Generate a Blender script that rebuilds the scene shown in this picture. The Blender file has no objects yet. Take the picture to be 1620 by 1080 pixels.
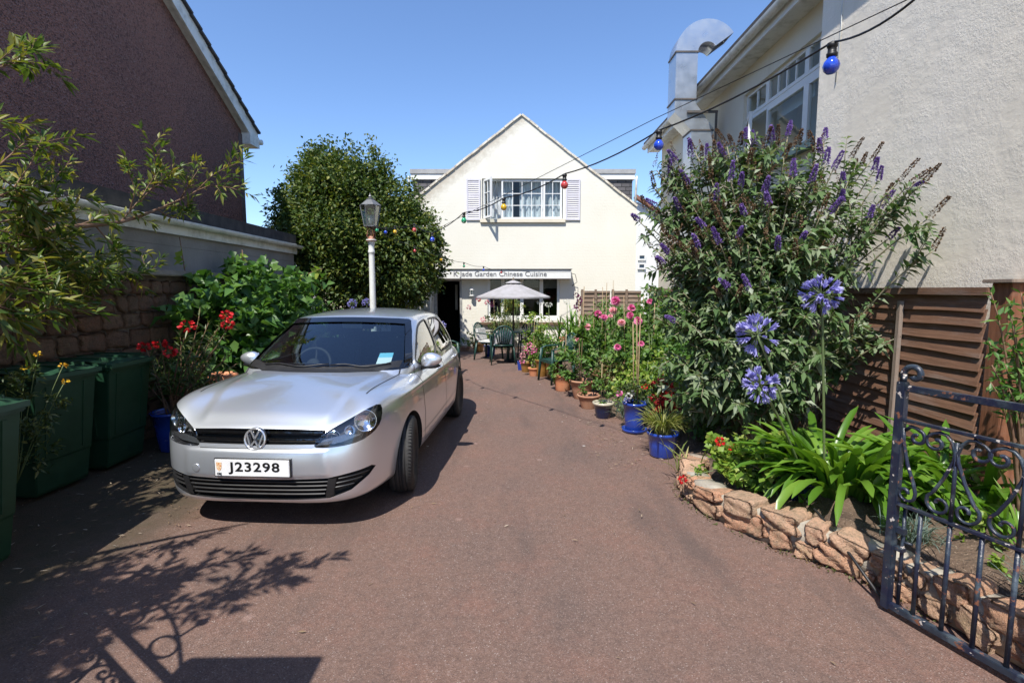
import bpy, bmesh, math, random
import numpy as np
from mathutils import Vector, Matrix, Euler
from mathutils.bvhtree import BVHTree

random.seed(7)
RNG = np.random.default_rng(7)
R = math.radians
scene = bpy.context.scene
COL = scene.collection

# ------------------------------------------------------------------ camera
CAMZ, TILT, FPX = 1.70, R(5.8), 810.0
cam_d = bpy.data.cameras.new("camera")
cam_d.sensor_width = 36
cam_d.lens = 18.0
cam_d.clip_start = 0.05
cam_d.clip_end = 3000
cam = bpy.data.objects.new("camera", cam_d)
cam.location = (0, 0, CAMZ)
cam.rotation_euler = (R(90) - TILT, 0, 0)
COL.objects.link(cam)
scene.camera = cam

def ray(px, py):
    a, b = (px - 810) / FPX, (540 - py) / FPX
    return Vector((a, math.cos(TILT) + b * math.sin(TILT), -math.sin(TILT) + b * math.cos(TILT)))
def at(px, py, Y):
    "world point seen at a pixel of the 1620x1080 photo at distance Y along the drive"
    r = ray(px, py); k = Y / r.y
    return Vector((r.x * k, Y, CAMZ + r.z * k))
def gnd(px, py, z=0.0):
    r = ray(px, py); k = (z - CAMZ) / r.z
    return Vector((r.x * k, r.y * k, z))
def atx(px, py, X):
    r = ray(px, py); k = X / r.x
    return Vector((X, r.y * k, CAMZ + r.z * k))

# ------------------------------------------------------------------ objects
def tag(o, label=None, cat=None, group=None, kind=None):
    if label: o["label"] = label
    if cat: o["category"] = cat
    if group: o["group"] = group
    if kind: o["kind"] = kind
    return o

def empty(name, loc=(0, 0, 0), rz=0.0, label=None, cat=None, group=None):
    o = bpy.data.objects.new(name, None)
    o.location = loc
    o.rotation_euler = (0, 0, rz)
    o.empty_display_size = 0.1
    COL.objects.link(o)
    return tag(o, label, cat, group)

def root_loc(o):
    v = Vector((0, 0, 0))
    while o is not None:
        v = v + Vector(o.location); o = o.parent
    return v

def link_mesh(name, me, parent=None, loc=None):
    o = bpy.data.objects.new(name, me)
    if parent is not None: o.parent = parent
    if loc is not None: o.location = loc
    COL.objects.link(o)
    return o

def kids(o):
    return list(o.children)

def copy_tree(o, parent=None):
    c = o.copy(); COL.objects.link(c)
    c.parent = parent
    for ch in kids(o): copy_tree(ch, c)
    return c

class MB:
    "collects geometry; build() links it as one mesh object"
    def __init__(s): s.v = []; s.f = []; s.mi = []; s.sm = []
    def add(s, verts, faces, mi=0, smooth=False, M=None):
        n = len(s.v)
        if M is not None: verts = [M @ Vector(p) for p in verts]
        s.v += [tuple(p) for p in verts]
        for f in faces:
            s.f.append(tuple(i + n for i in f)); s.mi.append(mi); s.sm.append(smooth)
        return s
    def box(s, x0, x1, y0, y1, z0, z1, mi=0, M=None):
        v = [(x0,y0,z0),(x1,y0,z0),(x1,y1,z0),(x0,y1,z0),(x0,y0,z1),(x1,y0,z1),(x1,y1,z1),(x0,y1,z1)]
        return s.add(v, [(0,3,2,1),(4,5,6,7),(0,1,5,4),(1,2,6,5),(2,3,7,6),(3,0,4,7)], mi, False, M)
    def beam(s, a, b, w, h, mi=0, up=(0,0,1)):
        "rectangular bar from a to b, w across, h along up"
        a, b = Vector(a), Vector(b); d = (b - a).normalized()
        u = Vector(up); sd = d.cross(u)
        if sd.length < 1e-5: sd = d.cross(Vector((1,0,0)))
        sd.normalize(); u = sd.cross(d).normalized()
        v = []
        for p in (a, b):
            for i, j in ((-1,-1),(1,-1),(1,1),(-1,1)):
                v.append(p + sd * (i * w / 2) + u * (j * h / 2))
        return s.add(v, [(0,1,2,3),(7,6,5,4),(0,4,5,1),(1,5,6,2),(2,6,7,3),(3,7,4,0)], mi)
    def tube(s, pts, r, n=8, mi=0, smooth=True, caps=True, flat=1.0):
        pts = [Vector(p) for p in pts]
        if not hasattr(r, "__len__"): r = [r] * len(pts)
        v = []; f = []
        t0 = (pts[1] - pts[0]).normalized()
        ref = Vector((0,0,1)) if abs(t0.z) < 0.9 else Vector((1,0,0))
        nrm = t0.cross(ref).normalized()
        for i, p in enumerate(pts):
            if i == 0: t = pts[1] - pts[0]
            elif i == len(pts) - 1: t = pts[-1] - pts[-2]
            else: t = pts[i+1] - pts[i-1]
            t.normalize()
            nrm = (nrm - t * nrm.dot(t)).normalized()
            bn = t.cross(nrm)
            for k in range(n):
                a = 2 * math.pi * k / n
                v.append(p + nrm * (math.cos(a) * r[i]) + bn * (math.sin(a) * r[i] * flat))
        for i in range(len(pts) - 1):
            for k in range(n):
                a, b = i*n + k, i*n + (k+1) % n
                f.append((a, b, b+n, a+n))
        if caps:
            f.append(tuple(range(n))[::-1]); f.append(tuple((len(pts)-1)*n + k for k in range(n)))
        return s.add(v, f, mi, smooth)
    def lathe(s, prof, c=(0,0,0), n=24, mi=0, smooth=True, M=None):
        v = []; f = []; c = Vector(c)
        for r, z in prof:
            for k in range(n):
                a = 2 * math.pi * k / n
                v.append(c + Vector((math.cos(a)*r, math.sin(a)*r, z)))
        for i in range(len(prof) - 1):
            for k in range(n):
                a, b = i*n + k, i*n + (k+1) % n
                f.append((a, b, b+n, a+n))
        if prof[0][0] > 1e-4: f.append(tuple(range(n))[::-1])
        if prof[-1][0] > 1e-4: f.append(tuple((len(prof)-1)*n + k for k in range(n)))
        return s.add(v, f, mi, smooth, M)
    def prism(s, poly, a, b, axis="y", mi=0, smooth=False):
        "2D polygon extruded from a to b along an axis (poly in the two other axes, in order)"
        def P(p, t):
            return {"y": (p[0], t, p[1]), "x": (t, p[0], p[1]), "z": (p[0], p[1], t)}[axis]
        n = len(poly)
        v = [P(p, a) for p in poly] + [P(p, b) for p in poly]
        f = [tuple(range(n))[::-1], tuple(range(n, 2*n))]
        for i in range(n):
            j = (i+1) % n
            f.append((i, j, j+n, i+n))
        return s.add(v, f, mi, smooth)
    def sphere(s, c, r, nu=16, nv=10, mi=0, sc=(1,1,1)):
        prof = [(math.sin(math.pi*i/nv)*r, -math.cos(math.pi*i/nv)*r) for i in range(nv+1)]
        v = []; f = []
        for rr, z in prof:
            for k in range(nu):
                a = 2*math.pi*k/nu
                v.append((c[0]+math.cos(a)*rr*sc[0], c[1]+math.sin(a)*rr*sc[1], c[2]+z*sc[2]))
        for i in range(nv):
            for k in range(nu):
                a, b = i*nu+k, i*nu+(k+1) % nu
                f.append((a, b, b+nu, a+nu))
        return s.add(v, f, mi, True)
    def build(s, name, mats, parent=None, fix=True, bevel=0.0):
        me = bpy.data.meshes.new(name)
        off = root_loc(parent) if parent is not None else Vector((0,0,0))
        vs = [(p[0]-off.x, p[1]-off.y, p[2]-off.z) for p in s.v] if parent is not None else s.v
        me.from_pydata(vs, [], s.f)
        if not isinstance(mats, (list, tuple)): mats = [mats]
        for m in mats: me.materials.append(m)
        me.polygons.foreach_set("material_index", s.mi)
        me.polygons.foreach_set("use_smooth", s.sm)
        if fix or bevel:
            bm = bmesh.new(); bm.from_mesh(me)
            bmesh.ops.remove_doubles(bm, verts=bm.verts, dist=1e-6)
            bmesh.ops.recalc_face_normals(bm, faces=bm.faces)
            if bevel:
                ed = [e for e in bm.edges if len(e.link_faces) == 2 and e.calc_face_angle(0) > 0.6]
                bmesh.ops.bevel(bm, geom=ed, offset=bevel, segments=2, affect='EDGES', clamp_overlap=True)
            bm.to_mesh(me); bm.free()
        me.update()
        return link_mesh(name, me, parent)

def np_mesh(name, V, F4=None, F3=None, mats=None, parent=None, smooth=False, mi=None):
    "fast mesh from numpy arrays of quads and triangles (world coordinates)"
    V = np.asarray(V, dtype=np.float32)
    if parent is not None:
        off = root_loc(parent); V = V - np.array(off, dtype=np.float32)
    me = bpy.data.meshes.new(name)
    me.vertices.add(len(V)); me.vertices.foreach_set("co", V.ravel())
    n4 = 0 if F4 is None else len(F4); n3 = 0 if F3 is None else len(F3)
    loops = []; starts = []; tot = []
    if n4: loops.append(np.asarray(F4).ravel()); starts.append(np.arange(n4)*4); tot.append(np.full(n4, 4))
    if n3: loops.append(np.asarray(F3).ravel()); starts.append(n4*4 + np.arange(n3)*3); tot.append(np.full(n3, 3))
    L = np.concatenate(loops).astype(np.int32)
    me.loops.add(len(L)); me.loops.foreach_set("vertex_index", L)
    me.polygons.add(n4+n3)
    me.polygons.foreach_set("loop_start", np.concatenate(starts).astype(np.int32))
    me.polygons.foreach_set("loop_total", np.concatenate(tot).astype(np.int32))
    if smooth: me.polygons.foreach_set("use_smooth", np.ones(n4+n3, dtype=bool))
    if mi is not None: me.polygons.foreach_set("material_index", np.asarray(mi, dtype=np.int32))
    me.update(calc_edges=True)
    for m in (mats if isinstance(mats, (list, tuple)) else [mats]): me.materials.append(m)
    return link_mesh(name, me, parent)

# ------------------------------------------------------------------ materials
def newmat(name):
    m = bpy.data.materials.new(name); m.use_nodes = True
    nt = m.node_tree; b = nt.nodes["Principled BSDF"]
    return m, nt, b
def nd(nt, typ, **kw):
    n = nt.nodes.new(typ)
    for k, v in kw.items():
        if k.startswith("i_"): n.inputs[k[2:].replace("_", " ")].default_value = v
        else: setattr(n, k, v)
    return n
def rgb(c): return (c[0], c[1], c[2], 1.0)
def hexc(h):
    c = [int(h[i:i+2], 16)/255 for i in (0, 2, 4)]
    return tuple(x/12.92 if x <= .04045 else ((x+.055)/1.055)**2.4 for x in c)
def ramp(nt, stops):
    r = nt.nodes.new("ShaderNodeValToRGB"); e = r.color_ramp.elements
    while len(e) < len(stops): e.new(0.5)
    for i, (p, c) in enumerate(stops):
        e[i].position = p; e[i].color = rgb(c) if hasattr(c, "__len__") else (c, c, c, 1)
    return r
def mixc(nt, fac, a, b, mode="MIX"):
    m = nt.nodes.new("ShaderNodeMix"); m.data_type = "RGBA"; m.blend_type = mode
    for key, val in ((0, fac), (6, a), (7, b)):
        if isinstance(val, bpy.types.NodeSocket): nt.links.new(val, m.inputs[key])
        elif hasattr(val, "__len__"): m.inputs[key].default_value = rgb(val)
        else: m.inputs[key].default_value = val
    return m.outputs[2]
def coords(nt, scale=(1, 1, 1), kind="Object"):
    tc = nt.nodes.new("ShaderNodeTexCoord"); mp = nt.nodes.new("ShaderNodeMapping")
    mp.inputs["Scale"].default_value = scale
    nt.links.new(tc.outputs[kind], mp.inputs[0]); return mp.outputs[0]
def noise(nt, vec, scale, detail=3, rough=0.5):
    n = nt.nodes.new("ShaderNodeTexNoise"); n.inputs["Scale"].default_value = scale
    n.inputs["Detail"].default_value = detail; n.inputs["Roughness"].default_value = rough
    nt.links.new(vec, n.inputs["Vector"]); return n.outputs["Fac"]
def voro(nt, vec, scale, feature="F1", out="Distance", rnd=1.0):
    n = nt.nodes.new("ShaderNodeTexVoronoi"); n.feature = feature; n.inputs["Scale"].default_value = scale
    n.inputs["Randomness"].default_value = rnd
    nt.links.new(vec, n.inputs["Vector"]); return n.outputs[out]
def mapr(nt, v, a, b, c=0.0, d=1.0):
    n = nt.nodes.new("ShaderNodeMapRange")
    for i, x in zip((1, 2, 3, 4), (a, b, c, d)): n.inputs[i].default_value = x
    nt.links.new(v, n.inputs[0]); return n.outputs[0]
def mth(nt, op, a, b=0.0):
    n = nt.nodes.new("ShaderNodeMath"); n.operation = op
    for i, x in enumerate((a, b)):
        if isinstance(x, bpy.types.NodeSocket): nt.links.new(x, n.inputs[i])
        else: n.inputs[i].default_value = x
    return n.outputs[0]
def bump(nt, b, h, strength=0.3, dist=0.01, prev=None):
    n = nt.nodes.new("ShaderNodeBump"); n.inputs["Strength"].default_value = strength
    n.inputs["Distance"].default_value = dist
    nt.links.new(h, n.inputs["Height"])
    if prev is not None: nt.links.new(prev, n.inputs["Normal"])
    nt.links.new(n.outputs[0], b.inputs["Normal"]); return n.outputs[0]

def M(name, col, col2=None, scale=8.0, rough=0.6, metal=0.0, bmp=0.0, bscale=60.0, bdist=0.005,
      stretch=(1, 1, 1), spec=0.5, lo=0.35, hi=0.65, coat=0.0, emit=None, estr=0.0, speck=None):
    m, nt, b = newmat(name)
    vec = coords(nt, stretch)
    if col2 is not None:
        f = mapr(nt, noise(nt, vec, scale, 5, 0.6), lo, hi)
        c = mixc(nt, f, col, col2)
    else:
        f = mapr(nt, noise(nt, vec, scale, 4, 0.6), .3, .7)
        c = mixc(nt, f, tuple(x*0.9 for x in col), tuple(min(1, x*1.06) for x in col))
    if speck:
        g = mapr(nt, noise(nt, vec, speck[1], 2), speck[2], speck[2]+.08)
        c = mixc(nt, g, c, speck[0])
    nt.links.new(c, b.inputs["Base Color"])
    b.inputs["Metallic"].default_value = metal
    b.inputs["Specular IOR Level"].default_value = spec
    b.inputs["Coat Weight"].default_value = coat
    rr = mapr(nt, noise(nt, vec, scale*2.3, 3), .3, .7, max(0, rough-.07), min(1, rough+.07))
    nt.links.new(rr, b.inputs["Roughness"])
    if bmp: bump(nt, b, noise(nt, vec, bscale, 4, .6), bmp, bdist)
    if emit:
        b.inputs["Emission Color"].default_value = rgb(emit); b.inputs["Emission Strength"].default_value = estr
    return m

def leafmat(name, stops, rough=0.45, trans=0.35, spec=0.4, tcol=None):
    "leaf colour varies from leaf to leaf; thin leaves let some light through"
    m, nt, b = newmat(name)
    g = nt.nodes.new("ShaderNodeNewGeometry")
    rp = ramp(nt, stops)
    nt.links.new(g.outputs["Random Per Island"], rp.inputs[0])
    n = noise(nt, coords(nt), 1.3, 2)
    c = mixc(nt, mapr(nt, n, .35, .7, 0, .35), rp.outputs[0], stops[0][1])
    nt.links.new(c, b.inputs["Base Color"])
    b.inputs["Roughness"].default_value = rough
    b.inputs["Specular IOR Level"].default_value = spec
    t = nt.nodes.new("ShaderNodeBsdfTranslucent")
    br = mixc(nt, 1.0, c, tcol or (1.25, 1.3, 0.55), "MULTIPLY")
    nt.links.new(br, t.inputs["Color"])
    mx = nt.nodes.new("ShaderNodeMixShader"); mx.inputs[0].default_value = trans
    out = nt.nodes["Material Output"]
    nt.links.new(b.outputs[0], mx.inputs[1]); nt.links.new(t.outputs[0], mx.inputs[2])
    nt.links.new(mx.outputs[0], out.inputs["Surface"])
    return m

def glassmat(name, tint=(0.9, 0.95, 0.95), refl=1.0, rough=0.0):
    "thin pane: fresnel reflection over clear tinted glass"
    m, nt, b = newmat(name); nt.nodes.remove(b)
    gl = nt.nodes.new("ShaderNodeBsdfGlossy"); gl.inputs["Roughness"].default_value = rough
    tr = nt.nodes.new("ShaderNodeBsdfTransparent"); tr.inputs["Color"].default_value = rgb(tint)
    g = nt.nodes.new("ShaderNodeNewGeometry"); dt = nt.nodes.new("ShaderNodeVectorMath"); dt.operation = "DOT_PRODUCT"
    nt.links.new(g.outputs["Normal"], dt.inputs[0]); nt.links.new(g.outputs["Incoming"], dt.inputs[1])
    k = mth(nt, "SUBTRACT", 1.0, mth(nt, "ABSOLUTE", dt.outputs["Value"]))
    k = mth(nt, "ADD", mth(nt, "MULTIPLY", mth(nt, "POWER", k, 5.0), 0.9), 0.05)
    k = mth(nt, "MINIMUM", mth(nt, "MULTIPLY", k, refl*1.6), 1.0)
    mx = nt.nodes.new("ShaderNodeMixShader")
    nt.links.new(k, mx.inputs[0]); nt.links.new(tr.outputs[0], mx.inputs[1]); nt.links.new(gl.outputs[0], mx.inputs[2])
    nt.links.new(mx.outputs[0], nt.nodes["Material Output"].inputs["Surface"])
    return m

# ------------------------------------------------------------------ light
SUN_DIR = Vector((-0.25, -0.60, 1.0)).normalized()
sun_el = math.asin(SUN_DIR.z)
sun_az = math.atan2(SUN_DIR.x, SUN_DIR.y)
w = bpy.data.worlds.new("World"); scene.world = w; w.use_nodes = True
wn = w.node_tree
sky = wn.nodes.new("ShaderNodeTexSky"); sky.sky_type = "NISHITA"; sky.sun_disc = False
sky.sun_elevation = sun_el; sky.sun_rotation = sun_az
sky.air_density = 1.0; sky.dust_density = 0.15; sky.ozone_density = 3.0; sky.altitude = 10
wn.links.new(mixc(wn, 1.0, sky.outputs[0], (.90, 1.0, 1.16), "MULTIPLY"), wn.nodes["Background"].inputs["Color"])
wn.nodes["Background"].inputs["Strength"].default_value = 0.13
sl = bpy.data.lights.new("sun", "SUN"); sl.energy = 4.6; sl.angle = R(0.55); sl.color = (1.0, 0.955, 0.88)
so = bpy.data.objects.new("sun", sl); COL.objects.link(so)
so.rotation_euler = SUN_DIR.to_track_quat("Z", "Y").to_euler()
so.location = (-6, -10, 20)
scene.view_settings.view_transform = "Standard"
scene.view_settings.look = "None"
scene.view_settings.exposure = 0.55
scene.view_settings.gamma = 1.0
scene.cycles.use_denoising = True
try: scene.cycles.denoiser = "OPENIMAGEDENOISE"
except Exception: pass
scene.cycles.max_bounces = 8
scene.cycles.transparent_max_bounces = 16
scene.cycles.caustics_reflective = False
scene.cycles.caustics_refractive = False
# ------------------------------------------------------------------ boolean helper
def carve(o, cutters, op="DIFFERENCE"):
    for c in cutters:
        md = o.modifiers.new("b", "BOOLEAN"); md.operation = op; md.solver = "EXACT"; md.object = c
        dg = bpy.context.evaluated_depsgraph_get()
        me = bpy.data.meshes.new_from_object(o.evaluated_get(dg), depsgraph=dg)
        o.modifiers.clear(); old = o.data; o.data = me
        me.name = old.name
        bpy.data.meshes.remove(old)
    for c in cutters:
        d = c.data; bpy.data.objects.remove(c); bpy.data.meshes.remove(d)
    return o

# ------------------------------------------------------------------ materials of the setting
def asphalt_mat():
    m, nt, b = newmat("asphalt")
    v = coords(nt)
    sep = nt.nodes.new("ShaderNodeSeparateXYZ"); nt.links.new(v, sep.inputs[0])
    big = noise(nt, v, .55, 5, .62)
    c = mixc(nt, mapr(nt, big, .38, .62), (.208, .124, .094), (.165, .110, .090))
    mid = noise(nt, v, 2.6, 5, .6)
    c = mixc(nt, mapr(nt, mid, .5, .72, 0, .55), c, (.235, .118, .088))
    c = mixc(nt, mapr(nt, noise(nt, v, 17, 6, .75), .42, .62, 0, .42), c, (.105, .072, .060))
    c = mixc(nt, mapr(nt, noise(nt, v, 38, 5, .8), .55, .70, 0, .38), c, (.31, .20, .155))
    # aggregate grains
    cell = nt.nodes.new("ShaderNodeTexVoronoi"); cell.inputs["Scale"].default_value = 190
    nt.links.new(v, cell.inputs["Vector"])
    sc = nt.nodes.new("ShaderNodeSeparateColor"); nt.links.new(cell.outputs["Color"], sc.inputs[0])
    c = mixc(nt, mapr(nt, sc.outputs[0], 0, .62, .38, 0), c, (.034, .024, .024))
    c = mixc(nt, mapr(nt, sc.outputs[1], .72, 1.0, 0, .5), c, (.33, .24, .21))
    c = mixc(nt, mapr(nt, sc.outputs[2], .985, .99, 0, .6), c, (.42, .36, .32))
    # pale round stains and darker smears of tyres
    st = nt.nodes.new("ShaderNodeTexVoronoi"); st.inputs["Scale"].default_value = 3.1; nt.links.new(v, st.inputs["Vector"])
    warp = mth(nt, "ADD", st.outputs["Distance"], mth(nt, "MULTIPLY", noise(nt, v, 30, 3), .1))
    ss = nt.nodes.new("ShaderNodeSeparateColor"); nt.links.new(st.outputs["Color"], ss.inputs[0])
    k = mth(nt, "MULTIPLY", mapr(nt, warp, .10, .16, 1, 0), mapr(nt, ss.outputs[0], .5, .7, 0, .38))
    c = mixc(nt, k, c, (.40, .27, .23))
    dr = voro(nt, v, 1.7); dn_ = mth(nt, "ADD", dr, mth(nt, "MULTIPLY", noise(nt, v, 55, 3), .05))
    c = mixc(nt, mapr(nt, dn_, .045, .055, .8, 0), c, (.62, .60, .56))
    sm = noise(nt, coords(nt, (1.5, .35, 1)), 1.25, 4, .6)
    c = mixc(nt, mapr(nt, sm, .52, .68, 0, .55), c, (.085, .066, .060))
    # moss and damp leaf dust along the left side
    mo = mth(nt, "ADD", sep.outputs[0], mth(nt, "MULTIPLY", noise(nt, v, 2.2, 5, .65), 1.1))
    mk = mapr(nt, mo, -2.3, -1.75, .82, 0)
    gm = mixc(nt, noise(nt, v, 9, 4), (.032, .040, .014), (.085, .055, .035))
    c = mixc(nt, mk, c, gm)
    nt.links.new(c, b.inputs["Base Color"])
    b.inputs["Roughness"].default_value = .86; b.inputs["Specular IOR Level"].default_value = .3
    h = mth(nt, "ADD", cell.outputs["Distance"], noise(nt, v, 60, 4))
    bump(nt, b, h, .75, .006)
    return m

def stucco_mat(name, c1, c2, amp=1.0, fine=55, dist=.012):
    m, nt, b = newmat(name); v = coords(nt)
    f = noise(nt, v, 1.1, 6, .6)
    c = mixc(nt, mapr(nt, f, .35, .68), c1, c2)
    st = noise(nt, coords(nt, (3, 3, .35)), 1.7, 5, .65)
    c = mixc(nt, mapr(nt, st, .55, .78, 0, .3), c, tuple(x*.72 for x in c1))
    nt.links.new(c, b.inputs["Base Color"])
    b.inputs["Roughness"].default_value = .9; b.inputs["Specular IOR Level"].default_value = .2
    n1 = noise(nt, v, fine, 5, .7); n2 = noise(nt, v, 7, 4, .6)
    vo = voro(nt, v, 22, "SMOOTH_F1")
    h = mth(nt, "ADD", mth(nt, "MULTIPLY", n1, .55), mth(nt, "MULTIPLY", n2, .9))
    if name.startswith("grey"):
        pm = mapr(nt, noise(nt, v, 2.2, 4, .6), .40, .62, .12, 1.0)
        h = mth(nt, "ADD", mth(nt, "MULTIPLY", mth(nt, "MULTIPLY", noise(nt, v, 48, 8, .72), pm), 1.5), mth(nt, "MULTIPLY", noise(nt, coords(nt, (1, .55, 1.3)), 5, 5, .6), .9))
    bump(nt, b, h, amp, dist)
    return m

def painted_brick_mat():
    m, nt, b = newmat("cream_painted_brick"); v = coords(nt)
    f = noise(nt, v, .8, 6, .6)
    c = mixc(nt, mapr(nt, f, .35, .68), (.75, .72, .62), (.79, .765, .675))
    sep = nt.nodes.new("ShaderNodeSeparateXYZ"); nt.links.new(v, sep.inputs[0])
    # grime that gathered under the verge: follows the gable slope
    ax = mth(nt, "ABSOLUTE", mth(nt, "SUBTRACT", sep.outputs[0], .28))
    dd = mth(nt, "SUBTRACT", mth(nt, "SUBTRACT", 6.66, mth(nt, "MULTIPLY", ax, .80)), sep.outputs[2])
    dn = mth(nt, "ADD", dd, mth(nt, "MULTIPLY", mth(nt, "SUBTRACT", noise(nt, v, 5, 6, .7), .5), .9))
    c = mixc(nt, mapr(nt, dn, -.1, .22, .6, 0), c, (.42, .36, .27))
    nt.links.new(c, b.inputs["Base Color"]); b.inputs["Roughness"].default_value = .85
    b.inputs["Specular IOR Level"].default_value = .2
    tc = nt.nodes.new("ShaderNodeTexCoord"); mp = nt.nodes.new("ShaderNodeMapping")
    mp.inputs["Rotation"].default_value = (R(90), 0, 0)
    nt.links.new(tc.outputs["Object"], mp.inputs[0])
    br = nt.nodes.new("ShaderNodeTexBrick"); br.inputs["Scale"].default_value = 1.0
    br.inputs["Brick Width"].default_value = .33; br.inputs["Row Height"].default_value = .085
    br.inputs["Mortar Size"].default_value = .008; br.inputs["Mortar Smooth"].default_value = .6
    nt.links.new(mp.outputs[0], br.inputs["Vector"])
    h = mth(nt, "ADD", mth(nt, "MULTIPLY", br.outputs["Fac"], -.16), mth(nt, "MULTIPLY", noise(nt, v, 18, 4, .6), .9))
    bump(nt, b, h, .55, .010)
    return m

def roughcast_mat():
    m, nt, b = newmat("brown_roughcast"); v = coords(nt)
    c = mixc(nt, mapr(nt, noise(nt, v, .7, 5), .35, .68), (.29, .138, .104), (.23, .115, .092))
    ce = nt.nodes.new("ShaderNodeTexVoronoi"); ce.inputs["Scale"].default_value = 48; nt.links.new(v, ce.inputs["Vector"])
    sc = nt.nodes.new("ShaderNodeSeparateColor"); nt.links.new(ce.outputs["Color"], sc.inputs[0])
    c = mixc(nt, mapr(nt, sc.outputs[0], 0, .5, .65, 0), c, (.045, .027, .026))
    c = mixc(nt, mapr(nt, sc.outputs[1], .8, 1, 0, .7), c, (.30, .19, .165))
    nt.links.new(c, b.inputs["Base Color"]); b.inputs["Roughness"].default_value = .95
    bump(nt, b, ce.outputs["Distance"], 1.0, .02); return m

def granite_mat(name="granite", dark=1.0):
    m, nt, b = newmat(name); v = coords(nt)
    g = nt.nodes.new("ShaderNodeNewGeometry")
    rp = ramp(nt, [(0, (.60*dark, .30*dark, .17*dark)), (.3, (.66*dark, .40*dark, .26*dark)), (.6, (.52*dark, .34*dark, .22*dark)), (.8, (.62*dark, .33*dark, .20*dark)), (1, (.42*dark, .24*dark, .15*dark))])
    nt.links.new(g.outputs["Random Per Island"], rp.inputs[0])
    c = mixc(nt, mapr(nt, noise(nt, v, 14, 6, .7), .47, .60, 0, .6), rp.outputs[0], (.30*dark, .22*dark, .14*dark))
    c = mixc(nt, mapr(nt, noise(nt, v, 130, 3, .6), .58, .66, 0, .5), c, (.62*dark, .47*dark, .36*dark))
    c = mixc(nt, mapr(nt, noise(nt, v, 95, 3, .6), .60, .66, 0, .7), c, (.10, .075, .06))
    li = noise(nt, v, 5, 4, .6)
    c = mixc(nt, mapr(nt, li, .60, .70, 0, .4), c, (.30, .25, .12))
    nt.links.new(c, b.inputs["Base Color"]); b.inputs["Roughness"].default_value = .88
    h = mth(nt, "ADD", noise(nt, v, 26, 7, .75), mth(nt, "MULTIPLY", noise(nt, v, 120, 3), .3))
    bump(nt, b, h, 1.0, .035); return m

def wood_mat(name, c1, c2, grey, gmix=.55, axis=1):
    m, nt, b = newmat(name)
    s = [26, 26, 26]; s[axis] = 1.6
    v = coords(nt, tuple(s))
    gr = noise(nt, v, 1.5, 6, .7)
    c = mixc(nt, mapr(nt, gr, .3, .7), c1, c2)
    gg = noise(nt, coords(nt, (1.6, 1.0, 5)), 1.3, 5, .7)
    c = mixc(nt, mapr(nt, gg, .50, .70, 0, gmix), c, grey)
    nt.links.new(c, b.inputs["Base Color"]); b.inputs["Roughness"].default_value = .82
    b.inputs["Specular IOR Level"].default_value = .25
    bump(nt, b, gr, .6, .006); return m

MAT = {}
MAT["asphalt"] = asphalt_mat()
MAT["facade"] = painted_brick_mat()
MAT["cream_wall"] = stucco_mat("cream_render", (.70, .63, .50), (.74, .69, .57), .35, 40, .006)
MAT["rough_wall"] = stucco_mat("grey_cream_rough_render", (.84, .765, .635), (.88, .82, .71), .38, 95, .014)
MAT["brown_wall"] = roughcast_mat()
MAT["granite"] = granite_mat()
MAT["granite_shaded"] = granite_mat("shaded_granite", .34)  # same granite with the left wall's shade put into the colour
MAT["mortar"] = M("mortar", (.30, .26, .21), (.40, .37, .30), 9, .95, bmp=.8, bscale=50, bdist=.01)
MAT["mortar_shaded"] = M("shaded_mortar", (.10, .085, .07), (.16, .13, .10), 9, .95, bmp=.8, bscale=50, bdist=.01)  # mortar darkened likewise for the shaded left wall
MAT["block"] = None
MAT["white"] = M("white_paint", (.80, .80, .78), (.74, .74, .71), 3, .45)
MAT["white_dirty"] = M("weathered_white_paint", (.72, .72, .68), (.45, .45, .40), 5, .5, lo=.48, hi=.72, stretch=(1, 1, 1))
MAT["shutter"] = M("shutter_paint", (.70, .68, .72), (.62, .60, .64), 4, .5)
MAT["felt"] = M("roof_felt", (.035, .033, .035), (.07, .065, .062), 6, .9, bmp=.4, bscale=120)
MAT["slate"] = None
MAT["tile"] = M("roof_tile", (.045, .042, .045), (.085, .075, .07), 9, .85, bmp=.5, bscale=80)
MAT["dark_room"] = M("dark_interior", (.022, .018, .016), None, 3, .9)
MAT["galv"] = M("galvanised_steel", (.52, .56, .60), (.58, .61, .64), 3, .33, metal=.8, bmp=.05, bscale=8)
MAT["galv_seam"] = M("steel_seam", (.10, .10, .10), (.16, .13, .11), 8, .6, metal=.4)
MAT["soil"] = M("soil", (.085, .055, .038), (.17, .115, .078), 5, .95, bmp=1.0, bscale=45, bdist=.03, speck=((.30, .22, .16), 70, .62))
MAT["fence"] = wood_mat("stained_fence_board", (.135, .070, .044), (.25, .135, .085), (.26, .20, .17), .75)
MAT["fence_far"] = wood_mat("faded_fence_board", (.16, .11, .08), (.26, .19, .14), (.30, .26, .23), .6, axis=0)
MAT["post"] = wood_mat("fence_post_wood", (.15, .060, .032), (.27, .115, .062), (.22, .17, .14), .35, axis=2)
MAT["batten"] = wood_mat("grey_batten", (.20, .15, .12), (.32, .25, .20), (.30, .26, .23), .6, axis=2)
MAT["glass"] = glassmat("window_glass", (.80, .86, .88), .48)
MAT["lace"] = None

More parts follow.
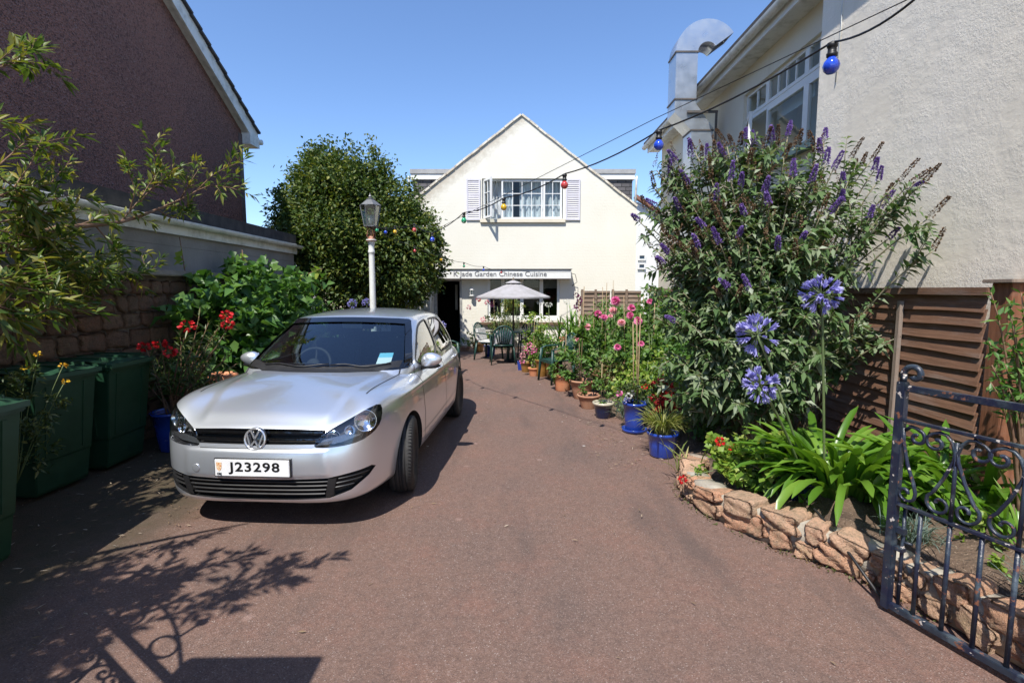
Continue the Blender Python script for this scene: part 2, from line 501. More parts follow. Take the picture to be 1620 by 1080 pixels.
def block_mat():
    m, nt, b = newmat("grey_rendered_block"); v = coords(nt)
    c = mixc(nt, mapr(nt, noise(nt, v, 1.3, 6, .65), .35, .66), (.30, .285, .27), (.205, .195, .185))
    tc = nt.nodes.new("ShaderNodeTexCoord"); mp = nt.nodes.new("ShaderNodeMapping")
    mp.inputs["Rotation"].default_value = (R(90), 0, R(90)); nt.links.new(tc.outputs["Object"], mp.inputs[0])
    br = nt.nodes.new("ShaderNodeTexBrick"); br.inputs["Scale"].default_value = 1
    br.inputs["Brick Width"].default_value = .45; br.inputs["Row Height"].default_value = .22
    br.inputs["Mortar Size"].default_value = .007; br.inputs["Mortar Smooth"].default_value = .7
    nt.links.new(mp.outputs[0], br.inputs["Vector"])
    c = mixc(nt, mth(nt, "MULTIPLY", br.outputs["Fac"], .35), c, (.14, .13, .125))
    nt.links.new(c, b.inputs["Base Color"]); b.inputs["Roughness"].default_value = .92
    h = mth(nt, "ADD", mth(nt, "MULTIPLY", br.outputs["Fac"], -.6), noise(nt, v, 30, 5, .6))
    bump(nt, b, h, .6, .01); return m
MAT["block"] = block_mat()

def slate_mat():
    m, nt, b = newmat("hung_slate")
    tc = nt.nodes.new("ShaderNodeTexCoord"); mp = nt.nodes.new("ShaderNodeMapping")
    mp.inputs["Rotation"].default_value = (R(90), 0, 0); nt.links.new(tc.outputs["Object"], mp.inputs[0])
    br = nt.nodes.new("ShaderNodeTexBrick"); br.inputs["Scale"].default_value = 1
    br.inputs["Brick Width"].default_value = .26; br.inputs["Row Height"].default_value = .115
    br.inputs["Mortar Size"].default_value = .010
    br.inputs["Color1"].default_value = rgb((.085, .08, .085)); br.inputs["Color2"].default_value = rgb((.14, .13, .135))
    br.inputs["Mortar"].default_value = rgb((.02, .02, .02))
    nt.links.new(mp.outputs[0], br.inputs["Vector"]); nt.links.new(br.outputs["Color"], b.inputs["Base Color"])
    b.inputs["Roughness"].default_value = .7
    bump(nt, b, mth(nt, "MULTIPLY", br.outputs["Fac"], -1), .8, .02); return m
MAT["slate"] = slate_mat()

def lace_mat():
    m, nt, b = newmat("lace_curtain"); v = coords(nt)
    b.inputs["Base Color"].default_value = rgb((.80, .84, .86)); b.inputs["Roughness"].default_value = .9
    tr = nt.nodes.new("ShaderNodeBsdfTransparent"); mx = nt.nodes.new("ShaderNodeMixShader")
    k = mapr(nt, noise(nt, coords(nt, (6, 6, 1)), 3, 3), .3, .7, .45, .95)
    nt.links.new(k, mx.inputs[0]); nt.links.new(tr.outputs[0], mx.inputs[1]); nt.links.new(b.outputs[0], mx.inputs[2])
    nt.links.new(mx.outputs[0], nt.nodes["Material Output"].inputs["Surface"]); return m
MAT["lace"] = lace_mat()

# ------------------------------------------------------------------ ground
mb = MB(); mb.add([(-120,-60,-.012),(120,-60,-.012),(120,200,-.012),(-120,200,-.012)], [(0,1,2,3)])
tag(mb.build("ground", M("distant_ground", (.14, .12, .10), (.20, .17, .13), .5, .95)), kind="structure")
mb = MB()
nx, ny = 40, 80
vs = []; fs = []
for j in range(ny+1):
    for i in range(nx+1):
        x = -6.0 + 10.4*i/nx; y = -3 + 19.2*j/ny
        z = .006*math.sin(x*1.3+y*.7) + .004*math.sin(x*2.9-y*1.1)
        vs.append((x, y, z))
for j in range(ny):
    for i in range(nx):
        a = j*(nx+1)+i; fs.append((a, a+1, a+nx+2, a+nx+1))
mb.add(vs, fs, 0, True)
tag(mb.build("driveway", MAT["asphalt"]), kind="structure")

# planting bed on the right
def bed_edge(y):
    pts = [(-1, 2.60), (1.6, 2.52), (2.4, 2.36), (2.75, 2.26), (3.0, 2.08), (3.3, 1.86), (3.6, 1.70), (3.95, 1.58), (4.2, 1.56), (4.45, 1.74), (5.2, 1.72), (6.2, 1.45), (8, 1.15), (10, .95), (12, .95), (13.8, .95)]
    for (a, p), (b_, q) in zip(pts, pts[1:]):
        if y <= b_: return p + (q-p)*(y-a)/(b_-a)
    return pts[-1][1]
def bed_h(x, y):
    e = bed_edge(y); t = max(0.0, min(1, (x-e)/.22))
    top = .21 if y < 4.3 else max(.03, .21 - (y-4.3)*.35)
    return t*top + .015*math.sin(x*9+y*7)*t + .012*math.sin(x*23-y*17)*t
mb = MB(); vs = []; fs = []
nx, ny = 46, 190
for j in range(ny+1):
    y = -1 + 14.7*j/ny
    for i in range(nx+1):
        x = bed_edge(y) + (3.62-bed_edge(y))*(i/nx)
        vs.append((x, y, bed_h(x, y)-.012+ (.02 if i else -.02)))
for j in range(ny):
    for i in range(nx):
        a = j*(nx+1)+i; fs.append((a, a+1, a+nx+2, a+nx+1))
mb.add(vs, fs, 0, True)
tag(mb.build("garden_soil", MAT["soil"]), kind="structure")

# ------------------------------------------------------------------ rubble stones
def stone(mb, c, size, ax, mi=0, seg=4, seed=0):
    "rounded irregular block; ax = (along, out, up) unit vectors"
    rnd = random.Random(seed)
    ph = [rnd.uniform(0, 6.28) for _ in range(6)]
    am = rnd.uniform(.05, .12)
    tw = [rnd.uniform(-.16, .16) for _ in range(4)]
    v = []; idx = {}; f = []
    def P(a, b_, c_):
        key = (round(a, 4), round(b_, 4), round(c_, 4))
        if key in idx: return idx[key]
        # squircle rounding
        x, y, z = a, b_, c_
        k = 6.5
        n = (abs(x)**k + abs(y)**k + abs(z)**k)**(1/k)
        x, y, z = x/n, y/n, z/n
        d = 1 + .035*math.sin(13*x+ph[4])*math.sin(11*z+ph[5]) + am*math.sin(3*x+ph[0]+2*z)*math.cos(2.4*y+ph[1]) + am*.8*math.sin(5*z+ph[2]+3*x) + am*.5*math.sin(9*x+ph[3]+6*z)
        x, y, z = x*d, y*d*(1+tw[3]*x), z*d
        z += tw[0]*x*.5; x += tw[1]*z*.5; z *= 1+tw[2]*x
        idx[key] = len(v)
        v.append(Vector(c) + ax[0]*(x*size[0]/2) + ax[1]*(y*size[1]/2) + ax[2]*(z*size[2]/2))
        return idx[key]
    s = [-1 + 2*i/seg for i in range(seg+1)]
    for i in range(seg):
        for j in range(seg):
            a0, a1, b0, b1 = s[i], s[i+1], s[j], s[j+1]
            for t in (-1, 1):
                f.append((P(a0,b0,t), P(a1,b0,t), P(a1,b1,t), P(a0,b1,t)))
                f.append((P(a0,t,b0), P(a1,t,b0), P(a1,t,b1), P(a0,t,b1)))
                f.append((P(t,a0,b0), P(t,a1,b0), P(t,a1,b1), P(t,a0,b1)))
    mb.add(v, f, mi, True)

def path_at(path, s):
    for a, b_ in zip(path, path[1:]):
        L = (b_-a).length
        if s <= L: return a + (b_-a)*(s/L), (b_-a).normalized()
        s -= L
    return path[-1], (path[-1]-path[-2]).normalized()

# curved granite wall of the bed
path = [Vector(p+(0,)) for p in [(1.72,4.52),(1.56,4.36),(1.50,4.12),(1.53,3.88),(1.62,3.62),(1.76,3.36),(1.95,3.14),(2.12,2.94),(2.24,2.70),(2.31,2.45),(2.38,2.15),(2.46,1.8),(2.52,1.4),(2.56,.9)]]
# smooth
def chaikin(p, n=2):
    for _ in range(n):
        q = [p[0]]
        for a, b_ in zip(p, p[1:]): q += [a*.75+b_*.25, a*.25+b_*.75]
        q.append(p[-1]); p = q
    return p
path = chaikin(path, 2)
Ltot = sum((b_-a).length for a, b_ in zip(path, path[1:]))
bw = empty("raised_bed_wall", (1.62, 3.6, 0), label="low curved wall of pink granite lumps holding the flower bed by the gate", cat="garden wall")
core = MB(); sts = MB()
n = 60; vs = []; fs = []
for i in range(n+1):
    p, t = path_at(path, Ltot*i/n); o_ = Vector((t.y, -t.x, 0))
    if o_.x > 0: o_ = -o_
    o_ = Vector((-abs(t.y), t.x*(1 if t.y < 0 else -1), 0)) if False else Vector((t.y, -t.x, 0))
    for a, z in ((-.075, 0), (-.075, .205), (.075, .205), (.075, 0)): vs.append(p + o_*a + Vector((0,0,z + (.012*math.sin(i*1.7) if z else 0))))
for i in range(n):
    for k in range(4):
        a = i*4+k; b_ = i*4+(k+1) % 4
        fs.append((a, b_, b_+4, a+4))
fs += [(0,1,2,3), (n*4+3, n*4+2, n*4+1, n*4)]
core.add(vs, fs, 0, True)
core.build("mortar", MAT["mortar"], bw)
rs = random.Random(11); sd = 0
for z0, hh, Ls in ((0.0, .12, (.12, .34)), (.112, .112, (.11, .30))):
    s = rs.uniform(0, .06)
    while s < Ltot-.06:
        L = rs.uniform(*Ls); h = hh*rs.uniform(.72, 1.28)
        if rs.random() < .25: L *= .45; h *= .7
        p, t = path_at(path, s+L/2); out = Vector((t.y, -t.x, 0)).normalized()
        # path runs towards the camera; the drive lies on its right-hand side seen along t
        if out.x > 0 and t.y < 0: out = -out
        tilt = rs.uniform(-.3, .3)
        al = (t + Vector((0,0,tilt))).normalized(); up = Vector((0,0,1)) - al*al.z; up.normalize()
        sd += 1
        stone(sts, p + out*rs.uniform(.0, .022) + Vector((0,0,z0+h/2)), (L-.012, rs.uniform(.185, .22), h-.004), (al, out, up), 0, 9, sd)
        s += L + rs.uniform(-.004, .03)
sts.build("granite_stones", MAT["granite"], bw, fix=False)

# granite boundary wall, darkened for its shade, on the left with a cement cap
lw = empty("boundary_wall", (-4.2, 6, 0), label="shade-darkened granite boundary wall behind the green bins", cat="wall")
mb = MB(); mb.box(-4.38, -4.20, -1.0, 10.6, 0, 1.86); mb.build("mortar", MAT["mortar_shaded"], lw)
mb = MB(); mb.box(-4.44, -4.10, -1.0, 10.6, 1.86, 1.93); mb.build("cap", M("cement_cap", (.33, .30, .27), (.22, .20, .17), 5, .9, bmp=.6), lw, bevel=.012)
mb = MB(); sd = 1000
z = 0.0
while z < 1.78:
    h = rs.uniform(.11, .20); h = min(h, 1.86-z)
    s = 1.6
    while s < 10.5:
        L = rs.uniform(.12, .36); sd += 1
        stone(mb, (-4.20+rs.uniform(-.01, .015), s+L/2, z+h/2), (L-.012, .075, h-.010), (Vector((0,1,0)), Vector((1,0,0)), Vector((0,0,1))), 0, 5, sd)
        s += L
    z += h
mb.build("granite_stones", MAT["granite_shaded"], lw, fix=False)

# ------------------------------------------------------------------ window builder
def window(parent, O, U, N, u0, u1, z0, z1, cols, rows, fw=.05, bw=.018, name="window", mats=None, panes=True, dep=.05):
    "O origin, U unit along the wall, N outward; frame > pane"
    fm, gm = mats or (MAT["white"], MAT["glass"])
    O, U, N = Vector(O), Vector(U), Vector(N); Z = Vector((0,0,1))
    def bx(mb, a0, a1, c0, c1, n0, n1):
        v = [O + U*a + N*b_ + Z*c for c in (c0, c1) for a, b_ in ((a0,n0),(a1,n0),(a1,n1),(a0,n1))]
        mb.add(v, [(0,3,2,1),(4,5,6,7),(0,1,5,4),(1,2,6,5),(2,3,7,6),(3,0,4,7)])
    mb = MB()
    bx(mb, u0, u0+fw, z0, z1, 0, dep); bx(mb, u1-fw, u1, z0, z1, 0, dep)
    bx(mb, u0+fw, u1-fw, z0, z0+fw, 0, dep-.002); bx(mb, u0+fw, u1-fw, z1-fw, z1, 0, dep-.002)
    for i in range(1, cols):
        u = u0+fw + (u1-u0-2*fw)*i/cols; bx(mb, u-bw/2, u+bw/2, z0+fw, z1-fw, .008, dep-.012)
    for j in range(1, rows):
        zz = z0+fw + (z1-z0-2*fw)*j/rows; bx(mb, u0+fw, u1-fw, zz-bw/2, zz+bw/2, .010, dep-.014)
    fr = mb.build(name, fm, parent)
    if panes:
        p = MB(); v = [O+U*a+N*.022+Z*c for a, c in ((u0+fw*.6, z0+fw*.6), (u1-fw*.6, z0+fw*.6), (u1-fw*.6, z1-fw*.6), (u0+fw*.6, z1-fw*.6))]
        p.add(v, [(0,1,2,3)]); p.build("pane", gm, fr, fix=False)
    return fr

# ------------------------------------------------------------------ restaurant house at the end of the drive
YF = 15.2
def fx(px, py=400): return at(px, py, YF).x
def fz(py): return at(810, py, YF).z
hs = empty("restaurant_house", (.25, YF, 0), label="cream gabled house with shuttered upstairs window and restaurant sign at the end of the drive", cat="house")
xl, xr, xa = fx(640, 320), fx(1008, 320), fx(825, 182)
za = fz(182); zr = fz(327)
xl = xa - (xr - xa)
mb = MB()
XLL = fx(655)
poly = [(xl, -.05), (xr, -.05), (xr, zr), (xa+.05, za-.03), (xa, za), (xa-.06, za-.05), (xl, zr)]
mb.prism(poly, YF, YF+.30, "y")
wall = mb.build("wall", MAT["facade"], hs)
W1 = (fx(763), fx(893), fz(348), fz(282.5))
W2 = (fx(771), fx(886), fz(506), fz(441))
D1 = (fx(687), fx(729), -.2, fz(443))
def cutter(x0, x1, y0, y1, z0, z1):
    c = MB(); c.box(x0, x1, y0, y1, z0, z1); return c.build("cut", MAT["cream_wall"])
cs = []
for (a, b_, c, d) in (W1, W2, D1):
    co = cutter(a, b_, YF-.5, YF+1, c, d); co.location = (-hs.location.x, -hs.location.y, 0); cs.append(co)
for co in cs:   # cutters live in the house frame
    co.parent = hs; co.location = (0, 0, 0)
    for v in co.data.vertices: v.co.x -= hs.location.x; v.co.y -= hs.location.y
bpy.context.view_layer.update()
carve(wall, cs)
# side walls, roof, back
mb = MB()
mb.box(xl, xl+.25, YF+.30, YF+8, 0, zr-.05); mb.box(xr-.25, xr, YF+.30, YF+8, 0, zr-.05); mb.box(xl, xr, YF+8, YF+8.2, 0, zr)
mb.build("side_walls", MAT["facade"], hs)
mb = MB()
for sx in (-1, 1):
    e = xr if sx > 0 else xl
    mb.prism([(xa, za-.32), (xa, za-.18), (e+sx*.08, zr-.16), (e+sx*.08, zr-.30)], YF+.30, YF+8.3, "y")
mb.build("roof", MAT["tile"], hs)
# verge capping stones along the gable
mb = MB()
for sx in (-1, 1):
    e = Vector((xr if sx > 0 else xl, 0, zr)); a = Vector((xa, 0, za))
    nseg = 14
    for i in range(nseg):
        p = e.lerp(a, i/nseg); q = e.lerp(a, (i+1)/nseg-.004)
        mb.beam((p.x, YF+.14, p.z+.015+.008*math.sin(i*2.1)), (q.x, YF+.14, q.z+.015+.008*math.sin(i*2.1+1)), .37, .055)
mb.build("verge", M("verge_cement", (.74, .69, .58), (.50, .43, .33), 5, .9, bmp=.6, bscale=40, lo=.40, hi=.62), hs)
# upstairs window: open left casement, fixed middle, closed right casement
mb = MB(); rv = .10
mb.box(W1[0], W1[0]+.05, YF+rv, YF+rv+.08, W1[2], W1[3]); mb.box(W1[1]-.05, W1[1], YF+rv, YF+rv+.08, W1[2], W1[3])
mb.box(W1[0]+.05, W1[1]-.05, YF+rv, YF+rv+.08, W1[2], W1[2]+.05); mb.box(W1[0]+.05, W1[1]-.05, YF+rv, YF+rv+.08, W1[3]-.05, W1[3])
wf = mb.build("window", MAT["white"], hs)
z0, z1 = W1[2]+.04, W1[3]-.03
window(wf, (0, YF+rv-.01, 0), (1,0,0), (0,-1,0), fx(793.5), fx(858), z0, z1, 4, 3, .045, .02, "window_frame")
window(wf, (0, YF+rv-.012, 0), (1,0,0), (0,-1,0), fx(859), fx(888.5), z0, z1, 2, 3, .055, .02, "casement")
hx = fx(767); an = R(62)
window(wf, (hx, YF+rv-.03, 0), (math.cos(an), -math.sin(an), 0), (math.sin(an)*-1, -math.cos(an), 0), 0, fx(793.5)-fx(766), z0, z1, 2, 3, .055, .02, "casement")
mb = MB(); vs = []; fs = []
nn = 90
for (xa_, xb_, zt) in ((fx(772), fx(812), z1), (fx(822), fx(890), z1)):
    k0 = len(vs)
    for i in range(nn+1):
        x = xa_ + (xb_-xa_)*i/nn; y = YF+.30 + .03*math.sin(i*.55)
        vs += [(x, y, z0-.02 + .03*abs(math.sin(i*.3))), (x, y, zt)]
    for i in range(nn): fs.append((k0+2*i, k0+2*i+2, k0+2*i+3, k0+2*i+1))
mb.add(vs, fs, 0, True); mb.build("lace_curtain", MAT["lace"], wf, fix=False)
mb = MB(); mb.box(fx(760), fx(893.5), YF-.07, YF+.02, fz(352.5), fz(346.8)); mb.build("window_sill", MAT["cream_wall"], hs, bevel=.008)
# shutters with louvres
for (a, b_) in ((fx(738.5), fx(760.5)), (fx(894), fx(916.5))):
    mb = MB(); zb, zt = fz(348.5), fz(283)
    mb.box(a, a+.045, YF-.045, YF-.003, zb, zt); mb.box(b_-.045, b_, YF-.045, YF-.003, zb, zt)
    mb.box(a+.045, b_-.045, YF-.043, YF-.003, zb, zb+.06); mb.box(a+.045, b_-.045, YF-.043, YF-.003, zt-.06, zt)
    nl = 20
    for i in range(nl):
        zc = zb+.06 + (zt-zb-.12)*(i+.5)/nl
        mb.add([(a+.045, YF-.038, zc-.028), (b_-.045, YF-.038, zc-.028), (b_-.045, YF-.012, zc+.016), (a+.045, YF-.012, zc+.016),
                (a+.045, YF-.034, zc-.034), (b_-.045, YF-.034, zc-.034), (b_-.045, YF-.006, zc+.010), (a+.045, YF-.006, zc+.010)],
               [(0,1,2,3),(7,6,5,4),(0,4,5,1),(1,5,6,2),(2,6,7,3),(3,7,4,0)])
    mb.build("shutter", MAT["shutter"], hs)
# ground floor window
gx = [fx(p, 470) for p in (771, 794.5, 824.5, 855.5, 886)]
mb = MB(); wz0, wz1 = W2[2], W2[3]
ry = YF+.06
mb.box(gx[0]-.02, gx[-1]+.02, ry, ry+.10, wz0, fz(499.5))
for g in (gx[0]-.02, gx[1]-.03, gx[2]-.03, gx[3]-.03, gx[4]-.08):
    mb.box(g, g+.10, ry, ry+.10, fz(499.5), wz1)
wf2 = mb.build("window", MAT["white"], hs)
mb = MB(); mb.add([(gx[0], ry+.06, wz0), (gx[-1], ry+.06, wz0), (gx[-1], ry+.06, wz1), (gx[0], ry+.06, wz1)], [(0,1,2,3)])
mb.build("pane", MAT["glass"], wf2, fix=False)
mb = MB(); mb.box(fx(760, 510), fx(892, 510), YF-.10, YF+.05, fz(513), fz(509.5)); mb.build("window_ledge", M("brown_ledge", (.16, .10, .06), None, 6, .7), hs)
mb = MB()  # blind strips inside
for i in range(4): mb.box(gx[i]+.07, gx[i+1]-.05, ry+.16, ry+.18, fz([462, 459, 455, 456][i]), wz1)
mb.build("blind", M("grey_blind", (.16, .16, .14), (.10, .10, .09), 4, .8), wf2)
# interior shell
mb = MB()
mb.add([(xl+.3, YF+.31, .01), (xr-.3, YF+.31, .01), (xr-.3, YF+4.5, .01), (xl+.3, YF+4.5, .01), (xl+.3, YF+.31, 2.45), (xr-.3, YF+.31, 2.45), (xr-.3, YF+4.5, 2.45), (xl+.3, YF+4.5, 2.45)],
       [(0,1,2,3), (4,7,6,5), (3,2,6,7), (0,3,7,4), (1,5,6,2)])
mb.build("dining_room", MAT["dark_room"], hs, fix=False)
mb = MB(); mb.box(xl+.3, xr-.3, YF+1.6, YF+1.65, 2.6, 5.2); mb.build("bedroom_back_wall", M("bedroom_wall", (.10, .12, .15), None, 2, .9), hs)
# door frame, open leaf, things inside the doorway
mb = MB(); dz = D1[3]
mb.box(D1[0]-.03, D1[0]+.06, YF-.02, YF+.14, 0, dz+.05); mb.box(D1[1]-.04, D1[1]+.02, YF-.02, YF+.14, 0, dz+.05); mb.box(D1[0]+.06, D1[1]-.04, YF-.02, YF+.14, dz-.03, dz+.05)
mb.build("door_frame", M("door_frame_paint", (.28, .27, .25), (.5, .49, .46), 5, .5), hs)
dl = MB(); dl.box(D1[0]-.075, D1[0]-.03, YF-.72, YF-.03, .02, dz-.02)
dlo = dl.build("door", MAT["white_dirty"], hs, bevel=.006)
mb = MB(); mb.box(fx(714), fx(718), YF+.9, YF+.95, fz(492), fz(450)); mb.build("bright_slit", M("pale_panel", (.5, .46, .38), None, 5, .7), hs)
# projecting awning box with the sign
aw = MB(); A0, A1 = at(680, 430, YF-.34).x, at(903.5, 430, YF-.34).x
za0, za1 = at(810, 441, YF-.34).z, at(810, 426.5, YF-.34).z
ay = YF-.34
aw.prism([(ay, za0), (ay, za1), (YF, za1), (YF, za0+.02)], A0, A1, "x")
awo = aw.build("awning_box", MAT["white"], hs)
mb = MB(); mb.prism([(ay-.03, za1+.002), (ay-.03, za1+.022), (YF, za1+.026), (YF, za1+.006)], A0-.03, A1+.03, "x"); mb.build("awning_lid", MAT["felt"], hs)
mb = MB(); mb.box(A0, A1, ay-.008, ay, za0-.012, za0+.012); mb.build("awning_lip", M("dark_lip", (.12, .10, .09)), hs)

def text_mesh(name, body, size, mat, parent=None, loc=(0,0,0), rot=(math.pi/2,0,0), ext=.002, off=0.0, align="LEFT", sx=1.0, space=1.0):
    cu = bpy.data.curves.new(name, "FONT"); cu.body = body; cu.size = size; cu.extrude = ext; cu.offset = off
    cu.align_x = align; cu.align_y = "CENTER"; cu.resolution_u = 3; cu.space_character = space
    ob = bpy.data.objects.new(name, cu); COL.objects.link(ob)
    bpy.context.view_layer.update()
    dg = bpy.context.evaluated_depsgraph_get()
    me = bpy.data.meshes.new_from_object(ob.evaluated_get(dg), depsgraph=dg)
    bpy.data.objects.remove(ob); bpy.data.curves.remove(cu)
    T = Matrix.Translation(Vector(loc)) @ Euler(rot).to_matrix().to_4x4() @ Matrix.Diagonal((sx, 1, 1, 1))
    me.transform(T)
    if parent is not None: me.transform(Matrix.Translation(-root_loc(parent)))
    me.materials.clear(); me.materials.append(mat)
    return link_mesh(name, me, parent)
sgm = M("sign_lettering", (.12, .12, .13), None, 3, .6)
t0 = at(717, 434, ay).x; t1 = at(864, 434, ay).x
tx = text_mesh("sign_text", "K Jade Garden Chinese Cuisine", .205, sgm, awo, (t0, ay-.006, (za0+za1)/2+.003), ext=.003)
wd = max(v.co.x for v in tx.data.vertices) - min(v.co.x for v in tx.data.vertices)
mn = min(v.co.x for v in tx.data.vertices)
for v in tx.data.vertices: v.co.x = mn + (v.co.x-mn)*(t1-t0)/wd
# wall lantern beside the door
wl = empty("wall_lantern", (fx(746.5), YF-.12, fz(467)), label="small white carriage lantern on the wall between door and window", cat="wall lamp")
mb = MB(); c = wl.location
mb.lathe([(.02,-.03),(.075,-.02),(.075,0),(.05,.01)], c, 6, smooth=False)
for k in range(6):
    a = math.pi*k/3; mb.beam(c+Vector((math.cos(a)*.045, math.sin(a)*.045, 0)), c+Vector((math.cos(a)*.07, math.sin(a)*.07, .16)), .008, .008)
mb.lathe([(.085,.16),(.05,.20),(.015,.24),(.0,.27)], c, 6, smooth=False)
mb.beam(c+Vector((0,.12,.22)), c+Vector((0,0,.26)), .012, .012)
mb.build("lantern_frame", MAT["white"], wl)
mb = MB(); mb.lathe([(.04,.01),(.06,.155)], c, 6, smooth=False); mb.build("glass", MAT["glass"], wl, fix=False)
# slate-hung dormers
for sx, (pa, pb) in ((-1, (650.5, 760)), (1, (900, 1003.5))):
    d = empty("dormer", (0, 0, 0)); d.parent = hs
    y0 = YF+.95
    xa_, xb_ = at(pa, 290, y0).x, at(pb, 290, y0).x
    zt = at(810, 268.5, y0).z
    mb = MB(); zb = zr - .7
    mb.box(xa_+.06, xb_-.06, y0, y0+4, zb, zt-.30); mb.build("slate_cheek", MAT["slate"], d)
    mb = MB(); mb.box(xa_, xb_, y0-.06, y0+4.1, zt-.30, zt-.13); mb.build("fascia", MAT["white"], d)
    mb = MB(); mb.box(xa_-.02, xb_+.02, y0-.09, y0+4.1, zt-.13, zt); mb.build("flat_roof", M("lead_roof", (.30, .30, .30), (.40, .40, .39), 5, .7), d)
    xe = xa_ if sx < 0 else xb_
    mb = MB(); mb.tube([(xe+sx*.06, y0-.02, zt-.2), (xe+sx*.06, y0-.02, zt-.35), (xe+sx*.02, y0-.03, zt-1.5)], .035, 10); mb.build("downpipe", MAT["white_dirty"], d)
# low side annexe, mostly behind the tree
an_ = empty("side_annexe", (-2.6, YF+.1, 0), label="low cream side annexe left of the open door, behind the round tree", cat="outbuilding")
mb = MB(); mb.box(-5.6, XLL, YF+.05, YF+3, 0, 2.15); mb.build("wall", MAT["cream_wall"], an_)
mb = MB(); mb.box(-5.7, XLL-.02, YF-.1, YF+3.1, 2.15, 2.27); mb.build("roof", MAT["felt"], an_)
mb = MB()
for i in range(5): mb.box(-3.9+i*.2, -3.71+i*.2, YF+.02, YF+.05, .05, 1.95)
mb.build("door", MAT["white"], an_)
# house behind on the right
bh = empty("white_neighbour_house", (4.6, 21, 0), label="white house with small windows glimpsed behind the cream house on the right", cat="house")
Yb = 20.5
xq = at(1006, 380, Yb).x
zq = at(1010, 330, Yb).z
mb = MB(); mb.prism([(xq-.8, 0), (xq+6, 0), (xq+6, zq-3.2), (xq+.05, zq+.25), (xq-.8, zq+.1)], Yb, Yb+5, "y"); mb.build("wall", MAT["white"], bh)
mb = MB(); mb.beam((xq-.1, Yb-.1, zq+.45), (xq+2.6, Yb-.1, zq-1.25), .3, .12); mb.build("verge", M("red_verge", (.30, .13, .08), (.2, .1, .07), 8, .8), bh)
for (a, b_, c, d) in ((1011, 1017.5, 402, 412), (1011, 1017.5, 416, 426)):
    window(bh, (0, Yb-.02, 0), (1,0,0), (0,-1,0), at(a, 400, Yb).x-.05, at(b_, 400, Yb).x+.1, at(810, d, Yb).z, at(810, c, Yb).z, 1, 1, .06, .02, "window", (MAT["white"], M("dark_pane%d" % c, (.05, .08, .12), None, 3, .1)))

# ------------------------------------------------------------------ tall building on the right
rb = empty("rendered_house", (4.4, 5, 0), label="tall cream rendered house with white eaves along the right side of the drive", cat="house")
XR, XN = 3.86, 3.62
yj = 6.32
mb = MB(); mb.box(XN, 8.5, -3.0, yj, -.05, 7.4)
mb.build("rough_wall", MAT["rough_wall"], rb)
mb = MB(); mb.box(XR, 8.5, yj+.002, 13.6, -.05, 5.28)
wl_ = mb.build("wall", MAT["cream_wall"], rb)
wy0, wy1, wz0, wz1 = 6.36, 8.88, 3.60, 4.90
cc = MB(); cc.box(XR-.5-rb.location.x, XR+.9-rb.location.x, wy0-rb.location.y, wy1-rb.location.y, wz0, wz1)
co = cc.build("cut", MAT["cream_wall"]); co.parent = rb; bpy.context.view_layer.update(); carve(wl_, [co])
O = (XR+.10, 0, 0); U = (0,1,0); N = (-1,0,0)
zt = 4.46
mb = MB()
mb.box(XR+.06, XR+.13, wy0, wy1, zt, zt+.06)
mb.build("window_transom", MAT["white"], rb)
window(rb, O, U, N, wy0, 7.12, zt+.06, wz1, 3, 1, .045, .03, "window")
window(rb, O, U, N, 7.12, 8.18, zt+.06, wz1, 4, 1, .05, .03, "window")
window(rb, O, U, N, 8.18, wy1, zt+.06, wz1, 2, 1, .05, .03, "window")
window(rb, O, U, N, wy0, 7.12, wz0, zt, 1, 1, .07, .02, "window")
window(rb, O, U, N, 7.12, 8.18, wz0, zt, 1, 1, .05, .02, "window")
a_ = R(20)
window(rb, (XR+.10, wy1, 0), (-math.sin(a_), -math.cos(a_), 0), (-math.cos(a_), math.sin(a_), 0), 0, .62, wz0, zt, 1, 1, .055, .02, "window")
mb = MB(); mb.box(XR-.10, XR+.12, wy0-.02, wy1+.05, wz0-.10, wz0-.004); mb.build("window_sill", M("teal_sill", (.05, .10, .11), (.09, .15, .15), 6, .5), rb)
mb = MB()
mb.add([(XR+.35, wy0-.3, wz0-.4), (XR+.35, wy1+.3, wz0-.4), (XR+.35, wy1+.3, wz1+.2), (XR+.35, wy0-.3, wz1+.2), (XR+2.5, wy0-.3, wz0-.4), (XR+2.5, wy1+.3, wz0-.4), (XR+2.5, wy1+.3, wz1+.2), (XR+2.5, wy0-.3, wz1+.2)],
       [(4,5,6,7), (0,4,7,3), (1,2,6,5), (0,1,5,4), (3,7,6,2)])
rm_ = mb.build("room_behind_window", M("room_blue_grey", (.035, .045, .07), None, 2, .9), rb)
# pale roller blind seen through the top of the middle light
mb = MB(); mb.box(XR+.20, XR+.215, 7.16, 8.14, 4.28, 4.46); mb.build("blind", M("pale_blind", (.55, .57, .55), None, 3, .8), rb)
# eaves
ye0 = 4.95
mb = MB(); mb.box(XR-.27, XR, yj+.01, 13.9, 5.28, 5.31); mb.box(XR-.27, XN-.002, ye0, yj+.01, 5.28, 5.31)
mb.build("soffit", MAT["white_dirty"], rb)
mb = MB(); mb.box(XR-.30, XR-.27, ye0, 13.9, 5.26, 5.46); mb.build("fascia", MAT["white"], rb)
mb = MB()
prof = []
for k in range(9):
    a = math.pi + math.pi*k/8; prof.append((XR-.37+.07*math.cos(a), 5.42+.075*math.sin(a)))
for k in range(9):
    a = 2*math.pi - math.pi*k/8; prof.append((XR-.37+.060*math.cos(a), 5.42+.062*math.sin(a)))
mb.prism(prof, ye0-.3, 13.95, "y", 0, False); mb.build("gutter", MAT["white_dirty"], rb)
mb = MB(); mb.prism([(XR-.39, 5.47), (XR-.39, 5.53), (8.6, 7.9), (8.6, 7.8)], ye0, 13.95, "y"); mb.build("roof", MAT["tile"], rb)
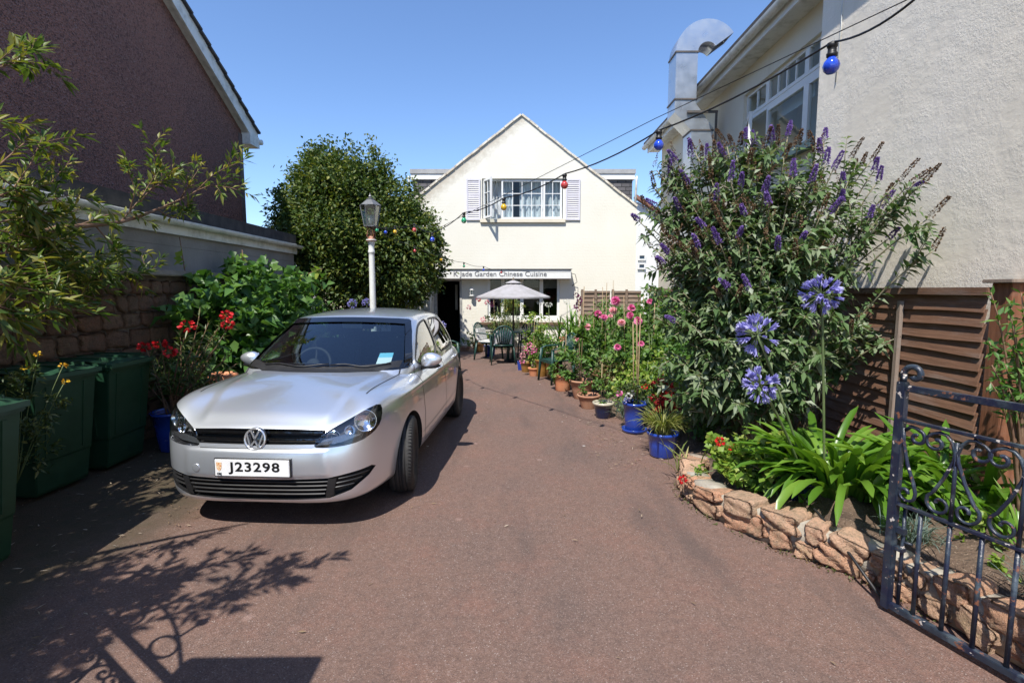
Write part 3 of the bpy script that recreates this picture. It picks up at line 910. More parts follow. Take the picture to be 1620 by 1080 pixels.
mb = MB(); mb.prism([(XR, 5.31), (8.5, 5.31), (8.5, 7.75)], 13.4, 13.6, "y"); mb.build("gable_end", MAT["cream_wall"], rb)
# thin old cable down the rough wall
mb = MB(); mb.tube([(XN-.012, 5.95, 5.2), (XN-.012, 5.93, 4.6), (XN-.012, 5.97, 4.0)], .006, 6); mb.build("wall_cable", MAT["white_dirty"], rb)

# steel extractor duct
du = empty("extractor_duct", (3.45, 9.9, 1.0), label="galvanised steel kitchen extractor duct with a hooked outlet beside the gutter", cat="duct")
yd0, yd1 = 9.70, 10.14
zA = at(1110, 206, yd0).z; zB = at(1085, 178, yd0).z; zC = at(1085, 157, yd0).z; zD = at(1085, 82, yd0).z
xlw = at(1093, 230, yd0).x, at(1127, 230, yd0).x
xup = at(1069, 120, yd0).x, at(1103, 120, yd0).x
def boxduct(prof_l, prof_r, name):
    mb = MB(); mb.prism(prof_l + prof_r[::-1], yd0, yd1, "y"); return mb
mb = boxduct([(xlw[0], .6), (xlw[0], zA), (xup[0], zB), (xup[0], zD)], [(xlw[1], .6), (xlw[1], zA+.04), (xup[1], zB+.15), (xup[1], zD)], "d")
shaft = mb.build("shaft", MAT["galv"], du)
cxx = xup[0] + (xup[1]-xup[0])*1.45; ro = cxx-xup[0]; ri = cxx-xup[1]
outer = []; inner = []
ns = 22
for i in range(ns+1):
    a = math.pi - (math.pi*.80)*i/ns
    outer.append((cxx+ro*math.cos(a), zD+ro*math.sin(a))); inner.append((cxx+ri*math.cos(a), zD+ri*math.sin(a)))
mb = MB()
for i in range(ns):
    for y in (yd0, yd1):
        mb.add([(outer[i][0], y, outer[i][1]), (outer[i+1][0], y, outer[i+1][1]), (inner[i+1][0], y, inner[i+1][1]), (inner[i][0], y, inner[i][1])], [(0,1,2,3)])
    for pr in (outer, inner):
        mb.add([(pr[i][0], yd0, pr[i][1]), (pr[i+1][0], yd0, pr[i+1][1]), (pr[i+1][0], yd1, pr[i+1][1]), (pr[i][0], yd1, pr[i][1])], [(0,1,2,3)], 0, True)
mb.build("outlet_bend", MAT["galv"], du)
mb = MB()
for z, xs in ((zD, xup), (zC, xup), (zA, xlw)):
    mb.box(xs[0]-.015, xs[1]+.015, yd0-.015, yd1+.015, z-.013, z+.013)
mb.build("seam_flange", MAT["galv_seam"], du)
mb = MB(); z = at(1100, 178, yd0).z
mb.box(xlw[0]-.10, xlw[1]+.06, yd0-.05, yd0-.02, z-.02, z+.02); mb.box(xlw[1]+.02, xlw[1]+.055, yd0-.05, yd0-.02, z-.5, z-.02); mb.build("bracket", MAT["galv_seam"], du)

# ------------------------------------------------------------------ left: flat-roofed garage and brown house
ga = empty("flat_roofed_garage", (-5.2, 6, 0), label="grey block garage with flat felt roof and white gutter behind the stone wall", cat="garage")
mb = MB(); mb.box(-6.5, -4.36, -1.0, 10.35, 0, 2.52); mb.build("wall", MAT["block"], ga)
mb = MB(); mb.box(-4.36, -4.31, -1.0, 10.4, 2.40, 2.60); mb.build("fascia", MAT["white_dirty"], ga)
prof = []
for k in range(9):
    a = math.pi + math.pi*k/8; prof.append((-4.255+.055*math.cos(a), 2.565+.06*math.sin(a)))
for k in range(9):
    a = 2*math.pi - math.pi*k/8; prof.append((-4.255+.047*math.cos(a), 2.565+.05*math.sin(a)))
mb = MB(); mb.prism(prof, -1, 10.45, "y"); mb.build("gutter", MAT["white_dirty"], ga)
mb = MB(); mb.box(-6.5, -4.33, -1.0, 10.42, 2.60, 2.78); mb.build("roof", MAT["felt"], ga)
bq = empty("brown_house", (-9, 7, 0), label="brown roughcast house gable with white bargeboard rising above the garage", cat="house")
XB = -6.0
ye = 11.75; ze = at(405, 205, ye).z
p1_ = atx(258, 0, XB)
sl_ = (p1_.z-ze)/(ye-p1_.y)
yr = 3.2; zrg = ze + sl_*(ye-yr)
mb = MB(); mb.prism([(ye, 0), (ye, ze), (yr, zrg), (-5.2, ze), (-5.2, 0)], -13, XB, "x"); mb.build("wall", MAT["brown_wall"], bq)
mb = MB(); mb.box(XB-.02, XB+.012, ye-.13, ye+.015, 0, ze-.1); mb.build("corner_strip", M("corner_mortar", (.13, .09, .085)), bq)
mb = MB(); dn = Vector((0, 1, -sl_)).normalized()
e0 = Vector((XB+.15, ye+.35, ze-.35*sl_+.10)); e1 = Vector((XB+.15, yr, zrg+.10))
mb.beam(e0, e1, .05, .26); mb.beam(e0+Vector((-.10, 0, -.10)), e1+Vector((-.10, 0, -.10)), .18, .03)
mb.box(XB-.2, XB+.185, ye+.02, ye+.44, ze-.30, ze-.06)
mb.build("bargeboard", MAT["white_dirty"], bq)
mb = MB(); n_ = 34
upv = Vector((0, sl_, 1)).normalized()
for i in range(n_):
    a = e0.lerp(e1, i/n_) + upv*.16; b_ = e0.lerp(e1, (i+1.08)/n_) + upv*.145
    mb.beam(a+Vector((.02,0,.012)), b_+Vector((.02,0,-.012)), .12, .045)
mb.prism([(ye+.48, ze-.38*sl_+.17), (yr, zrg+.24), (yr, zrg+.30), (ye+.48, ze-.38*sl_+.23)], -13, XB+.14, "x")
mb.build("roof", MAT["tile"], bq)
mb = MB(); mb.tube([(XB+.22, ye+.50, ze-.14), (XB-3, ye+.50, ze-.14)], .06, 10); mb.build("gutter", MAT["white_dirty"], bq)

# ------------------------------------------------------------------ fences on the right
XF = 3.44
def fence_panel(y0, y1, label, batt=0.5):
    t = empty("board_fence", (XF, (y0+y1)/2, 0), label=label, cat="fence panel", group="brown overlapping board fence panels")
    mb = MB(); z = .12; rs_ = random.Random(int(y0*100)); n = 14; pitch = (1.64-.12)/n
    for i in range(n):
        zz = .12 + pitch*i
        ns_ = 10; vs = []; fs = []
        sag = rs_.uniform(-.012, .012); ph_ = rs_.uniform(0, 6)
        for k in range(ns_+1):
            y = y0+.04 + (y1-y0-.08)*k/ns_
            wv = .006*math.sin(k*.9+ph_) + sag*k/ns_
            for (dx, dz) in ((-.040, 0), (-.012, pitch*1.22), (-.002, pitch*1.22), (-.028, 0)):
                vs.append((XF+dx, y, zz+dz+wv))
        for k in range(ns_):
            for q in range(4):
                a = k*4+q; b_ = k*4+(q+1) % 4; fs.append((a, b_, b_+4, a+4))
        fs += [(0,1,2,3), (ns_*4+3, ns_*4+2, ns_*4+1, ns_*4)]
        mb.add(vs, fs)
    mb.build("boards", MAT["fence"], t)
    mb = MB(); mb.box(XF-.06, XF+.02, y0, y1, 1.655, 1.715); mb.build("top_rail", MAT["fence"], t, bevel=.004)
    mb = MB(); ym = y0+(y1-y0)*batt; mb.beam((XF-.062, ym, .1), (XF-.058, ym, 1.60), .035, .035, up=(1,0,0)); mb.build("batten", MAT["batten"], t)
fl = ["nearest brown fence panel, beside the open gate", "brown fence panel half hidden by the butterfly bush", "brown fence panel behind the butterfly bush stems",
      "fence panel behind the middle of the dahlia bed", "fence panel beyond the dahlias, under the eaves"]
ys = [3.66, 5.58, 7.40, 9.22, 11.04, 12.86]
for i in range(5): fence_panel(ys[i], ys[i+1], fl[i], .42)
def fence_post(y, lab, w_=.10, h=1.74, x=XF):
    t = empty("fence_post", (x, y, 0), label=lab, cat="fence post", group="brown fence posts")
    mb = MB(); mb.box(x-w_/2, x+w_/2, y-w_/2, y+w_/2, 0, h); mb.build("post", MAT["post"], t, bevel=.004)
    mb = MB(); mb.box(x-w_/2-.04, x+w_/2+.04, y-w_/2-.04, y+w_/2+.04, h, h+.025); mb.build("cap", MAT["batten"], t, bevel=.004)
fence_post(3.60, "stout reddish fence post with flat cap at the near end of the fence", .15, 1.745, 3.50)
# far fence facing the camera
def far_panel(x0, x1, y, lab):
    t = empty("slat_fence", ((x0+x1)/2, y, 0), label=lab, cat="fence panel", group="faded slatted fence across the end")
    mb = MB(); n = 13
    for i in range(n):
        z = .1 + 1.5*i/n
        mb.add([(x0,y-.02,z),(x1,y-.02,z),(x1,y+.01,z+.135),(x0,y+.01,z+.135),(x0,y,z),(x1,y,z),(x1,y+.025,z+.135),(x0,y+.025,z+.135)], [(0,1,2,3),(7,6,5,4),(0,4,5,1),(1,5,6,2),(2,6,7,3),(3,7,4,0)])
    mb.build("boards", MAT["fence_far"], t)
    mb = MB(); mb.box(x0, x1, y-.03, y+.03, 1.60, 1.66); mb.build("top_rail", MAT["fence_far"], t)
    mb = MB()
    for xx in (x0+.03, (x0+x1)/2): mb.box(xx-.03, xx+.03, y-.06, y-.03, .05, 1.70)
    mb.build("uprights", MAT["fence_far"], t)
far_panel(1.84, 2.62, 13.75, "faded slatted fence panel nearest the cream house corner")
far_panel(2.66, 3.45, 13.75, "faded slatted fence panel meeting the rendered house")

# ------------------------------------------------------------------ wrought iron gates
def rust_paint(name):
    m, nt, b = newmat(name); v = coords(nt)
    c = mixc(nt, mapr(nt, noise(nt, v, 12, 5), .4, .6), (.013, .017, .040), (.022, .032, .048))
    c = mixc(nt, mapr(nt, noise(nt, v, 9, 4), .56, .66, 0, .7), c, (.09, .12, .14))
    r_ = noise(nt, v, 17, 7, .72)
    c = mixc(nt, mapr(nt, r_, .60, .64), c, (.20, .075, .038))
    c = mixc(nt, mapr(nt, noise(nt, v, 31, 4), .66, .69), c, (.55, .50, .46))
    nt.links.new(c, b.inputs["Base Color"])
    nt.links.new(mapr(nt, r_, .56, .62, .33, .9), b.inputs["Roughness"])
    bump(nt, b, r_, .7, .006); return m
MAT["gate"] = rust_paint("flaking_blue_gate_paint")
def spiral(c, r0, r1, a0, a1, n=22):
    return [(c[0]+(r0+(r1-r0)*(i/n))*math.cos(a0+(a1-a0)*i/n), c[1]+(r0+(r1-r0)*(i/n))*math.sin(a0+(a1-a0)*i/n)) for i in range(n+1)]
def iron_gate(name, label, G0, d, L, joints, group=None, extra=False):
    d = Vector((d[0], d[1], 0)).normalized(); G0 = Vector((G0[0], G0[1], 0)); nn_ = Vector((d.y, -d.x, 0))
    t = empty(name, G0, label=label, cat="gate", group=group)
    def P(u, z, o=0): return G0 + d*u + nn_*o + Vector((0,0,z))
    def bar(mb, a, b_, w, h, up=(0,0,1)): mb.beam(P(*a), P(*b_), w, h, up=up)
    mb = MB(); mb.beam(P(0, .02), P(0, 1.235), .042, .042, up=tuple(d)); mb.build("stile", MAT["gate"], t, bevel=.004)
    mb = MB(); mb.beam(P(L, .02), P(L, 1.235), .042, .042, up=tuple(d)); mb.build("stile", MAT["gate"], t, bevel=.004)
    for nm, z, w_, h_ in (("top_rail", 1.205, .032, .032), ("upper_rail", 1.04, .030, .014), ("middle_rail", .60, .032, .014), ("bottom_rail", .045, .036, .032)):
        mb = MB(); mb.beam(P(.021, z), P(L-.021, z), w_, h_); mb.build(nm, MAT["gate"], t, bevel=.003)
    # curl on top of the stile
    pts = [(0, 1.235), (.0, 1.275)] + [(p[0], p[1]) for p in spiral((.050, 1.275), .050, .012, math.pi, -math.pi*.75, 30)]
    mb = MB(); mb.tube([P(u, z) for u, z in pts], [.016]*4+[.015]*(len(pts)-4), 8); mb.build("finial_curl", MAT["gate"], t, fix=False)
    u = .132
    while u < L-.05:
        mb = MB(); mb.tube([P(u, .06), P(u, .594)], .0105, 10)
        # slight twist texture ridge
        mb.build("bar", MAT["gate"], t, fix=False); u += .128
    mb = MB()
    def rod(pts, r=.0075): mb.tube([P(u_, z_) for u_, z_ in pts], r, 7, flat=1.25)
    for uj in joints:
        rod([(uj, .607), (uj, .99)], .008)
        for sg in (-1, 1):
            top = [(uj+sg*p[0], p[1]) for p in spiral((.085, .962), .052, .010, R(60)+math.pi*.55, -math.pi*1.75, 30)]
            # over-arc to the joint and long leg down, hooking back under
            arc = [(uj+sg*.004, .88), (uj+sg*.006, .94), (uj+sg*.02, .985), (uj+sg*.045, 1.012), (uj+sg*.075, 1.018), (uj+sg*.105, 1.005)] 
            hook = [(uj+sg*(.105-.0)+sg*p[0]-sg*.05, p[1]) for p in spiral((.0, .672), .058, .012, R(20), -math.pi*2.0, 34)]
            leg = [(uj+sg*.008, .90), (uj+sg*.045, .80), (uj+sg*.085, .72), (uj+sg*.108, .695)]
            sp2 = [(uj+sg*p[0], p[1]) for p in spiral((.088, .965), .048, .012, R(50), -math.pi*1.6, 26)]
            rod(arc + sp2[2:]); rod([(uj+sg*.003, .96)] + leg + hook[2:])
    # first half unit by the stile
    rod([(.022, 1.0), (.024, .93), (.05, .82), (.085, .73), (.098, .68)] + [(.098-.046+p[0], p[1]) for p in spiral((0, .668), .046, .010, R(-10), -math.pi*2.0, 30)][1:])
    rod([(.03, .99), (.055, 1.015), (.085, 1.01)] + [(p[0], p[1]) for p in spiral((.085, .965), .040, .010, R(60), -math.pi*1.6, 26)])
    mb.build("scrollwork", MAT["gate"], t, fix=False)
    mb = MB(); mb.tube([P(.045, .03, -.02), P(.045, .60, -.02)], .009, 8); mb.beam(P(.02, .46, -.012), P(.06, .46, -.012), .03, .03); mb.beam(P(.02, .36, -.012), P(.06, .36, -.012), .03, .02)
    mb.tube([P(.045, .40, -.02), P(.085, .40, -.035)], .007, 6); mb.build("drop_bolt", MAT["gate"], t, fix=False)
    if extra:
        mb = MB()
        for uu in (.35, .75, 1.15):
            mb.tube([P(uu+.09*math.cos(a*.3), 1.33+.09*math.sin(a*.3)) for a in range(22)], .010, 6)
            mb.tube([P(uu, 1.42), P(uu, 1.62)], .009, 6); mb.lathe([(0,0),(.035,.03),(.0,.1)], P(uu, 1.6), 8)
        mb.tube([P(.05+1.3*i/20, 1.25+.28*math.sin(math.pi*i/20)) for i in range(21)], .011, 6)
        mb.build("arched_top", MAT["gate"], t, fix=False)
    return t
iron_gate("iron_gate", "open flaking blue wrought iron gate with scrolls at the right edge", (1.99, 2.57), (.3285, -.9445), 1.30, (.26, .516, .772, 1.03))
iron_gate("iron_gate", "matching wrought iron gate leaf left of the camera, casting the scroll shadows", (-1.72, 1.30), (-.82, .57), 1.30, (.26, .516, .772, 1.03), extra=True)
gp = empty("gate_pillar", (-1.65, .78, 0), label="square rendered gate pillar at the left of the entrance", cat="gate pillar")
mb = MB(); mb.box(-1.95, -1.42, .42, .98, 0, 1.92); mb.build("shaft", MAT["rough_wall"], gp)
mb = MB(); mb.box(-2.0, -1.37, .37, 1.03, 1.92, 2.0); mb.build("cap", MAT["mortar"], gp, bevel=.01)
# black rod lying over the bed wall by the gate foot
mb = MB(); a = gnd(1397, 950, .03); b_ = at(1252, 780, 3.55); b_.z = .29
mb.tube([a, a.lerp(b_, .3)+Vector((0,0,.03)), a.lerp(b_, .65)+Vector((0,0,.045)), b_, b_+Vector((-.02, .25, .0))], .009, 8)
tag(mb.build("garden_hose", M("black_rubber", (.012, .012, .013), None, 5, .5)), "thin black hose running over the granite bed wall to the gate foot", "hose")
# ------------------------------------------------------------------ the car (local frame: x across, y back from the nose, z up)
CAR_LOC, CAR_RZ = Vector((-1.775, 3.41, 0)), R(-3.2)
def bspline_rows(P, n):
    "uniform cubic B-spline along axis 0, P already padded with a phantom at each end"
    m = P.shape[0]-3; out = []
    for i in range(m):
        for k in range(n + (1 if i == m-1 else 0)):
            t = k/n
            b0 = (1-t)**3/6; b1 = (3*t**3-6*t*t+4)/6; b2 = (-3*t**3+3*t*t+3*t+1)/6; b3 = t**3/6
            out.append(b0*P[i]+b1*P[i+1]+b2*P[i+2]+b3*P[i+3])
    return np.array(out)
def mirx(a): b_ = a.copy(); b_[..., 0] *= -1; return b_
def loft(G, nv, nu):
    "G rows x cols x 3; first/last rows and cols lie on the centre plane x=0"
    Gv = np.concatenate([mirx(G[1:2]), G, mirx(G[-2:-1])], 0)
    Sv = bspline_rows(Gv, nv)
    S = Sv.transpose(1, 0, 2)
    Su = np.concatenate([mirx(S[1:2]), S, mirx(S[-2:-1])], 0)
    T = bspline_rows(Su, nu).transpose(1, 0, 2)
    T[:, 0, 0] = 0; T[:, -1, 0] = 0; T[0, :, 0] = 0; T[-1, :, 0] = 0
    return T
def loft_mesh(T, name, mats):
    nv, nu = T.shape[:2]
    V = np.concatenate([T.reshape(-1, 3), mirx(T).reshape(-1, 3)], 0)
    f = []
    N = nv*nu
    for j in range(nv-1):
        for i in range(nu-1):
            a = j*nu+i
            f.append((a, a+1, a+nu+1, a+nu)); f.append((N+a, N+a+nu, N+a+nu+1, N+a+1))
    me = bpy.data.meshes.new(name); me.from_pydata([tuple(p) for p in V], [], f)
    bm = bmesh.new(); bm.from_mesh(me); bmesh.ops.remove_doubles(bm, verts=bm.verts, dist=1e-5)
    bmesh.ops.dissolve_degenerate(bm, edges=bm.edges, dist=1e-6)
    bmesh.ops.recalc_face_normals(bm, faces=bm.faces)
    for f_ in bm.faces: f_.smooth = True
    bm.to_mesh(me); bm.free()
    for m_ in mats: me.materials.append(m_)
    return link_mesh(name, me)

def silver_paint():
    m, nt, b = newmat("silver_car_paint"); v = coords(nt)
    c = mixc(nt, mapr(nt, noise(nt, v, 2.0, 3), .35, .65), (.75, .79, .845), (.78, .81, .86))
    nt.links.new(c, b.inputs["Base Color"])
    b.inputs["Metallic"].default_value = .78
    b.inputs["Roughness"].default_value = .29
    b.inputs["Coat Weight"].default_value = 1.0; b.inputs["Coat Roughness"].default_value = .03
    b.inputs["Coat IOR"].default_value = 1.5
    return m
PAINT = silver_paint()
BLK = M("black_plastic", (.018, .018, .019), None, 9, .42)
BLKG = M("gloss_black", (.006, .006, .007), None, 9, .08, coat=1.0)
CABIN = M("cabin_trim", (.030, .031, .034), (.022, .022, .025), 6, .75)
SEAT = M("seat_fabric", (.035, .036, .042), (.05, .05, .058), 30, .9)
CHROME = M("chrome", (.90, .90, .92), None, 4, .20, metal=.85)
REFL = M("lamp_reflector", (.85, .87, .90), None, 30, .12, metal=1.0, bmp=.15, bscale=18)
LENS = glassmat("clear_lens", (.97, .98, 1.0), 1.6)
CGLASS = glassmat("tinted_car_glass", (.68, .79, .80), 2.0)
RUBBER = M("tyre_rubber", (.018, .018, .018), (.032, .030, .029), 12, .75, bmp=.2, bscale=90)
RIM = M("wheel_silver", (.50, .51, .53), None, 6, .35, metal=.7)
LINER = M("wheel_arch_liner", (.010, .010, .010), None, 6, .9)
PLATE = M("plate_white", (.80, .80, .80), None, 5, .35)
PTXT = M("plate_black", (.01, .01, .01), None, 5, .4)

row4 = [(0,0.0),(.22,.004),(.44,.020),(.60,.060),(.705,.135),(.772,.250),(.838,.45),(.882,.68),(.893,1.1),(.898,1.7),(.898,2.4),(.895,3.0),(.882,3.5),(.84,3.85),(.71,4.09),(.45,4.18),(0,4.21)]
row7 = [(0,.095),(.22,.098),(.43,.112),(.61,.140),(.725,.195),(.795,.290),(.830,.49),(.850,.80),(.852,1.15),(.858,1.7),(.862,2.4),(.858,3.0),(.83,3.5),(.76,3.83),(.63,4.03),(.42,4.10),(0,4.12)]
z7 = [.742,.742,.742,.760,.842,.912,.934,.934,.932,.925,.938,.948,.952,.945,.92,.91,.90]
sp10 = [.42,.47,.53,.60,.69,.80,.95,1.15,1.45,1.85,2.3,2.75,3.15,3.45,3.65,3.8,3.9]
def hood_c(s):
    xs = [0,.12,.2,.35,.6,.9,1.2,1.6,2.2,3.8,4.0,4.2]; zs = [.70,.748,.794,.855,.912,.955,.985,1.0,1.0,.98,.95,.9]
    return float(np.interp(s, xs, zs))
nc = 17; G = np.zeros((11, nc, 3))
for i in range(nc):
    x4, s4 = row4[i]; x7, s7 = row7[i]
    fr = max(0, min(1, (s4-.2)/.9))
    back = 1 if i > 12 else 0
    cen = 2.1
    def sc_s(s, d): return s + (d if s < 1.2 else (-d*.5 if s > 3.4 else 0))*(1 - min(1, abs(x4)/.93)*.55)
    G[0, i] = (0, sc_s(s4, .30), .20); G[1, i] = (x4*.60, sc_s(s4, .22), .195)
    G[2, i] = (x4*.955, sc_s(s4, .055), .195 if i < 7 else .20)
    G[3, i] = (x4*.985, sc_s(s4, .018), .27 if i < 6 else .30)
    G[4, i] = (x4, s4, .44 + .06*fr)
    G[5, i] = (x4*.93+x7*.07, s4*.93+s7*.07, .565 + .075*fr)
    G[6, i] = (x4*.55+x7*.45, s4*.58+s7*.42, .66 + (.135*fr if i < 13 else .12) + (.02 if i in (4,5,6) else 0))
    G[7, i] = (x7, s7, z7[i])
    for k, t in ((8, .36), (9, .70), (10, 1.0)):
        x = x7*(1-t); s = s7*(1-t)+sp10[i]*t
        w_ = (x/.84)**2
        zc = hood_c(s)
        zz = zc - .045*w_ if s < 1.3 else zc-.03*w_
        if k == 8: zz = max(zz+.012, z7[i]+(.012 if i < 4 else .012)) if i < 7 else zz + .014
        G[k, i] = (x, s, zz)
TL = loft(G, 12, 9)
def sstep(a, b_, x): t_ = np.clip((x-a)/(b_-a), 0, 1); return t_*t_*(3-2*t_)
_x, _y, _z = np.abs(TL[..., 0]), TL[..., 1], TL[..., 2]
_m = sstep(.13, .24, _y)*(1-sstep(1.15, 1.3, _y))*sstep(.73, .77, _z)
TL[..., 2] = _z + .014*_m*(1-sstep(-.028, .028, _x-(.445+(_y-.1)*.17)))
_m = sstep(.40, .43, _z)*(1-sstep(.585, .61, _z))*(1-sstep(.3, .5, _y))
TL[..., 1] = _y - .010*_m*(1-sstep(.485, .535, _x))
_m = sstep(1.0, 1.25, _y)*(1-sstep(3.5, 3.8, _y))*sstep(.80, .81, _z)*0
_m = sstep(.45, .8, _y)*(1-sstep(3.6, 3.9, _y))
TL[..., 0] = TL[..., 0] + np.sign(TL[..., 0])*(.008*_m*np.exp(-((_z-.845)/.018)**2)*(_x > .7))
LB = loft_mesh(TL, "lower", [PAINT, LINER, BLK, CABIN])

belt = [(0,.995),(.21,1.0),(.43,1.018),(.61,1.055),(.735,1.13),(.790,1.27),(.808,1.52),(.812,1.9),(.817,2.4),(.812,2.9),(.80,3.3),(.77,3.62),(.70,3.86),(.56,3.99),(.3,4.04),(0,4.05)]
topr = [(0,1.85,1.425),(.15,1.855,1.423),(.30,1.87,1.417),(.46,1.885,1.408),(.572,1.92,1.400),(.632,2.01,1.398),(.650,2.2,1.402),(.655,2.4,1.408),(.655,2.65,1.410),(.648,2.9,1.406),(.622,3.15,1.396),(.595,3.38,1.385),(.525,3.56,1.38),(.42,3.68,1.385),(.22,3.74,1.39),(0,3.75,1.392)]
spn = [2.15,2.17,2.2,2.24,2.3,2.38,2.48,2.6,2.74,2.88,3.02,3.16,3.28,3.4,3.48,3.52]
def zroof(s): return float(np.interp(s, [1.85,2.15,2.5,2.8,3.2,3.55,3.75], [1.43,1.470,1.490,1.487,1.465,1.43,1.40]))
def green(off=0.0, zbot=.60):
    nc = 16; Gg = np.zeros((11, nc, 3)); cx_, cy_ = 0, 2.6
    for i in range(nc):
        bx_, bs_ = belt[i]; tx_, ts_, tz_ = topr[i]
        def ins(x, s, o):
            d = Vector((x, (s-cy_)*.45, 0)); l = max(d.length, 1e-3)
            return (x - o*x/l*1.0 if x else 0), s - o*1.4*(1 if s > cy_ else -1)*min(1, abs(s-cy_)/.8)
        bx, bs = ins(bx_, bs_, off); tx, ts = ins(tx_, ts_, off); tz = tz_-off*1.0
        fro = 1 if i < 6 else 0
        Gg[0, i] = (0, bs if False else (1.35+off if i < 8 else 3.6-off)*.5+bs*.5, zbot)
        Gg[1, i] = (bx*.7, bs+(.10 if fro else 0), zbot)
        Gg[2, i] = (bx*1.0, bs+(-.05 if fro else 0), (zbot+.95)/2 if not fro else .80)
        Gg[3, i] = (bx, bs, .955)
        for k, t in ((4, .33), (5, .66), (6, .90)):
            bul = .022*math.sin(math.pi*t)
            x = bx*(1-t)+tx*t; s = bs*(1-t)+ts*t; l = math.hypot(x, s-cy_)
            Gg[k, i] = (x*(1+bul*1.1), cy_+(s-cy_)*(1+bul), .955*(1-t)+tz*t)
        Gg[7, i] = (tx, ts, tz)
        for k, t in ((8, .22), (9, .6), (10, 1.0)):
            x = tx*(1-t); s = ts*(1-t)+spn[i]*t
            Gg[k, i] = (x, s, max(tz, zroof(s)-off - .05*(x/.6)**2))
    return loft(Gg, 5, 6)
TG = green()
GB = loft_mesh(TG, "green", [PAINT, LINER, BLK, CABIN])
# reference surfaces for normals and projection
def bvh_of(o):
    me = o.data; vs = [v.co.copy() for v in me.vertices]; ps = [tuple(p.vertices) for p in me.polygons]
    me.calc_loop_triangles() if hasattr(me, "calc_loop_triangles") else None
    return BVHTree.FromPolygons(vs, ps), vs, ps, [v.normal.copy() for v in me.vertices]
refL, refG = bvh_of(LB), bvh_of(GB)
def smooth_n(ref, p, maxd):
    loc, nrm, idx, d = ref[0].find_nearest(p)
    if loc is None or d > maxd: return None
    vs, ps, ns = ref[1], ref[2], ref[3]
    w = 0; acc = Vector((0,0,0))
    for vi in ps[idx]:
        k = 1/((vs[vi]-loc).length+1e-5); acc += ns[vi]*k*k
    return acc.normalized(), nrm
cav = loft_mesh(green(.035, .42), "cav", [PAINT, LINER, BLK, CABIN])
for p in cav.data.polygons: p.material_index = 3
carve(LB, [GB], "UNION")
carve(LB, [cav], "DIFFERENCE")
refB_me = LB.data
refB = BVHTree.FromPolygons([v.co.copy() for v in refB_me.vertices], [tuple(p.vertices) for p in refB_me.polygons])

# ---- 2D patches projected on the body
def patch2d(poly, step=.03):
    bm = bmesh.new(); vs = [bm.verts.new((p[0], p[1], 0)) for p in poly]; bm.faces.new(vs)
    for ax in (0, 1):
        lo = min(p[ax] for p in poly); hi = max(p[ax] for p in poly); n = int((hi-lo)/step)+1
        for i in range(1, n):
            c = [0,0,0]; c[ax] = lo+(hi-lo)*i/n; nn_ = [0,0,0]; nn_[ax] = 1
            bmesh.ops.bisect_plane(bm, geom=bm.verts[:]+bm.edges[:]+bm.faces[:], plane_co=c, plane_no=nn_)
    bmesh.ops.remove_doubles(bm, verts=bm.verts, dist=1e-5)
    bm.verts.ensure_lookup_table(); bm.verts.index_update()
    V = [(v.co.x, v.co.y) for v in bm.verts]; F = [[v.index for v in f.verts] for f in bm.faces]
    B = [(e.verts[0].index, e.verts[1].index) for e in bm.edges if len(e.link_faces) == 1]
    bm.free(); return V, F, B
def proj(V, mode, ref=None):
    out = []
    bv = ref or refB
    for a, b_ in V:
        if mode == "front": o_, d = Vector((a, -1, b_)), Vector((0,1,0))
        elif mode == "rear": o_, d = Vector((a, 5.5, b_)), Vector((0,-1,0))
        elif mode == "side": o_, d = Vector((2, a, b_)), Vector((-1,0,0))
        elif mode == "top": o_, d = Vector((a, b_, 3)), Vector((0,0,-1))
        hit = bv.ray_cast(o_, d)
        if hit[0] is None:
            near = bv.find_nearest(o_ + d*(2.0 if mode != "side" else 1.1)); out.append((near[0], near[1]))
        else: out.append((hit[0], hit[1]))
    return out
def slab(poly, mode, out_, in_, mi=2, name="cut", step=.03, ref=None, both=False):
    "closed slab following the surface, used as a cutter"
    V, F, B = patch2d(poly, step); H = proj(V, mode, ref)
    D = {"front": Vector((0,-1,0)), "rear": Vector((0,1,0)), "side": Vector((1,0,0)), "top": Vector((0,0,1))}[mode]
    n = len(V); vs = [h[0]+D*out_ for h in H] + [h[0]-D*in_ for h in H]
    fs = [tuple(f) for f in F] + [tuple(i+n for i in f[::-1]) for f in F] + [(a, b_, b_+n, a+n) for a, b_ in B]
    mb = MB(); mb.add(vs, fs, mi)
    if both: mb.add([Vector((-p.x, p.y, p.z)) for p in vs], fs, mi)
    return mb.build(name, [PAINT, LINER, BLK, CABIN])
def skin(poly, mode, off, name, mat, parent, step=.03, ref=None, mirror=False, smooth=True):
    "sheet lying off the surface"
    V, F, B = patch2d(poly, step); H = proj(V, mode, ref)
    D = {"front": Vector((0,-1,0)), "rear": Vector((0,1,0)), "side": Vector((1,0,0)), "top": Vector((0,0,1))}[mode]
    vs = [h[0]+(h[1] if off > 0 or mode != "front" else D)*off for h in H]
    if mirror: vs = [Vector((-p.x, p.y, p.z)) for p in vs]; F = [f[::-1] for f in F]
    mb = MB(); mb.add(vs, [tuple(f) for f in F], 0, smooth)
    return mb.build(name, mat, parent, fix=False)
def chk(poly): return chaikin_closed(poly)
def chaikin_closed(p, n=1):
    for _ in range(n):
        q = []
        for i in range(len(p)):
            a, b_ = p[i], p[(i+1) % len(p)]
            q += [(a[0]*.75+b_[0]*.25, a[1]*.75+b_[1]*.25), (a[0]*.25+b_[0]*.75, a[1]*.25+b_[1]*.75)]
        p = q
    return p

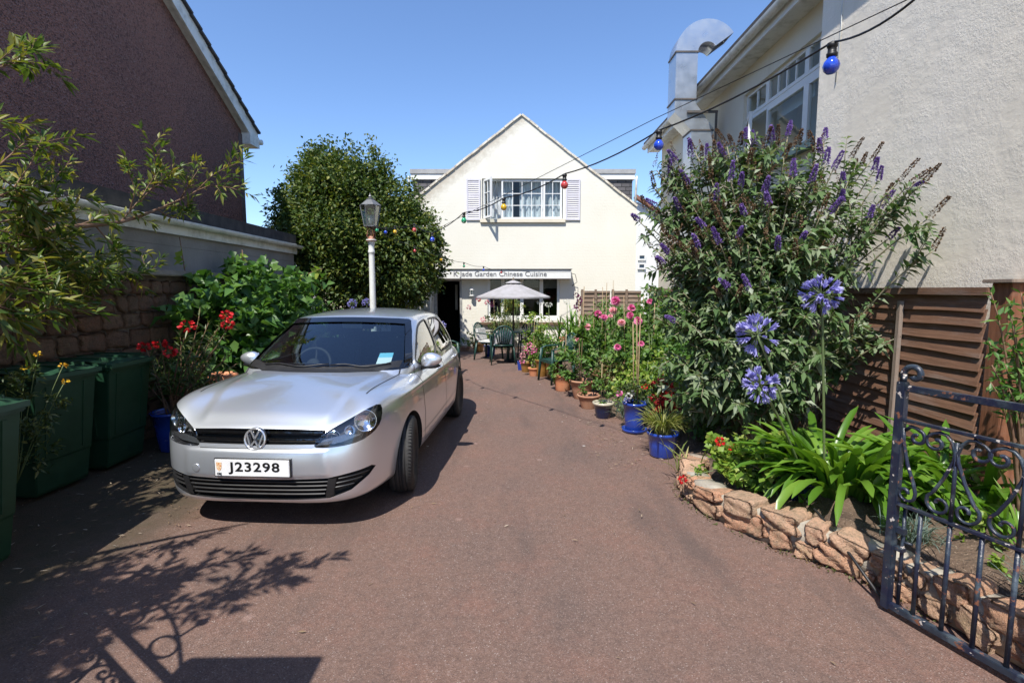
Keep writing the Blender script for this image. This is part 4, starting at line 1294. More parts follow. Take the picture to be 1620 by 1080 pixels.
WIND = chaikin_closed([(-.745,.990),(-.35,.998),(0,1.001),(.35,.998),(.745,.990),(.768,1.01),(.622,1.368),(.575,1.390),(.25,1.405),(0,1.409),(-.25,1.405),(-.575,1.390),(-.622,1.368),(-.768,1.01)])
SIDE1 = chaikin_closed([(1.42,.992),(1.60,1.115),(1.86,1.265),(2.04,1.335),(2.28,1.362),(2.33,1.355),(2.345,.990),(2.0,.982)])
SIDE2 = chaikin_closed([(2.415,.990),(2.405,1.358),(2.7,1.362),(3.0,1.345),(3.22,1.28),(3.36,1.16),(3.44,1.035),(3.42,1.005),(3.1,.992)])
REARW = chaikin_closed([(-.60,1.02),(.60,1.02),(.48,1.30),(-.48,1.30)])
HEAD = chaikin_closed([(.405,.628),(.43,.612),(.58,.616),(.70,.636),(.765,.676),(.795,.730),(.798,.815),(.775,.865),(.71,.842),(.60,.780),(.47,.712),(.425,.672)])
GRIL = [(-.42,.636),(.42,.636),(.455,.680),(.475,.722),(.25,.729),(0,.731),(-.25,.729),(-.475,.722),(-.455,.680)]
LOWC = [(-.50,.255),(-.25,.245),(0,.242),(.25,.245),(.50,.255),(.64,.300),(.735,.375),(.768,.425),(.75,.442),(.62,.425),(.50,.405),(.25,.400),(0,.398),(-.25,.400),(-.50,.405),(-.62,.425),(-.75,.442),(-.768,.425),(-.735,.375),(-.64,.300)]
cuts = [slab(WIND, "front", .22, .26, 2, ref=refB, step=.05), slab(REARW, "rear", .2, .2, 2)]
cuts.append(slab(SIDE1, "side", .10, .12, 2, both=True)); cuts.append(slab(SIDE2, "side", .10, .12, 2, both=True))
cuts.append(slab(GRIL, "front", .08, .045, 2)); cuts.append(slab(LOWC, "front", .08, .05, 2))
cuts.append(slab(HEAD, "front", .20, .085, 2, both=True, step=.02))
WHY = (.88, 3.455)
for wy in WHY:
    c = MB()
    for sg in (-1, 1):
        pr = [(.62, 0), (.355, 0)]
        vs = []; fs = []; n = 64
        for x in (.60, 1.05):
            for k in range(n):
                a = 2*math.pi*k/n; vs.append((sg*x, wy+.352*math.cos(a), .325+.352*math.sin(a)))
        for k in range(n): fs.append((k, (k+1) % n, n+(k+1) % n, n+k))
        fs += [tuple(range(n))[::-1], tuple(range(n, 2*n))]
        c.add(vs, fs, 1)
    cuts.append(c.build("cut", [PAINT, LINER, BLK, CABIN]))
# projections needed after carving are taken from refB
bpy.context.view_layer.update()
carve(LB, cuts)

car = empty("parked_car", (0,0,0), label="silver five-door hatchback parked facing the camera on the drive", cat="car")
body = LB; body.name = "body"; body.data.name = "body"; body.parent = car
def fix_normals(o):
    me = o.data; bm = bmesh.new(); bm.from_mesh(me)
    bmesh.ops.triangulate(bm, faces=[f for f in bm.faces if len(f.verts) > 4])
    bm.to_mesh(me); bm.free()
    me.polygons.foreach_set("use_smooth", np.ones(len(me.polygons), dtype=bool))
    nrm = []
    cache = {}
    for p in me.polygons:
        pn = p.normal
        for li in p.loop_indices:
            if p.material_index != 0: nrm.append(tuple(pn)); continue
            vi = me.loops[li].vertex_index
            if vi not in cache:
                co = me.vertices[vi].co
                cache[vi] = [r for r in (smooth_n(refL, co, .0015), smooth_n(refG, co, .0015)) if r]
            best = None; bd = .80
            for sn, gn in cache[vi]:
                dd = sn.dot(pn)
                if dd > bd: bd = dd; best = sn
            nrm.append(tuple(best) if best is not None else tuple(pn))
    me.normals_split_custom_set(nrm)
fix_normals(body)

# ---- glass
skin(WIND, "front", -.02, "windscreen", CGLASS, car, ref=refB, step=.05)
for nm, pl in (("side_window", SIDE1), ("side_window", SIDE2)):
    for mir in (False, True): skin(pl, "side", -.006, nm, CGLASS, car, mirror=mir, step=.05)
skin(REARW, "rear", -.006, "rear_window", CGLASS, car, step=.06)
# black surround of the windscreen and side windows
def ring(poly, k, c=None):
    cx_ = sum(p[0] for p in poly)/len(poly); cy_ = sum(p[1] for p in poly)/len(poly)
    out = []
    n = len(poly)
    for i, p in enumerate(poly):
        a, b_ = Vector(poly[i-1]+(0,)), Vector(poly[(i+1) % n]+(0,)); t = (b_-a).normalized(); nn_ = Vector((t.y, -t.x, 0))
        q = Vector((p[0]-cx_, p[1]-cy_, 0))
        if nn_.dot(q) < 0: nn_ = -nn_
        out.append((p[0]+nn_.x*k, p[1]+nn_.y*k))
    return out
def band(poly, k0, k1, mode, off, name, mat, parent, mirror=False, closed=True, ref=None):
    A, B_ = ring(poly, k0), ring(poly, k1)
    # refine
    def dens(P):
        q = []
        for i in range(len(P)):
            a, b_ = P[i], P[(i+1) % len(P)]
            for j in range(4): q.append((a[0]+(b_[0]-a[0])*j/4, a[1]+(b_[1]-a[1])*j/4))
        return q
    A, B_ = dens(A), dens(B_); n = len(A)
    H = proj(A, mode, ref) + proj(B_, mode, ref)
    vs = [h[0]+h[1]*off for h in H]
    if mirror: vs = [Vector((-p.x, p.y, p.z)) for p in vs]
    mb = MB(); mb.add(vs, [(i, (i+1) % n, n+(i+1) % n, n+i) for i in range(n)], 0, True)
    return mb.build(name, mat, parent, fix=False)
band(WIND, -.035, .008, "front", .0035, "windscreen_surround", BLKG, car)
for pl in (SIDE1, SIDE2):
    for mir in (False, True): band(pl, -.004, .016, "side", .003, "window_seal", BLK, car, mirror=mir)
# B pillar trim
for mir in (False, True):
    skin([(2.335, .985), (2.425, .985), (2.41, 1.362), (2.33, 1.362)], "side", .0025, "pillar_trim", BLKG, car, mirror=mir)

# ---- shut lines: thin dark strips
def strip(pts, mode, name, w_=.006, mirror=False, parent=car, mat=BLK, off=.0012):
    "pts in the projection plane"
    P = []
    for a, b_ in zip(pts, pts[1:]):
        L = math.hypot(b_[0]-a[0], b_[1]-a[1]); n = max(1, int(L/.03))
        for i in range(n): P.append((a[0]+(b_[0]-a[0])*i/n, a[1]+(b_[1]-a[1])*i/n))
    P.append(pts[-1])
    L_, R_ = [], []
    for i, p in enumerate(P):
        a, b_ = P[max(0, i-1)], P[min(len(P)-1, i+1)]
        t = Vector((b_[0]-a[0], b_[1]-a[1])).normalized(); nn_ = Vector((-t.y, t.x))*w_/2
        L_.append((p[0]+nn_.x, p[1]+nn_.y)); R_.append((p[0]-nn_.x, p[1]-nn_.y))
    H = proj(L_, mode) + proj(R_, mode); n = len(P)
    vs = [h[0]+h[1]*off for h in H]
    if mirror: vs = [Vector((-p.x, p.y, p.z)) for p in vs]
    mb = MB(); mb.add(vs, [(i, i+1, n+i+1, n+i) for i in range(n-1)], 0, True)
    return mb.build(name, mat, parent, fix=False)
def curve_pts(P, n=3):
    v = chaikin([Vector((p[0], p[1], 0)) for p in P], n); return [(p.x, p.y) for p in v]
for mir in (False, True):
    strip(curve_pts([(.650,.44),(.668,.70),(.690,.95),(.705,1.12),(.700,1.22)]), "top", "bonnet_gap", .011, mir)
    strip(curve_pts([(1.36,.30),(1.34,.50),(1.33,.75),(1.345,.92),(1.40,1.0)]), "side", "door_gap", .010, mir)
    strip(curve_pts([(2.40,.28),(2.39,.6),(2.38,.98)]), "side", "door_gap", .010, mir)
    strip(curve_pts([(3.02,.34),(3.12,.55),(3.24,.75),(3.35,.90),(3.42,.98)]), "side", "door_gap", .010, mir)
    strip(curve_pts([(1.36,.30),(2.0,.285),(3.02,.34)]), "side", "door_gap", .006, mir)
    strip(curve_pts([(1.28,.395),(2.0,.40),(3.05,.43)]), "side", "door_crease_shade", .010, mir, mat=M("crease_shade", (.34,.35,.36), None, 4, .4))  # grey strip paints the shade of the body crease
    pass
    strip([(x_, .6095+.0*x_) for x_ in (-.40,-.2,0,.2,.40)], "front", "bumper_top_gap", .004, mir) if not mir else None
# ---- grille, badge, intakes
def bar_front(x0, x1, z, h, dep, name, mat, parent, xs=None, back=.0, zf=None):
    n = 30; vs = []; fs = []
    P = [(x0+(x1-x0)*i/n, z + (zf(x0+(x1-x0)*i/n) if zf else 0)) for i in range(n+1)]
    H = proj(P, "front")
    for (h_, _), p in zip(H, P):
        y = h_.y + back
        for dy, dz in ((0, -h*.5), (-.004, 0), (0, h*.5), (dep, h*.5), (dep, -h*.5)): vs.append((p[0], y+dy, p[1]+dz))
    for i in range(n):
        for k in range(5): a = i*5+k; b_ = i*5+(k+1) % 5; fs.append((a, b_, b_+5, a+5))
    fs += [(0,1,2,3,4), tuple(n*5+k for k in (4,3,2,1,0))]
    mb = MB(); mb.add(vs, fs, 0, False); return mb.build(name, mat, parent)
gr_ = bar_front(-.455, .455, .7035, .026, .02, "grille_bar", BLKG, car, back=.006)
bar_front(-.440, .440, .662, .024, .02, "grille_bar", BLKG, car, back=.006)
for sg in (-1, 1): pass
for i, z in enumerate((.285, .315, .345, .375)):
    bar_front(-.47-.01*i, .47+.01*i, z, .013, .03, "intake_slat", BLK, car, back=.012)
for sg in (-1, 1):
    for z, xa_, xb_ in ((.335, .535, .655), (.365, .55, .70), (.395, .565, .735)):
        bar_front(min(sg*xa_, sg*xb_), max(sg*xa_, sg*xb_), z, .011, .02, "intake_slat", BLK, car, back=.010, zf=lambda x: abs(x)*.10-.06)
    skin([(sg*.475, .262), (sg*.525, .270), (sg*.555, .40), (sg*.50, .398)], "front", -.004, "intake_divider", BLK, car)
# lower lip of the bumper, a shade proud
bz = .672; hb = proj([(0, bz)], "front")[0][0]
bd = empty("front_badge", (0,0,0)); bd.parent = car
by = hb.y - .012
mb = MB()
Mx = Matrix.Translation((0, by, bz)) @ Matrix.Rotation(R(90-10), 4, 'X') @ Matrix.Scale(1.16, 4)
mb.lathe([(0,-.03),(.066,-.03),(.070,-.006),(.066,.0),(.0,.002)], (0,0,0), 40, M=Mx); mb.build("badge_back", BLKG, bd)
mb = MB()
mb.lathe([(.056,.000),(.056,.008),(.061,.011),(.067,.008),(.068,.0)], (0,0,0), 48, M=Mx)
def stroke(mb, pts, w_=.0095, z0=.002, z1=.009):
    P = [Vector((p[0], p[1], 0)) for p in pts]
    for a, b_ in zip(P, P[1:]):
        t = (b_-a).normalized(); n_ = Vector((-t.y, t.x, 0))*w_/2; e = t*w_*.2
        v = [a-e+n_, a-e-n_, b_+e-n_, b_+e+n_]
        mb.add([p+Vector((0,0,z0)) for p in v]+[p+Vector((0,0,z1)) for p in v], [(0,1,2,3),(7,6,5,4),(0,4,5,1),(1,5,6,2),(2,6,7,3),(3,7,4,0)], 0, False, Mx)
stroke(mb, [(-.026,.051),(-.001,.004)]); stroke(mb, [(.026,.051),(.001,.004)])
stroke(mb, [(-.049,.028),(-.024,-.046),(0,-.008),(.024,-.046),(.049,.028)])
mb.build("badge_ring", CHROME, bd)
# ---- number plate
pp = proj([(0, .485)], "front")[0][0]; py_ = pp.y - .016
pl = empty("number_plate", (0,0,0)); pl.parent = car
mb = MB(); mb.box(-.262, .262, py_, py_+.012, .428, .545); mb.build("plate_face", PLATE, pl, bevel=.003)
mb = MB(); mb.box(-.268, .268, py_+.006, py_+.03, .422, .551); mb.build("plate_surround", BLK, pl)
tx = text_mesh("plate_number", "J23298", .105, PTXT, pl, (-.155, py_-.0015, .482), ext=.0006, off=.0022, space=1.12)
xs = [v.co.x for v in tx.data.vertices]; mn, mx_ = min(xs), max(xs)
for v in tx.data.vertices:
    v.co.x = -.165 + (v.co.x-mn)*(.36/(mx_-mn)); 
zs = [v.co.z for v in tx.data.vertices]; zmn, zmx = min(zs), max(zs)
for v in tx.data.vertices: v.co.z = .443 + (v.co.z-zmn)*(.086/(zmx-zmn))
text_mesh("country_mark", "GBJ", .022, PTXT, pl, (-.248, py_-.0015, .444), ext=.0004, off=.0006)
mb = MB(); mb.prism([(-.250, .526), (-.212, .526), (-.212, .490), (-.218, .474), (-.231, .462), (-.244, .474), (-.250, .490)], py_-.0015, py_-.0005, "y"); mb.build("crest", M("crest_orange", (.62, .26, .10), (.75, .6, .4), 120, .5, lo=.45, hi=.55), pl, fix=False)
# badge roundel marks on bumper: towing eye cover
mb = MB(); hh_ = proj([(-.42, .47)], "front")[0]
mb.lathe([(.026,0),(.029,.002),(.026,.003)], (0,0,0), 24, M=Matrix.Translation(hh_[0]) @ hh_[1].to_track_quat('Z','Y').to_matrix().to_4x4()); mb.build("towing_eye_cover", PAINT, car, fix=False)
# ---- headlights
for sg in (-1, 1):
    hl = empty("headlight", (0,0,0)); hl.parent = car
    def hp(x, z, o=0):
        q = proj([(x, z)], "front")[0][0]; return Vector((sg*x, q.y+o, z))
    c1, c2, c3 = hp(.700, .757, .075), hp(.515, .668, .050), hp(.615, .705, .054)
    for c_, r_, tilt_ in ((c1, .074, -35), (c2, .044, -14), (c3, .034, -20)):
        mb = MB(); n_ = Vector((sg*math.sin(R(-tilt_))*.7, -1, .12)).normalized()
        Mh = Matrix.Translation(c_) @ n_.to_track_quat('Z', 'Y').to_matrix().to_4x4()
        mb.lathe([(.0,-.030),(r_*.35,-.028),(r_*.7,-.014),(r_,.010),(r_*1.07,.012),(r_*1.08,.004)], (0,0,0), 28, M=Mh)
        mb.build("reflector", REFL, hl, fix=False)
        mb = MB(); mb.sphere(Mh @ Vector((0,0,-.012)), r_*.24, 14, 8); mb.build("bulb", CHROME, hl, fix=False)
    mb = MB(); V, F, B = patch2d([(.41,.622),(.58,.640),(.70,.68),(.60,.69),(.46,.66)], .03); H = proj(V, "front")
    mb.add([Vector((sg*h[0].x, h[0].y+.022, h[0].z)) for h in H], [tuple(f) for f in F], 0, True); mb.build("trim", M("lamp_trim", (.22,.23,.24), None, 8, .25, metal=.8), hl, fix=False)
    V, F, B = patch2d(HEAD, .02); H = proj(V, "front")
    mb = MB(); mb.add([Vector((sg*h[0].x, h[0].y+.002, h[0].z)) for h in H], [tuple(f) for f in F], 0, True); mb.build("lens", LENS, hl, fix=False)
    V, F, B = patch2d(ring(HEAD, -.006), .02)
# ---- mirrors
for sg in (-1, 1):
    mr = empty("door_mirror", (0,0,0)); mr.parent = car
    mb = MB()
    vs = []; fs = []; nu_, nv_ = 22, 14
    for j in range(nv_+1):
        th = math.pi*j/nv_
        for i in range(nu_):
            ph = 2*math.pi*i/nu_
            x = math.cos(th); y = math.sin(th)*math.cos(ph); z = math.sin(th)*math.sin(ph)
            w_ = 1 - .28*x
            yy = y*.062*(1.0 if y < 0 else .35)
            vs.append((sg*(.945-x*.115*-1*1.0) if False else sg*(.905+x*.105), 1.585+yy, 1.015+z*.075*w_+.012*x))
    for j in range(nv_):
        for i in range(nu_):
            a, b_ = j*nu_+i, j*nu_+(i+1) % nu_; fs.append((a, b_, b_+nu_, a+nu_))
    mb.add(vs, fs, 0, True); mb.build("shell", PAINT, mr)
    mb = MB(); vs = []
    for j in range(nv_+1):
        th = math.pi*j/nv_
        for i in range(nu_):
            ph = 2*math.pi*i/nu_; x = math.cos(th); y = math.sin(th)*math.cos(ph); z = math.sin(th)*math.sin(ph)
            vs.append((sg*(.892+x*.100), 1.597+y*.060*(1 if y < 0 else .5), .960+z*.028))
    mb.add(vs, fs, 0, True)
    mb.tube([(sg*.77, 1.60, .945), (sg*.84, 1.60, .950), (sg*.90, 1.598, .962)], [.035, .024, .02], 10)
    mb.build("arm", BLK, mr)
    mb = MB(); mb.add([(sg*.835, 1.608, .965), (sg*.98, 1.606, .985), (sg*.98, 1.606, 1.06), (sg*.835, 1.608, 1.075)], [(0,1,2,3)]); mb.build("mirror_glass", CHROME, mr)
    mb = MB(); mb.add([(sg*.782,1.42,.985),(sg*.80,1.60,.985),(sg*.765,1.60,1.10)],[(0,1,2)])
    # door handles
    for y0 in (2.08, 3.02):
        hm = MB(); q = proj([(y0, .865), (y0+.19, .872)], "side")
        a, b_ = q[0][0], q[1][0]; a = Vector((sg*a.x, a.y, a.z)); b_ = Vector((sg*b_.x, b_.y, b_.z)); o_ = Vector((sg*.022, 0, 0))
        hm.tube([a+o_*.1, a+o_+Vector((0,.02,0)), a.lerp(b_, .5)+o_*1.15, b_+o_-Vector((0,.02,0)), b_+o_*.1], [.010,.014,.015,.014,.010], 10, flat=.8)
        hm.build("door_handle", PAINT, car)
    # side indicator strip and sill
mb = MB()
# ---- wipers
for (x0, x1, sd_) in ((-.52, .08, 1), (.10, .62, 1)):
    q = proj([(x0+(x1-x0)*i/8, 1.018+.010*math.sin(i)) for i in range(9)], "front", refG[0])
    mb = MB(); mb.tube([h[0]+Vector((0,-.012,.012)) for h in q], .006, 6); mb.build("wiper", BLK, car)
sc_o = [(-.69,1.205),(-.52,1.095),(-.27,1.035),(0,1.02),(.27,1.035),(.52,1.095),(.69,1.205)]
sc_i = [(.70,1.30),(.56,1.19),(.30,1.115),(0,1.095),(-.30,1.115),(-.56,1.19),(-.70,1.30)]
skin(sc_o+sc_i, "top", .004, "scuttle", BLK, car, step=.04)
# ---- wheels
def wheel(cx_, cy_, steer=0):
    wt = empty("wheel", (0,0,0)); wt.parent = car
    Mw = Matrix.Translation((cx_, cy_, .318)) @ Matrix.Rotation(steer, 4, 'Z') @ Matrix.Rotation(R(90) if cx_ > 0 else R(-90), 4, 'Y')
    mb = MB()
    prof = [(.195,-.085),(.205,-.098),(.255,-.104),(.290,-.099),(.309,-.085),(.315,-.070)]
    tr_ = [(.318,-.066),(.318,-.047),(.310,-.045),(.310,-.040),(.319,-.038),(.319,-.014),(.311,-.012),(.311,-.006),(.319,-.004),(.319,.004),(.311,.006),(.311,.012),(.319,.014),(.319,.038),(.310,.040),(.310,.045),(.318,.047),(.318,.066)]
    prof += tr_ + [(r_, -z) for r_, z in prof[::-1]]
    mb.lathe(prof, (0,0,0), 56, M=Mw)
    for k in range(72):   # tread blocks
        a = 2*math.pi*k/72
        for z0_, z1_ in ((-.088, -.050), (.050, .088)):
            p = [(math.cos(a)*.3165, math.sin(a)*.3165, z0_), (math.cos(a+.035)*.3165, math.sin(a+.035)*.3165, z0_), (math.cos(a+.045)*.3205, math.sin(a+.045)*.3205, z1_), (math.cos(a+.01)*.3205, math.sin(a+.01)*.3205, z1_)]
            mb.add(p, [(0,1,2,3)], 0, False, Mw)
    mb.build("tyre", RUBBER, wt, fix=False)
    mb = MB()
    mb.lathe([(.196,-.08),(.185,-.03),(.186,.04),(.190,.075),(.200,.088),(.202,.080)], (0,0,0), 48, M=Mw)
    mb.lathe([(.0,.072),(.030,.074),(.040,.066),(.05,.060)], (0,0,0), 24, M=Mw)
    mb.lathe([(.185,.080),(.165,.070),(.160,.060)], (0,0,0), 48, M=Mw)
    for k in range(9):
        a = 2*math.pi*k/9; 
        for da in (0,):
            c_, s_ = math.cos(a), math.sin(a)
            def Q(r_, t_, z_): return (c_*r_-s_*t_, s_*r_+c_*t_, z_)
            mb.add([Q(.035,-.016,.066), Q(.035,.016,.066), Q(.178,.026,.074), Q(.178,-.026,.074), Q(.035,-.012,.045), Q(.035,.012,.045), Q(.175,.020,.050), Q(.175,-.020,.050)],
                   [(0,1,2,3),(0,4,5,1),(1,5,6,2),(2,6,7,3),(3,7,4,0)], 0, False, Mw)
    mb.build("hubcap", RIM, wt)
    mb = MB(); mb.lathe([(.0,.02),(.15,.02),(.16,-.02)], (0,0,0), 32, M=Mw); mb.build("brake_disc", M("brake_disc%d" % int(cx_*10+cy_*10), (.10,.095,.09), None, 5, .5, metal=.5), wt, fix=False)
for cx_ in (-.785, .785):
    for cy_ in WHY: wheel(cx_*(1.025 if cy_ < 1 else 1), cy_, R(9) if cy_ < 1 else 0)
# ---- cabin
mb = MB()
vs = []; fs = []
prof = [(1.10,.72),(1.10,.93),(1.22,.965),(1.42,.972),(1.56,.955),(1.63,.90),(1.66,.78),(1.58,.66)]
n = 20
for i in range(n+1):
    x = -.72+1.44*i/n; k = 1-.0*(abs(x)/.72)**2
    bump_ = .030*math.exp(-((x+.36)/.22)**2)
    for (y, z) in prof: vs.append((x, y+ (-.00), z + (bump_ if z > .9 and y > 1.35 else 0)))
m_ = len(prof)
for i in range(n):
    for k in range(m_-1): a = i*m_+k; fs.append((a, a+1, a+m_+1, a+m_))
mb.add(vs, fs, 0, True); mb.build("dashboard", CABIN, car, fix=False)
# steering wheel (right-hand drive: image left)
sw = MB(); cw = Vector((-.36, 1.76, .93)); ax_ = Vector((0, -.90, .42)).normalized()
q = ax_.to_track_quat('Z', 'Y').to_matrix().to_4x4(); Ms = Matrix.Translation(cw) @ q
sw.tube([Ms @ Vector((.182*math.cos(a*2*math.pi/36), .182*math.sin(a*2*math.pi/36), 0)) for a in range(37)], .015, 8, caps=False)
sw.lathe([(0,.02),(.06,.018),(.075,0),(.06,-.04)], (0,0,0), 20, M=Ms)
for a in (0, math.pi, -math.pi/2): sw.tube([Ms @ Vector((math.cos(a)*.06, math.sin(a)*.06, 0)), Ms @ Vector((math.cos(a)*.18, math.sin(a)*.18, 0))], .014, 6)
sw.build("steering_wheel", CABIN, car, fix=False)
def seat(x, y, w_, rear=False):
    mb = MB()
    mb.box(x-w_/2, x+w_/2, y-.25, y+.28, .42, .60)
    M1 = Matrix.Translation((x, y+.28, .56)) @ Matrix.Rotation(R(-14), 4, 'X')
    mb.box(-w_/2, w_/2, -.06, .09, 0, .60, 0, M1)
    s_ = mb.build("seat", SEAT, car, bevel=.035)
    for hx in ((x,) if not rear else (x-.36, x+.36)):
        hb_ = MB(); M2 = Matrix.Translation((hx, y+.28, .56)) @ Matrix.Rotation(R(-14), 4, 'X')
        hb_.box(-.13, .13, -.045, .065, .64, .83, 0, M2)
        h_ = hb_.build("headrest", SEAT, s_, bevel=.035)
        hb_ = MB()
        for dx in (-.06, .06): hb_.tube([M2 @ Vector((dx, .01, .58)), M2 @ Vector((dx, .01, .66))], .006, 6)
        hb_.build("headrest_post", CHROME, s_)
seat(-.37, 2.05, .50); seat(.37, 2.05, .50); seat(0, 2.95, 1.28, True)
mb = MB(); Mm = Matrix.Translation((0, 1.93, 1.335)) @ Matrix.Rotation(R(-12), 4, 'Z')
mb.box(-.115, .115, -.015, .015, -.035, .035, 0, Mm); mb.box(-.02, .02, -.03, .01, .03, .08, 0, Mm); mb.build("rear_view_mirror", M("mirror_back", (.30,.32,.35), None, 4, .4), car, bevel=.008)
mb = MB(); mb.box(-.70,.70, 1.0, 3.9, .40, .42); mb.build("cabin_floor", CABIN, car)
# pale blue parking permit behind the screen
V, F, B = patch2d([(.475,1.035),(.60,1.035),(.588,1.125),(.470,1.125)], .03)
H = proj(V, "front", refG[0]); 
st_ = MB(); st_.add([h[0]+Vector((0,.03,-.015)) for h in H], [tuple(f) for f in F], 0); 
def permit_mat():
    m, nt, b = newmat("permit_paper"); v = coords(nt)
    sep = nt.nodes.new("ShaderNodeSeparateXYZ"); nt.links.new(v, sep.inputs[0])
    k = mapr(nt, sep.outputs[2], 1.072, 1.078)
    c = mixc(nt, k, (.80,.88,.90), (.22,.62,.82)); nt.links.new(c, b.inputs["Base Color"]); b.inputs["Roughness"].default_value = .6; return m
st_.build("parking_permit", permit_mat(), car, fix=False)
bpy.context.view_layer.update()
car.location = CAR_LOC; car.rotation_euler = (0, 0, CAR_RZ)
# ------------------------------------------------------------------ foliage
def unit(a): return a/np.maximum(np.linalg.norm(a, axis=-1, keepdims=True), 1e-9)
def rand_dirs(n): return unit(RNG.normal(size=(n, 3)))
def leaf_geo(P, D, Nn, L, W, fold=.18, droop=.15, wide=.45):
    "five-point folded leaves; returns vertices and triangles"
    n = len(P); D = unit(D); S = unit(np.cross(D, Nn)); N2 = np.cross(S, D)
    L = np.broadcast_to(np.asarray(L, dtype=float).reshape(-1, 1), (n, 1)); W = np.broadcast_to(np.asarray(W, dtype=float).reshape(-1, 1), (n, 1))
    g = np.array([0, 0, -1.0])
    b_ = P; c = P + D*L*.5 - N2*W*fold*.5 + g*L*droop*.15
    l = P + D*L*wide + S*W*.5 + N2*W*fold; r = P + D*L*wide - S*W*.5 + N2*W*fold
    t = P + D*L + g*L*droop
    V = np.stack([b_, l, c, r, t], 1).reshape(-1, 3)
    k = np.arange(n)[:, None]*5
    F = np.concatenate([k+np.array([[0, 2, 1]]), k+np.array([[0, 3, 2]]), k+np.array([[1, 2, 4]]), k+np.array([[2, 3, 4]])], 0)
    return V, F
def merge(geos):
    Vs, Fs, o = [], [], 0
    for V, F in geos: Vs.append(V); Fs.append(F+o); o += len(V)
    return np.concatenate(Vs), np.concatenate(Fs)
def lobes_leaves(lobes, dens, L, W, fill=.35, rough=.22, up=.25, keep=None, droop=.15, fold=.18, squash=(1, 1, 1), clump=.28):
    "leaf clumps scattered over and inside a set of lobes (cx, cy, cz, r)"
    out = []
    for (cx_, cy_, cz_, r) in lobes:
        n = int(dens*r*r*4*math.pi)
        nc_ = max(6, int(n/28)); cd = rand_dirs(nc_)
        rad = np.where(RNG.random(nc_) < fill, RNG.uniform(.25, .85, nc_), 1 + RNG.normal(0, rough, nc_)*.6)
        C = np.array([cx_, cy_, cz_]) + cd*rad[:, None]*r*np.array(squash)
        idx = RNG.integers(0, nc_, n)
        P = C[idx] + RNG.normal(size=(n, 3))*r*clump*.5
        D = unit(cd[idx]*.7 + rand_dirs(n)*.9 + np.array([0, 0, up]))
        out.append((P, D))
    P = np.concatenate([o[0] for o in out]); D = np.concatenate([o[1] for o in out])
    if keep is not None:
        m = keep(P); P, D = P[m], D[m]
    n = len(P)
    Nn = unit(rand_dirs(n)*.8 + np.array([0, -.3, 1.0]))
    Ls = RNG.uniform(.7, 1.25, n)*L; Ws = RNG.uniform(.8, 1.2, n)*W
    return leaf_geo(P, D, Nn, Ls, Ws, fold, droop)
def strap(base, dirv, L, w_, arch, seg=7, twist=0.0, droop=1.0):
    "one arching strap leaf as (verts, tris)"
    d = np.array(dirv, float); d[2] = 0; d = d/max(np.linalg.norm(d), 1e-6)
    p = np.array(base, float); V = []; side = np.array([-d[1], d[0], 0])
    a = arch[0]; step = L/seg
    for i in range(seg+1):
        t = i/seg; ww = w_*(.55+1.6*t if t < .28 else (1.0 if t < .74 else max(.05, math.sqrt(max(0, 1-((t-.74)/.26)**2)))))
        ww = min(w_, ww)
        up_ = np.array([0, 0, 1.0])*math.cos(a) - d*math.sin(a)
        V.append(p + side*ww*.5 + up_*ww*.18); V.append(p - up_*ww*.12); V.append(p - side*ww*.5 + up_*ww*.18)
        p = p + (d*math.cos(a) + np.array([0, 0, 1.0])*math.sin(a))*step
        a = arch[0] + (arch[1]-arch[0])*(t+1/seg)**droop
    V = np.array(V); F = []
    for i in range(seg):
        for k in (0, 1):
            A = 3*i+k; F += [(A, A+1, A+4), (A, A+4, A+3)]
    return V, np.array(F)
def curve3(a, b_, bend, n=10):
    a, b_ = Vector(a), Vector(b_); m = a.lerp(b_, .5) + Vector(bend)
    return [a*(1-t)**2 + m*2*t*(1-t) + b_*t*t for t in [i/n for i in range(n+1)]]

EVER = leafmat("evergreen_leaf", [(0, (.034, .066, .014)), (.5, (.068, .116, .024)), (.8, (.13, .17, .033)), (1, (.27, .27, .055))], .52, .25, .35)
WILLOW = leafmat("yellowing_leaf", [(0, (.060, .115, .024)), (.45, (.11, .17, .032)), (.75, (.22, .235, .045)), (1, (.34, .28, .06))], .42, .38)
BROAD = leafmat("broad_green_leaf", [(0, (.050, .125, .024)), (.6, (.085, .19, .040)), (1, (.16, .27, .07))], .38, .34)
BUDD = leafmat("grey_green_leaf", [(0, (.062, .118, .038)), (.5, (.112, .18, .064)), (.8, (.20, .25, .14)), (1, (.38, .42, .32))], .6, .25, .3)
AGAP = leafmat("strap_leaf", [(0, (.075, .175, .018)), (.6, (.12, .25, .026)), (1, (.20, .33, .05))], .32, .35, .55)
LIME = leafmat("lime_leaf", [(0, (.12, .23, .03)), (.6, (.22, .34, .05)), (1, (.40, .42, .11))], .45, .4)
DAHL = leafmat("dahlia_leaf", [(0, (.055, .125, .024)), (.6, (.105, .21, .040)), (1, (.21, .30, .07))], .5, .35)
OLEA = leafmat("oleander_leaf", [(0, (.040, .075, .022)), (.6, (.080, .115, .035)), (1, (.17, .18, .06))], .4, .3)
GRASSV = leafmat("striped_grass_leaf", [(0, (.14, .19, .04)), (.6, (.28, .30, .09)), (1, (.45, .42, .18))], .5, .4)
FESC = leafmat("blue_fescue_leaf", [(0, (.10, .15, .13)), (1, (.19, .25, .21))], .5, .3)
BRONZE = leafmat("bronze_leaf", [(0, (.07, .10, .03)), (.5, (.13, .14, .045)), (1, (.25, .13, .08))], .5, .3)
PURP = leafmat("purple_floret", [(0, (.15, .075, .30)), (.5, (.23, .14, .42)), (1, (.36, .26, .55))], .6, .25, .3, (1.1, 1.0, 1.1))
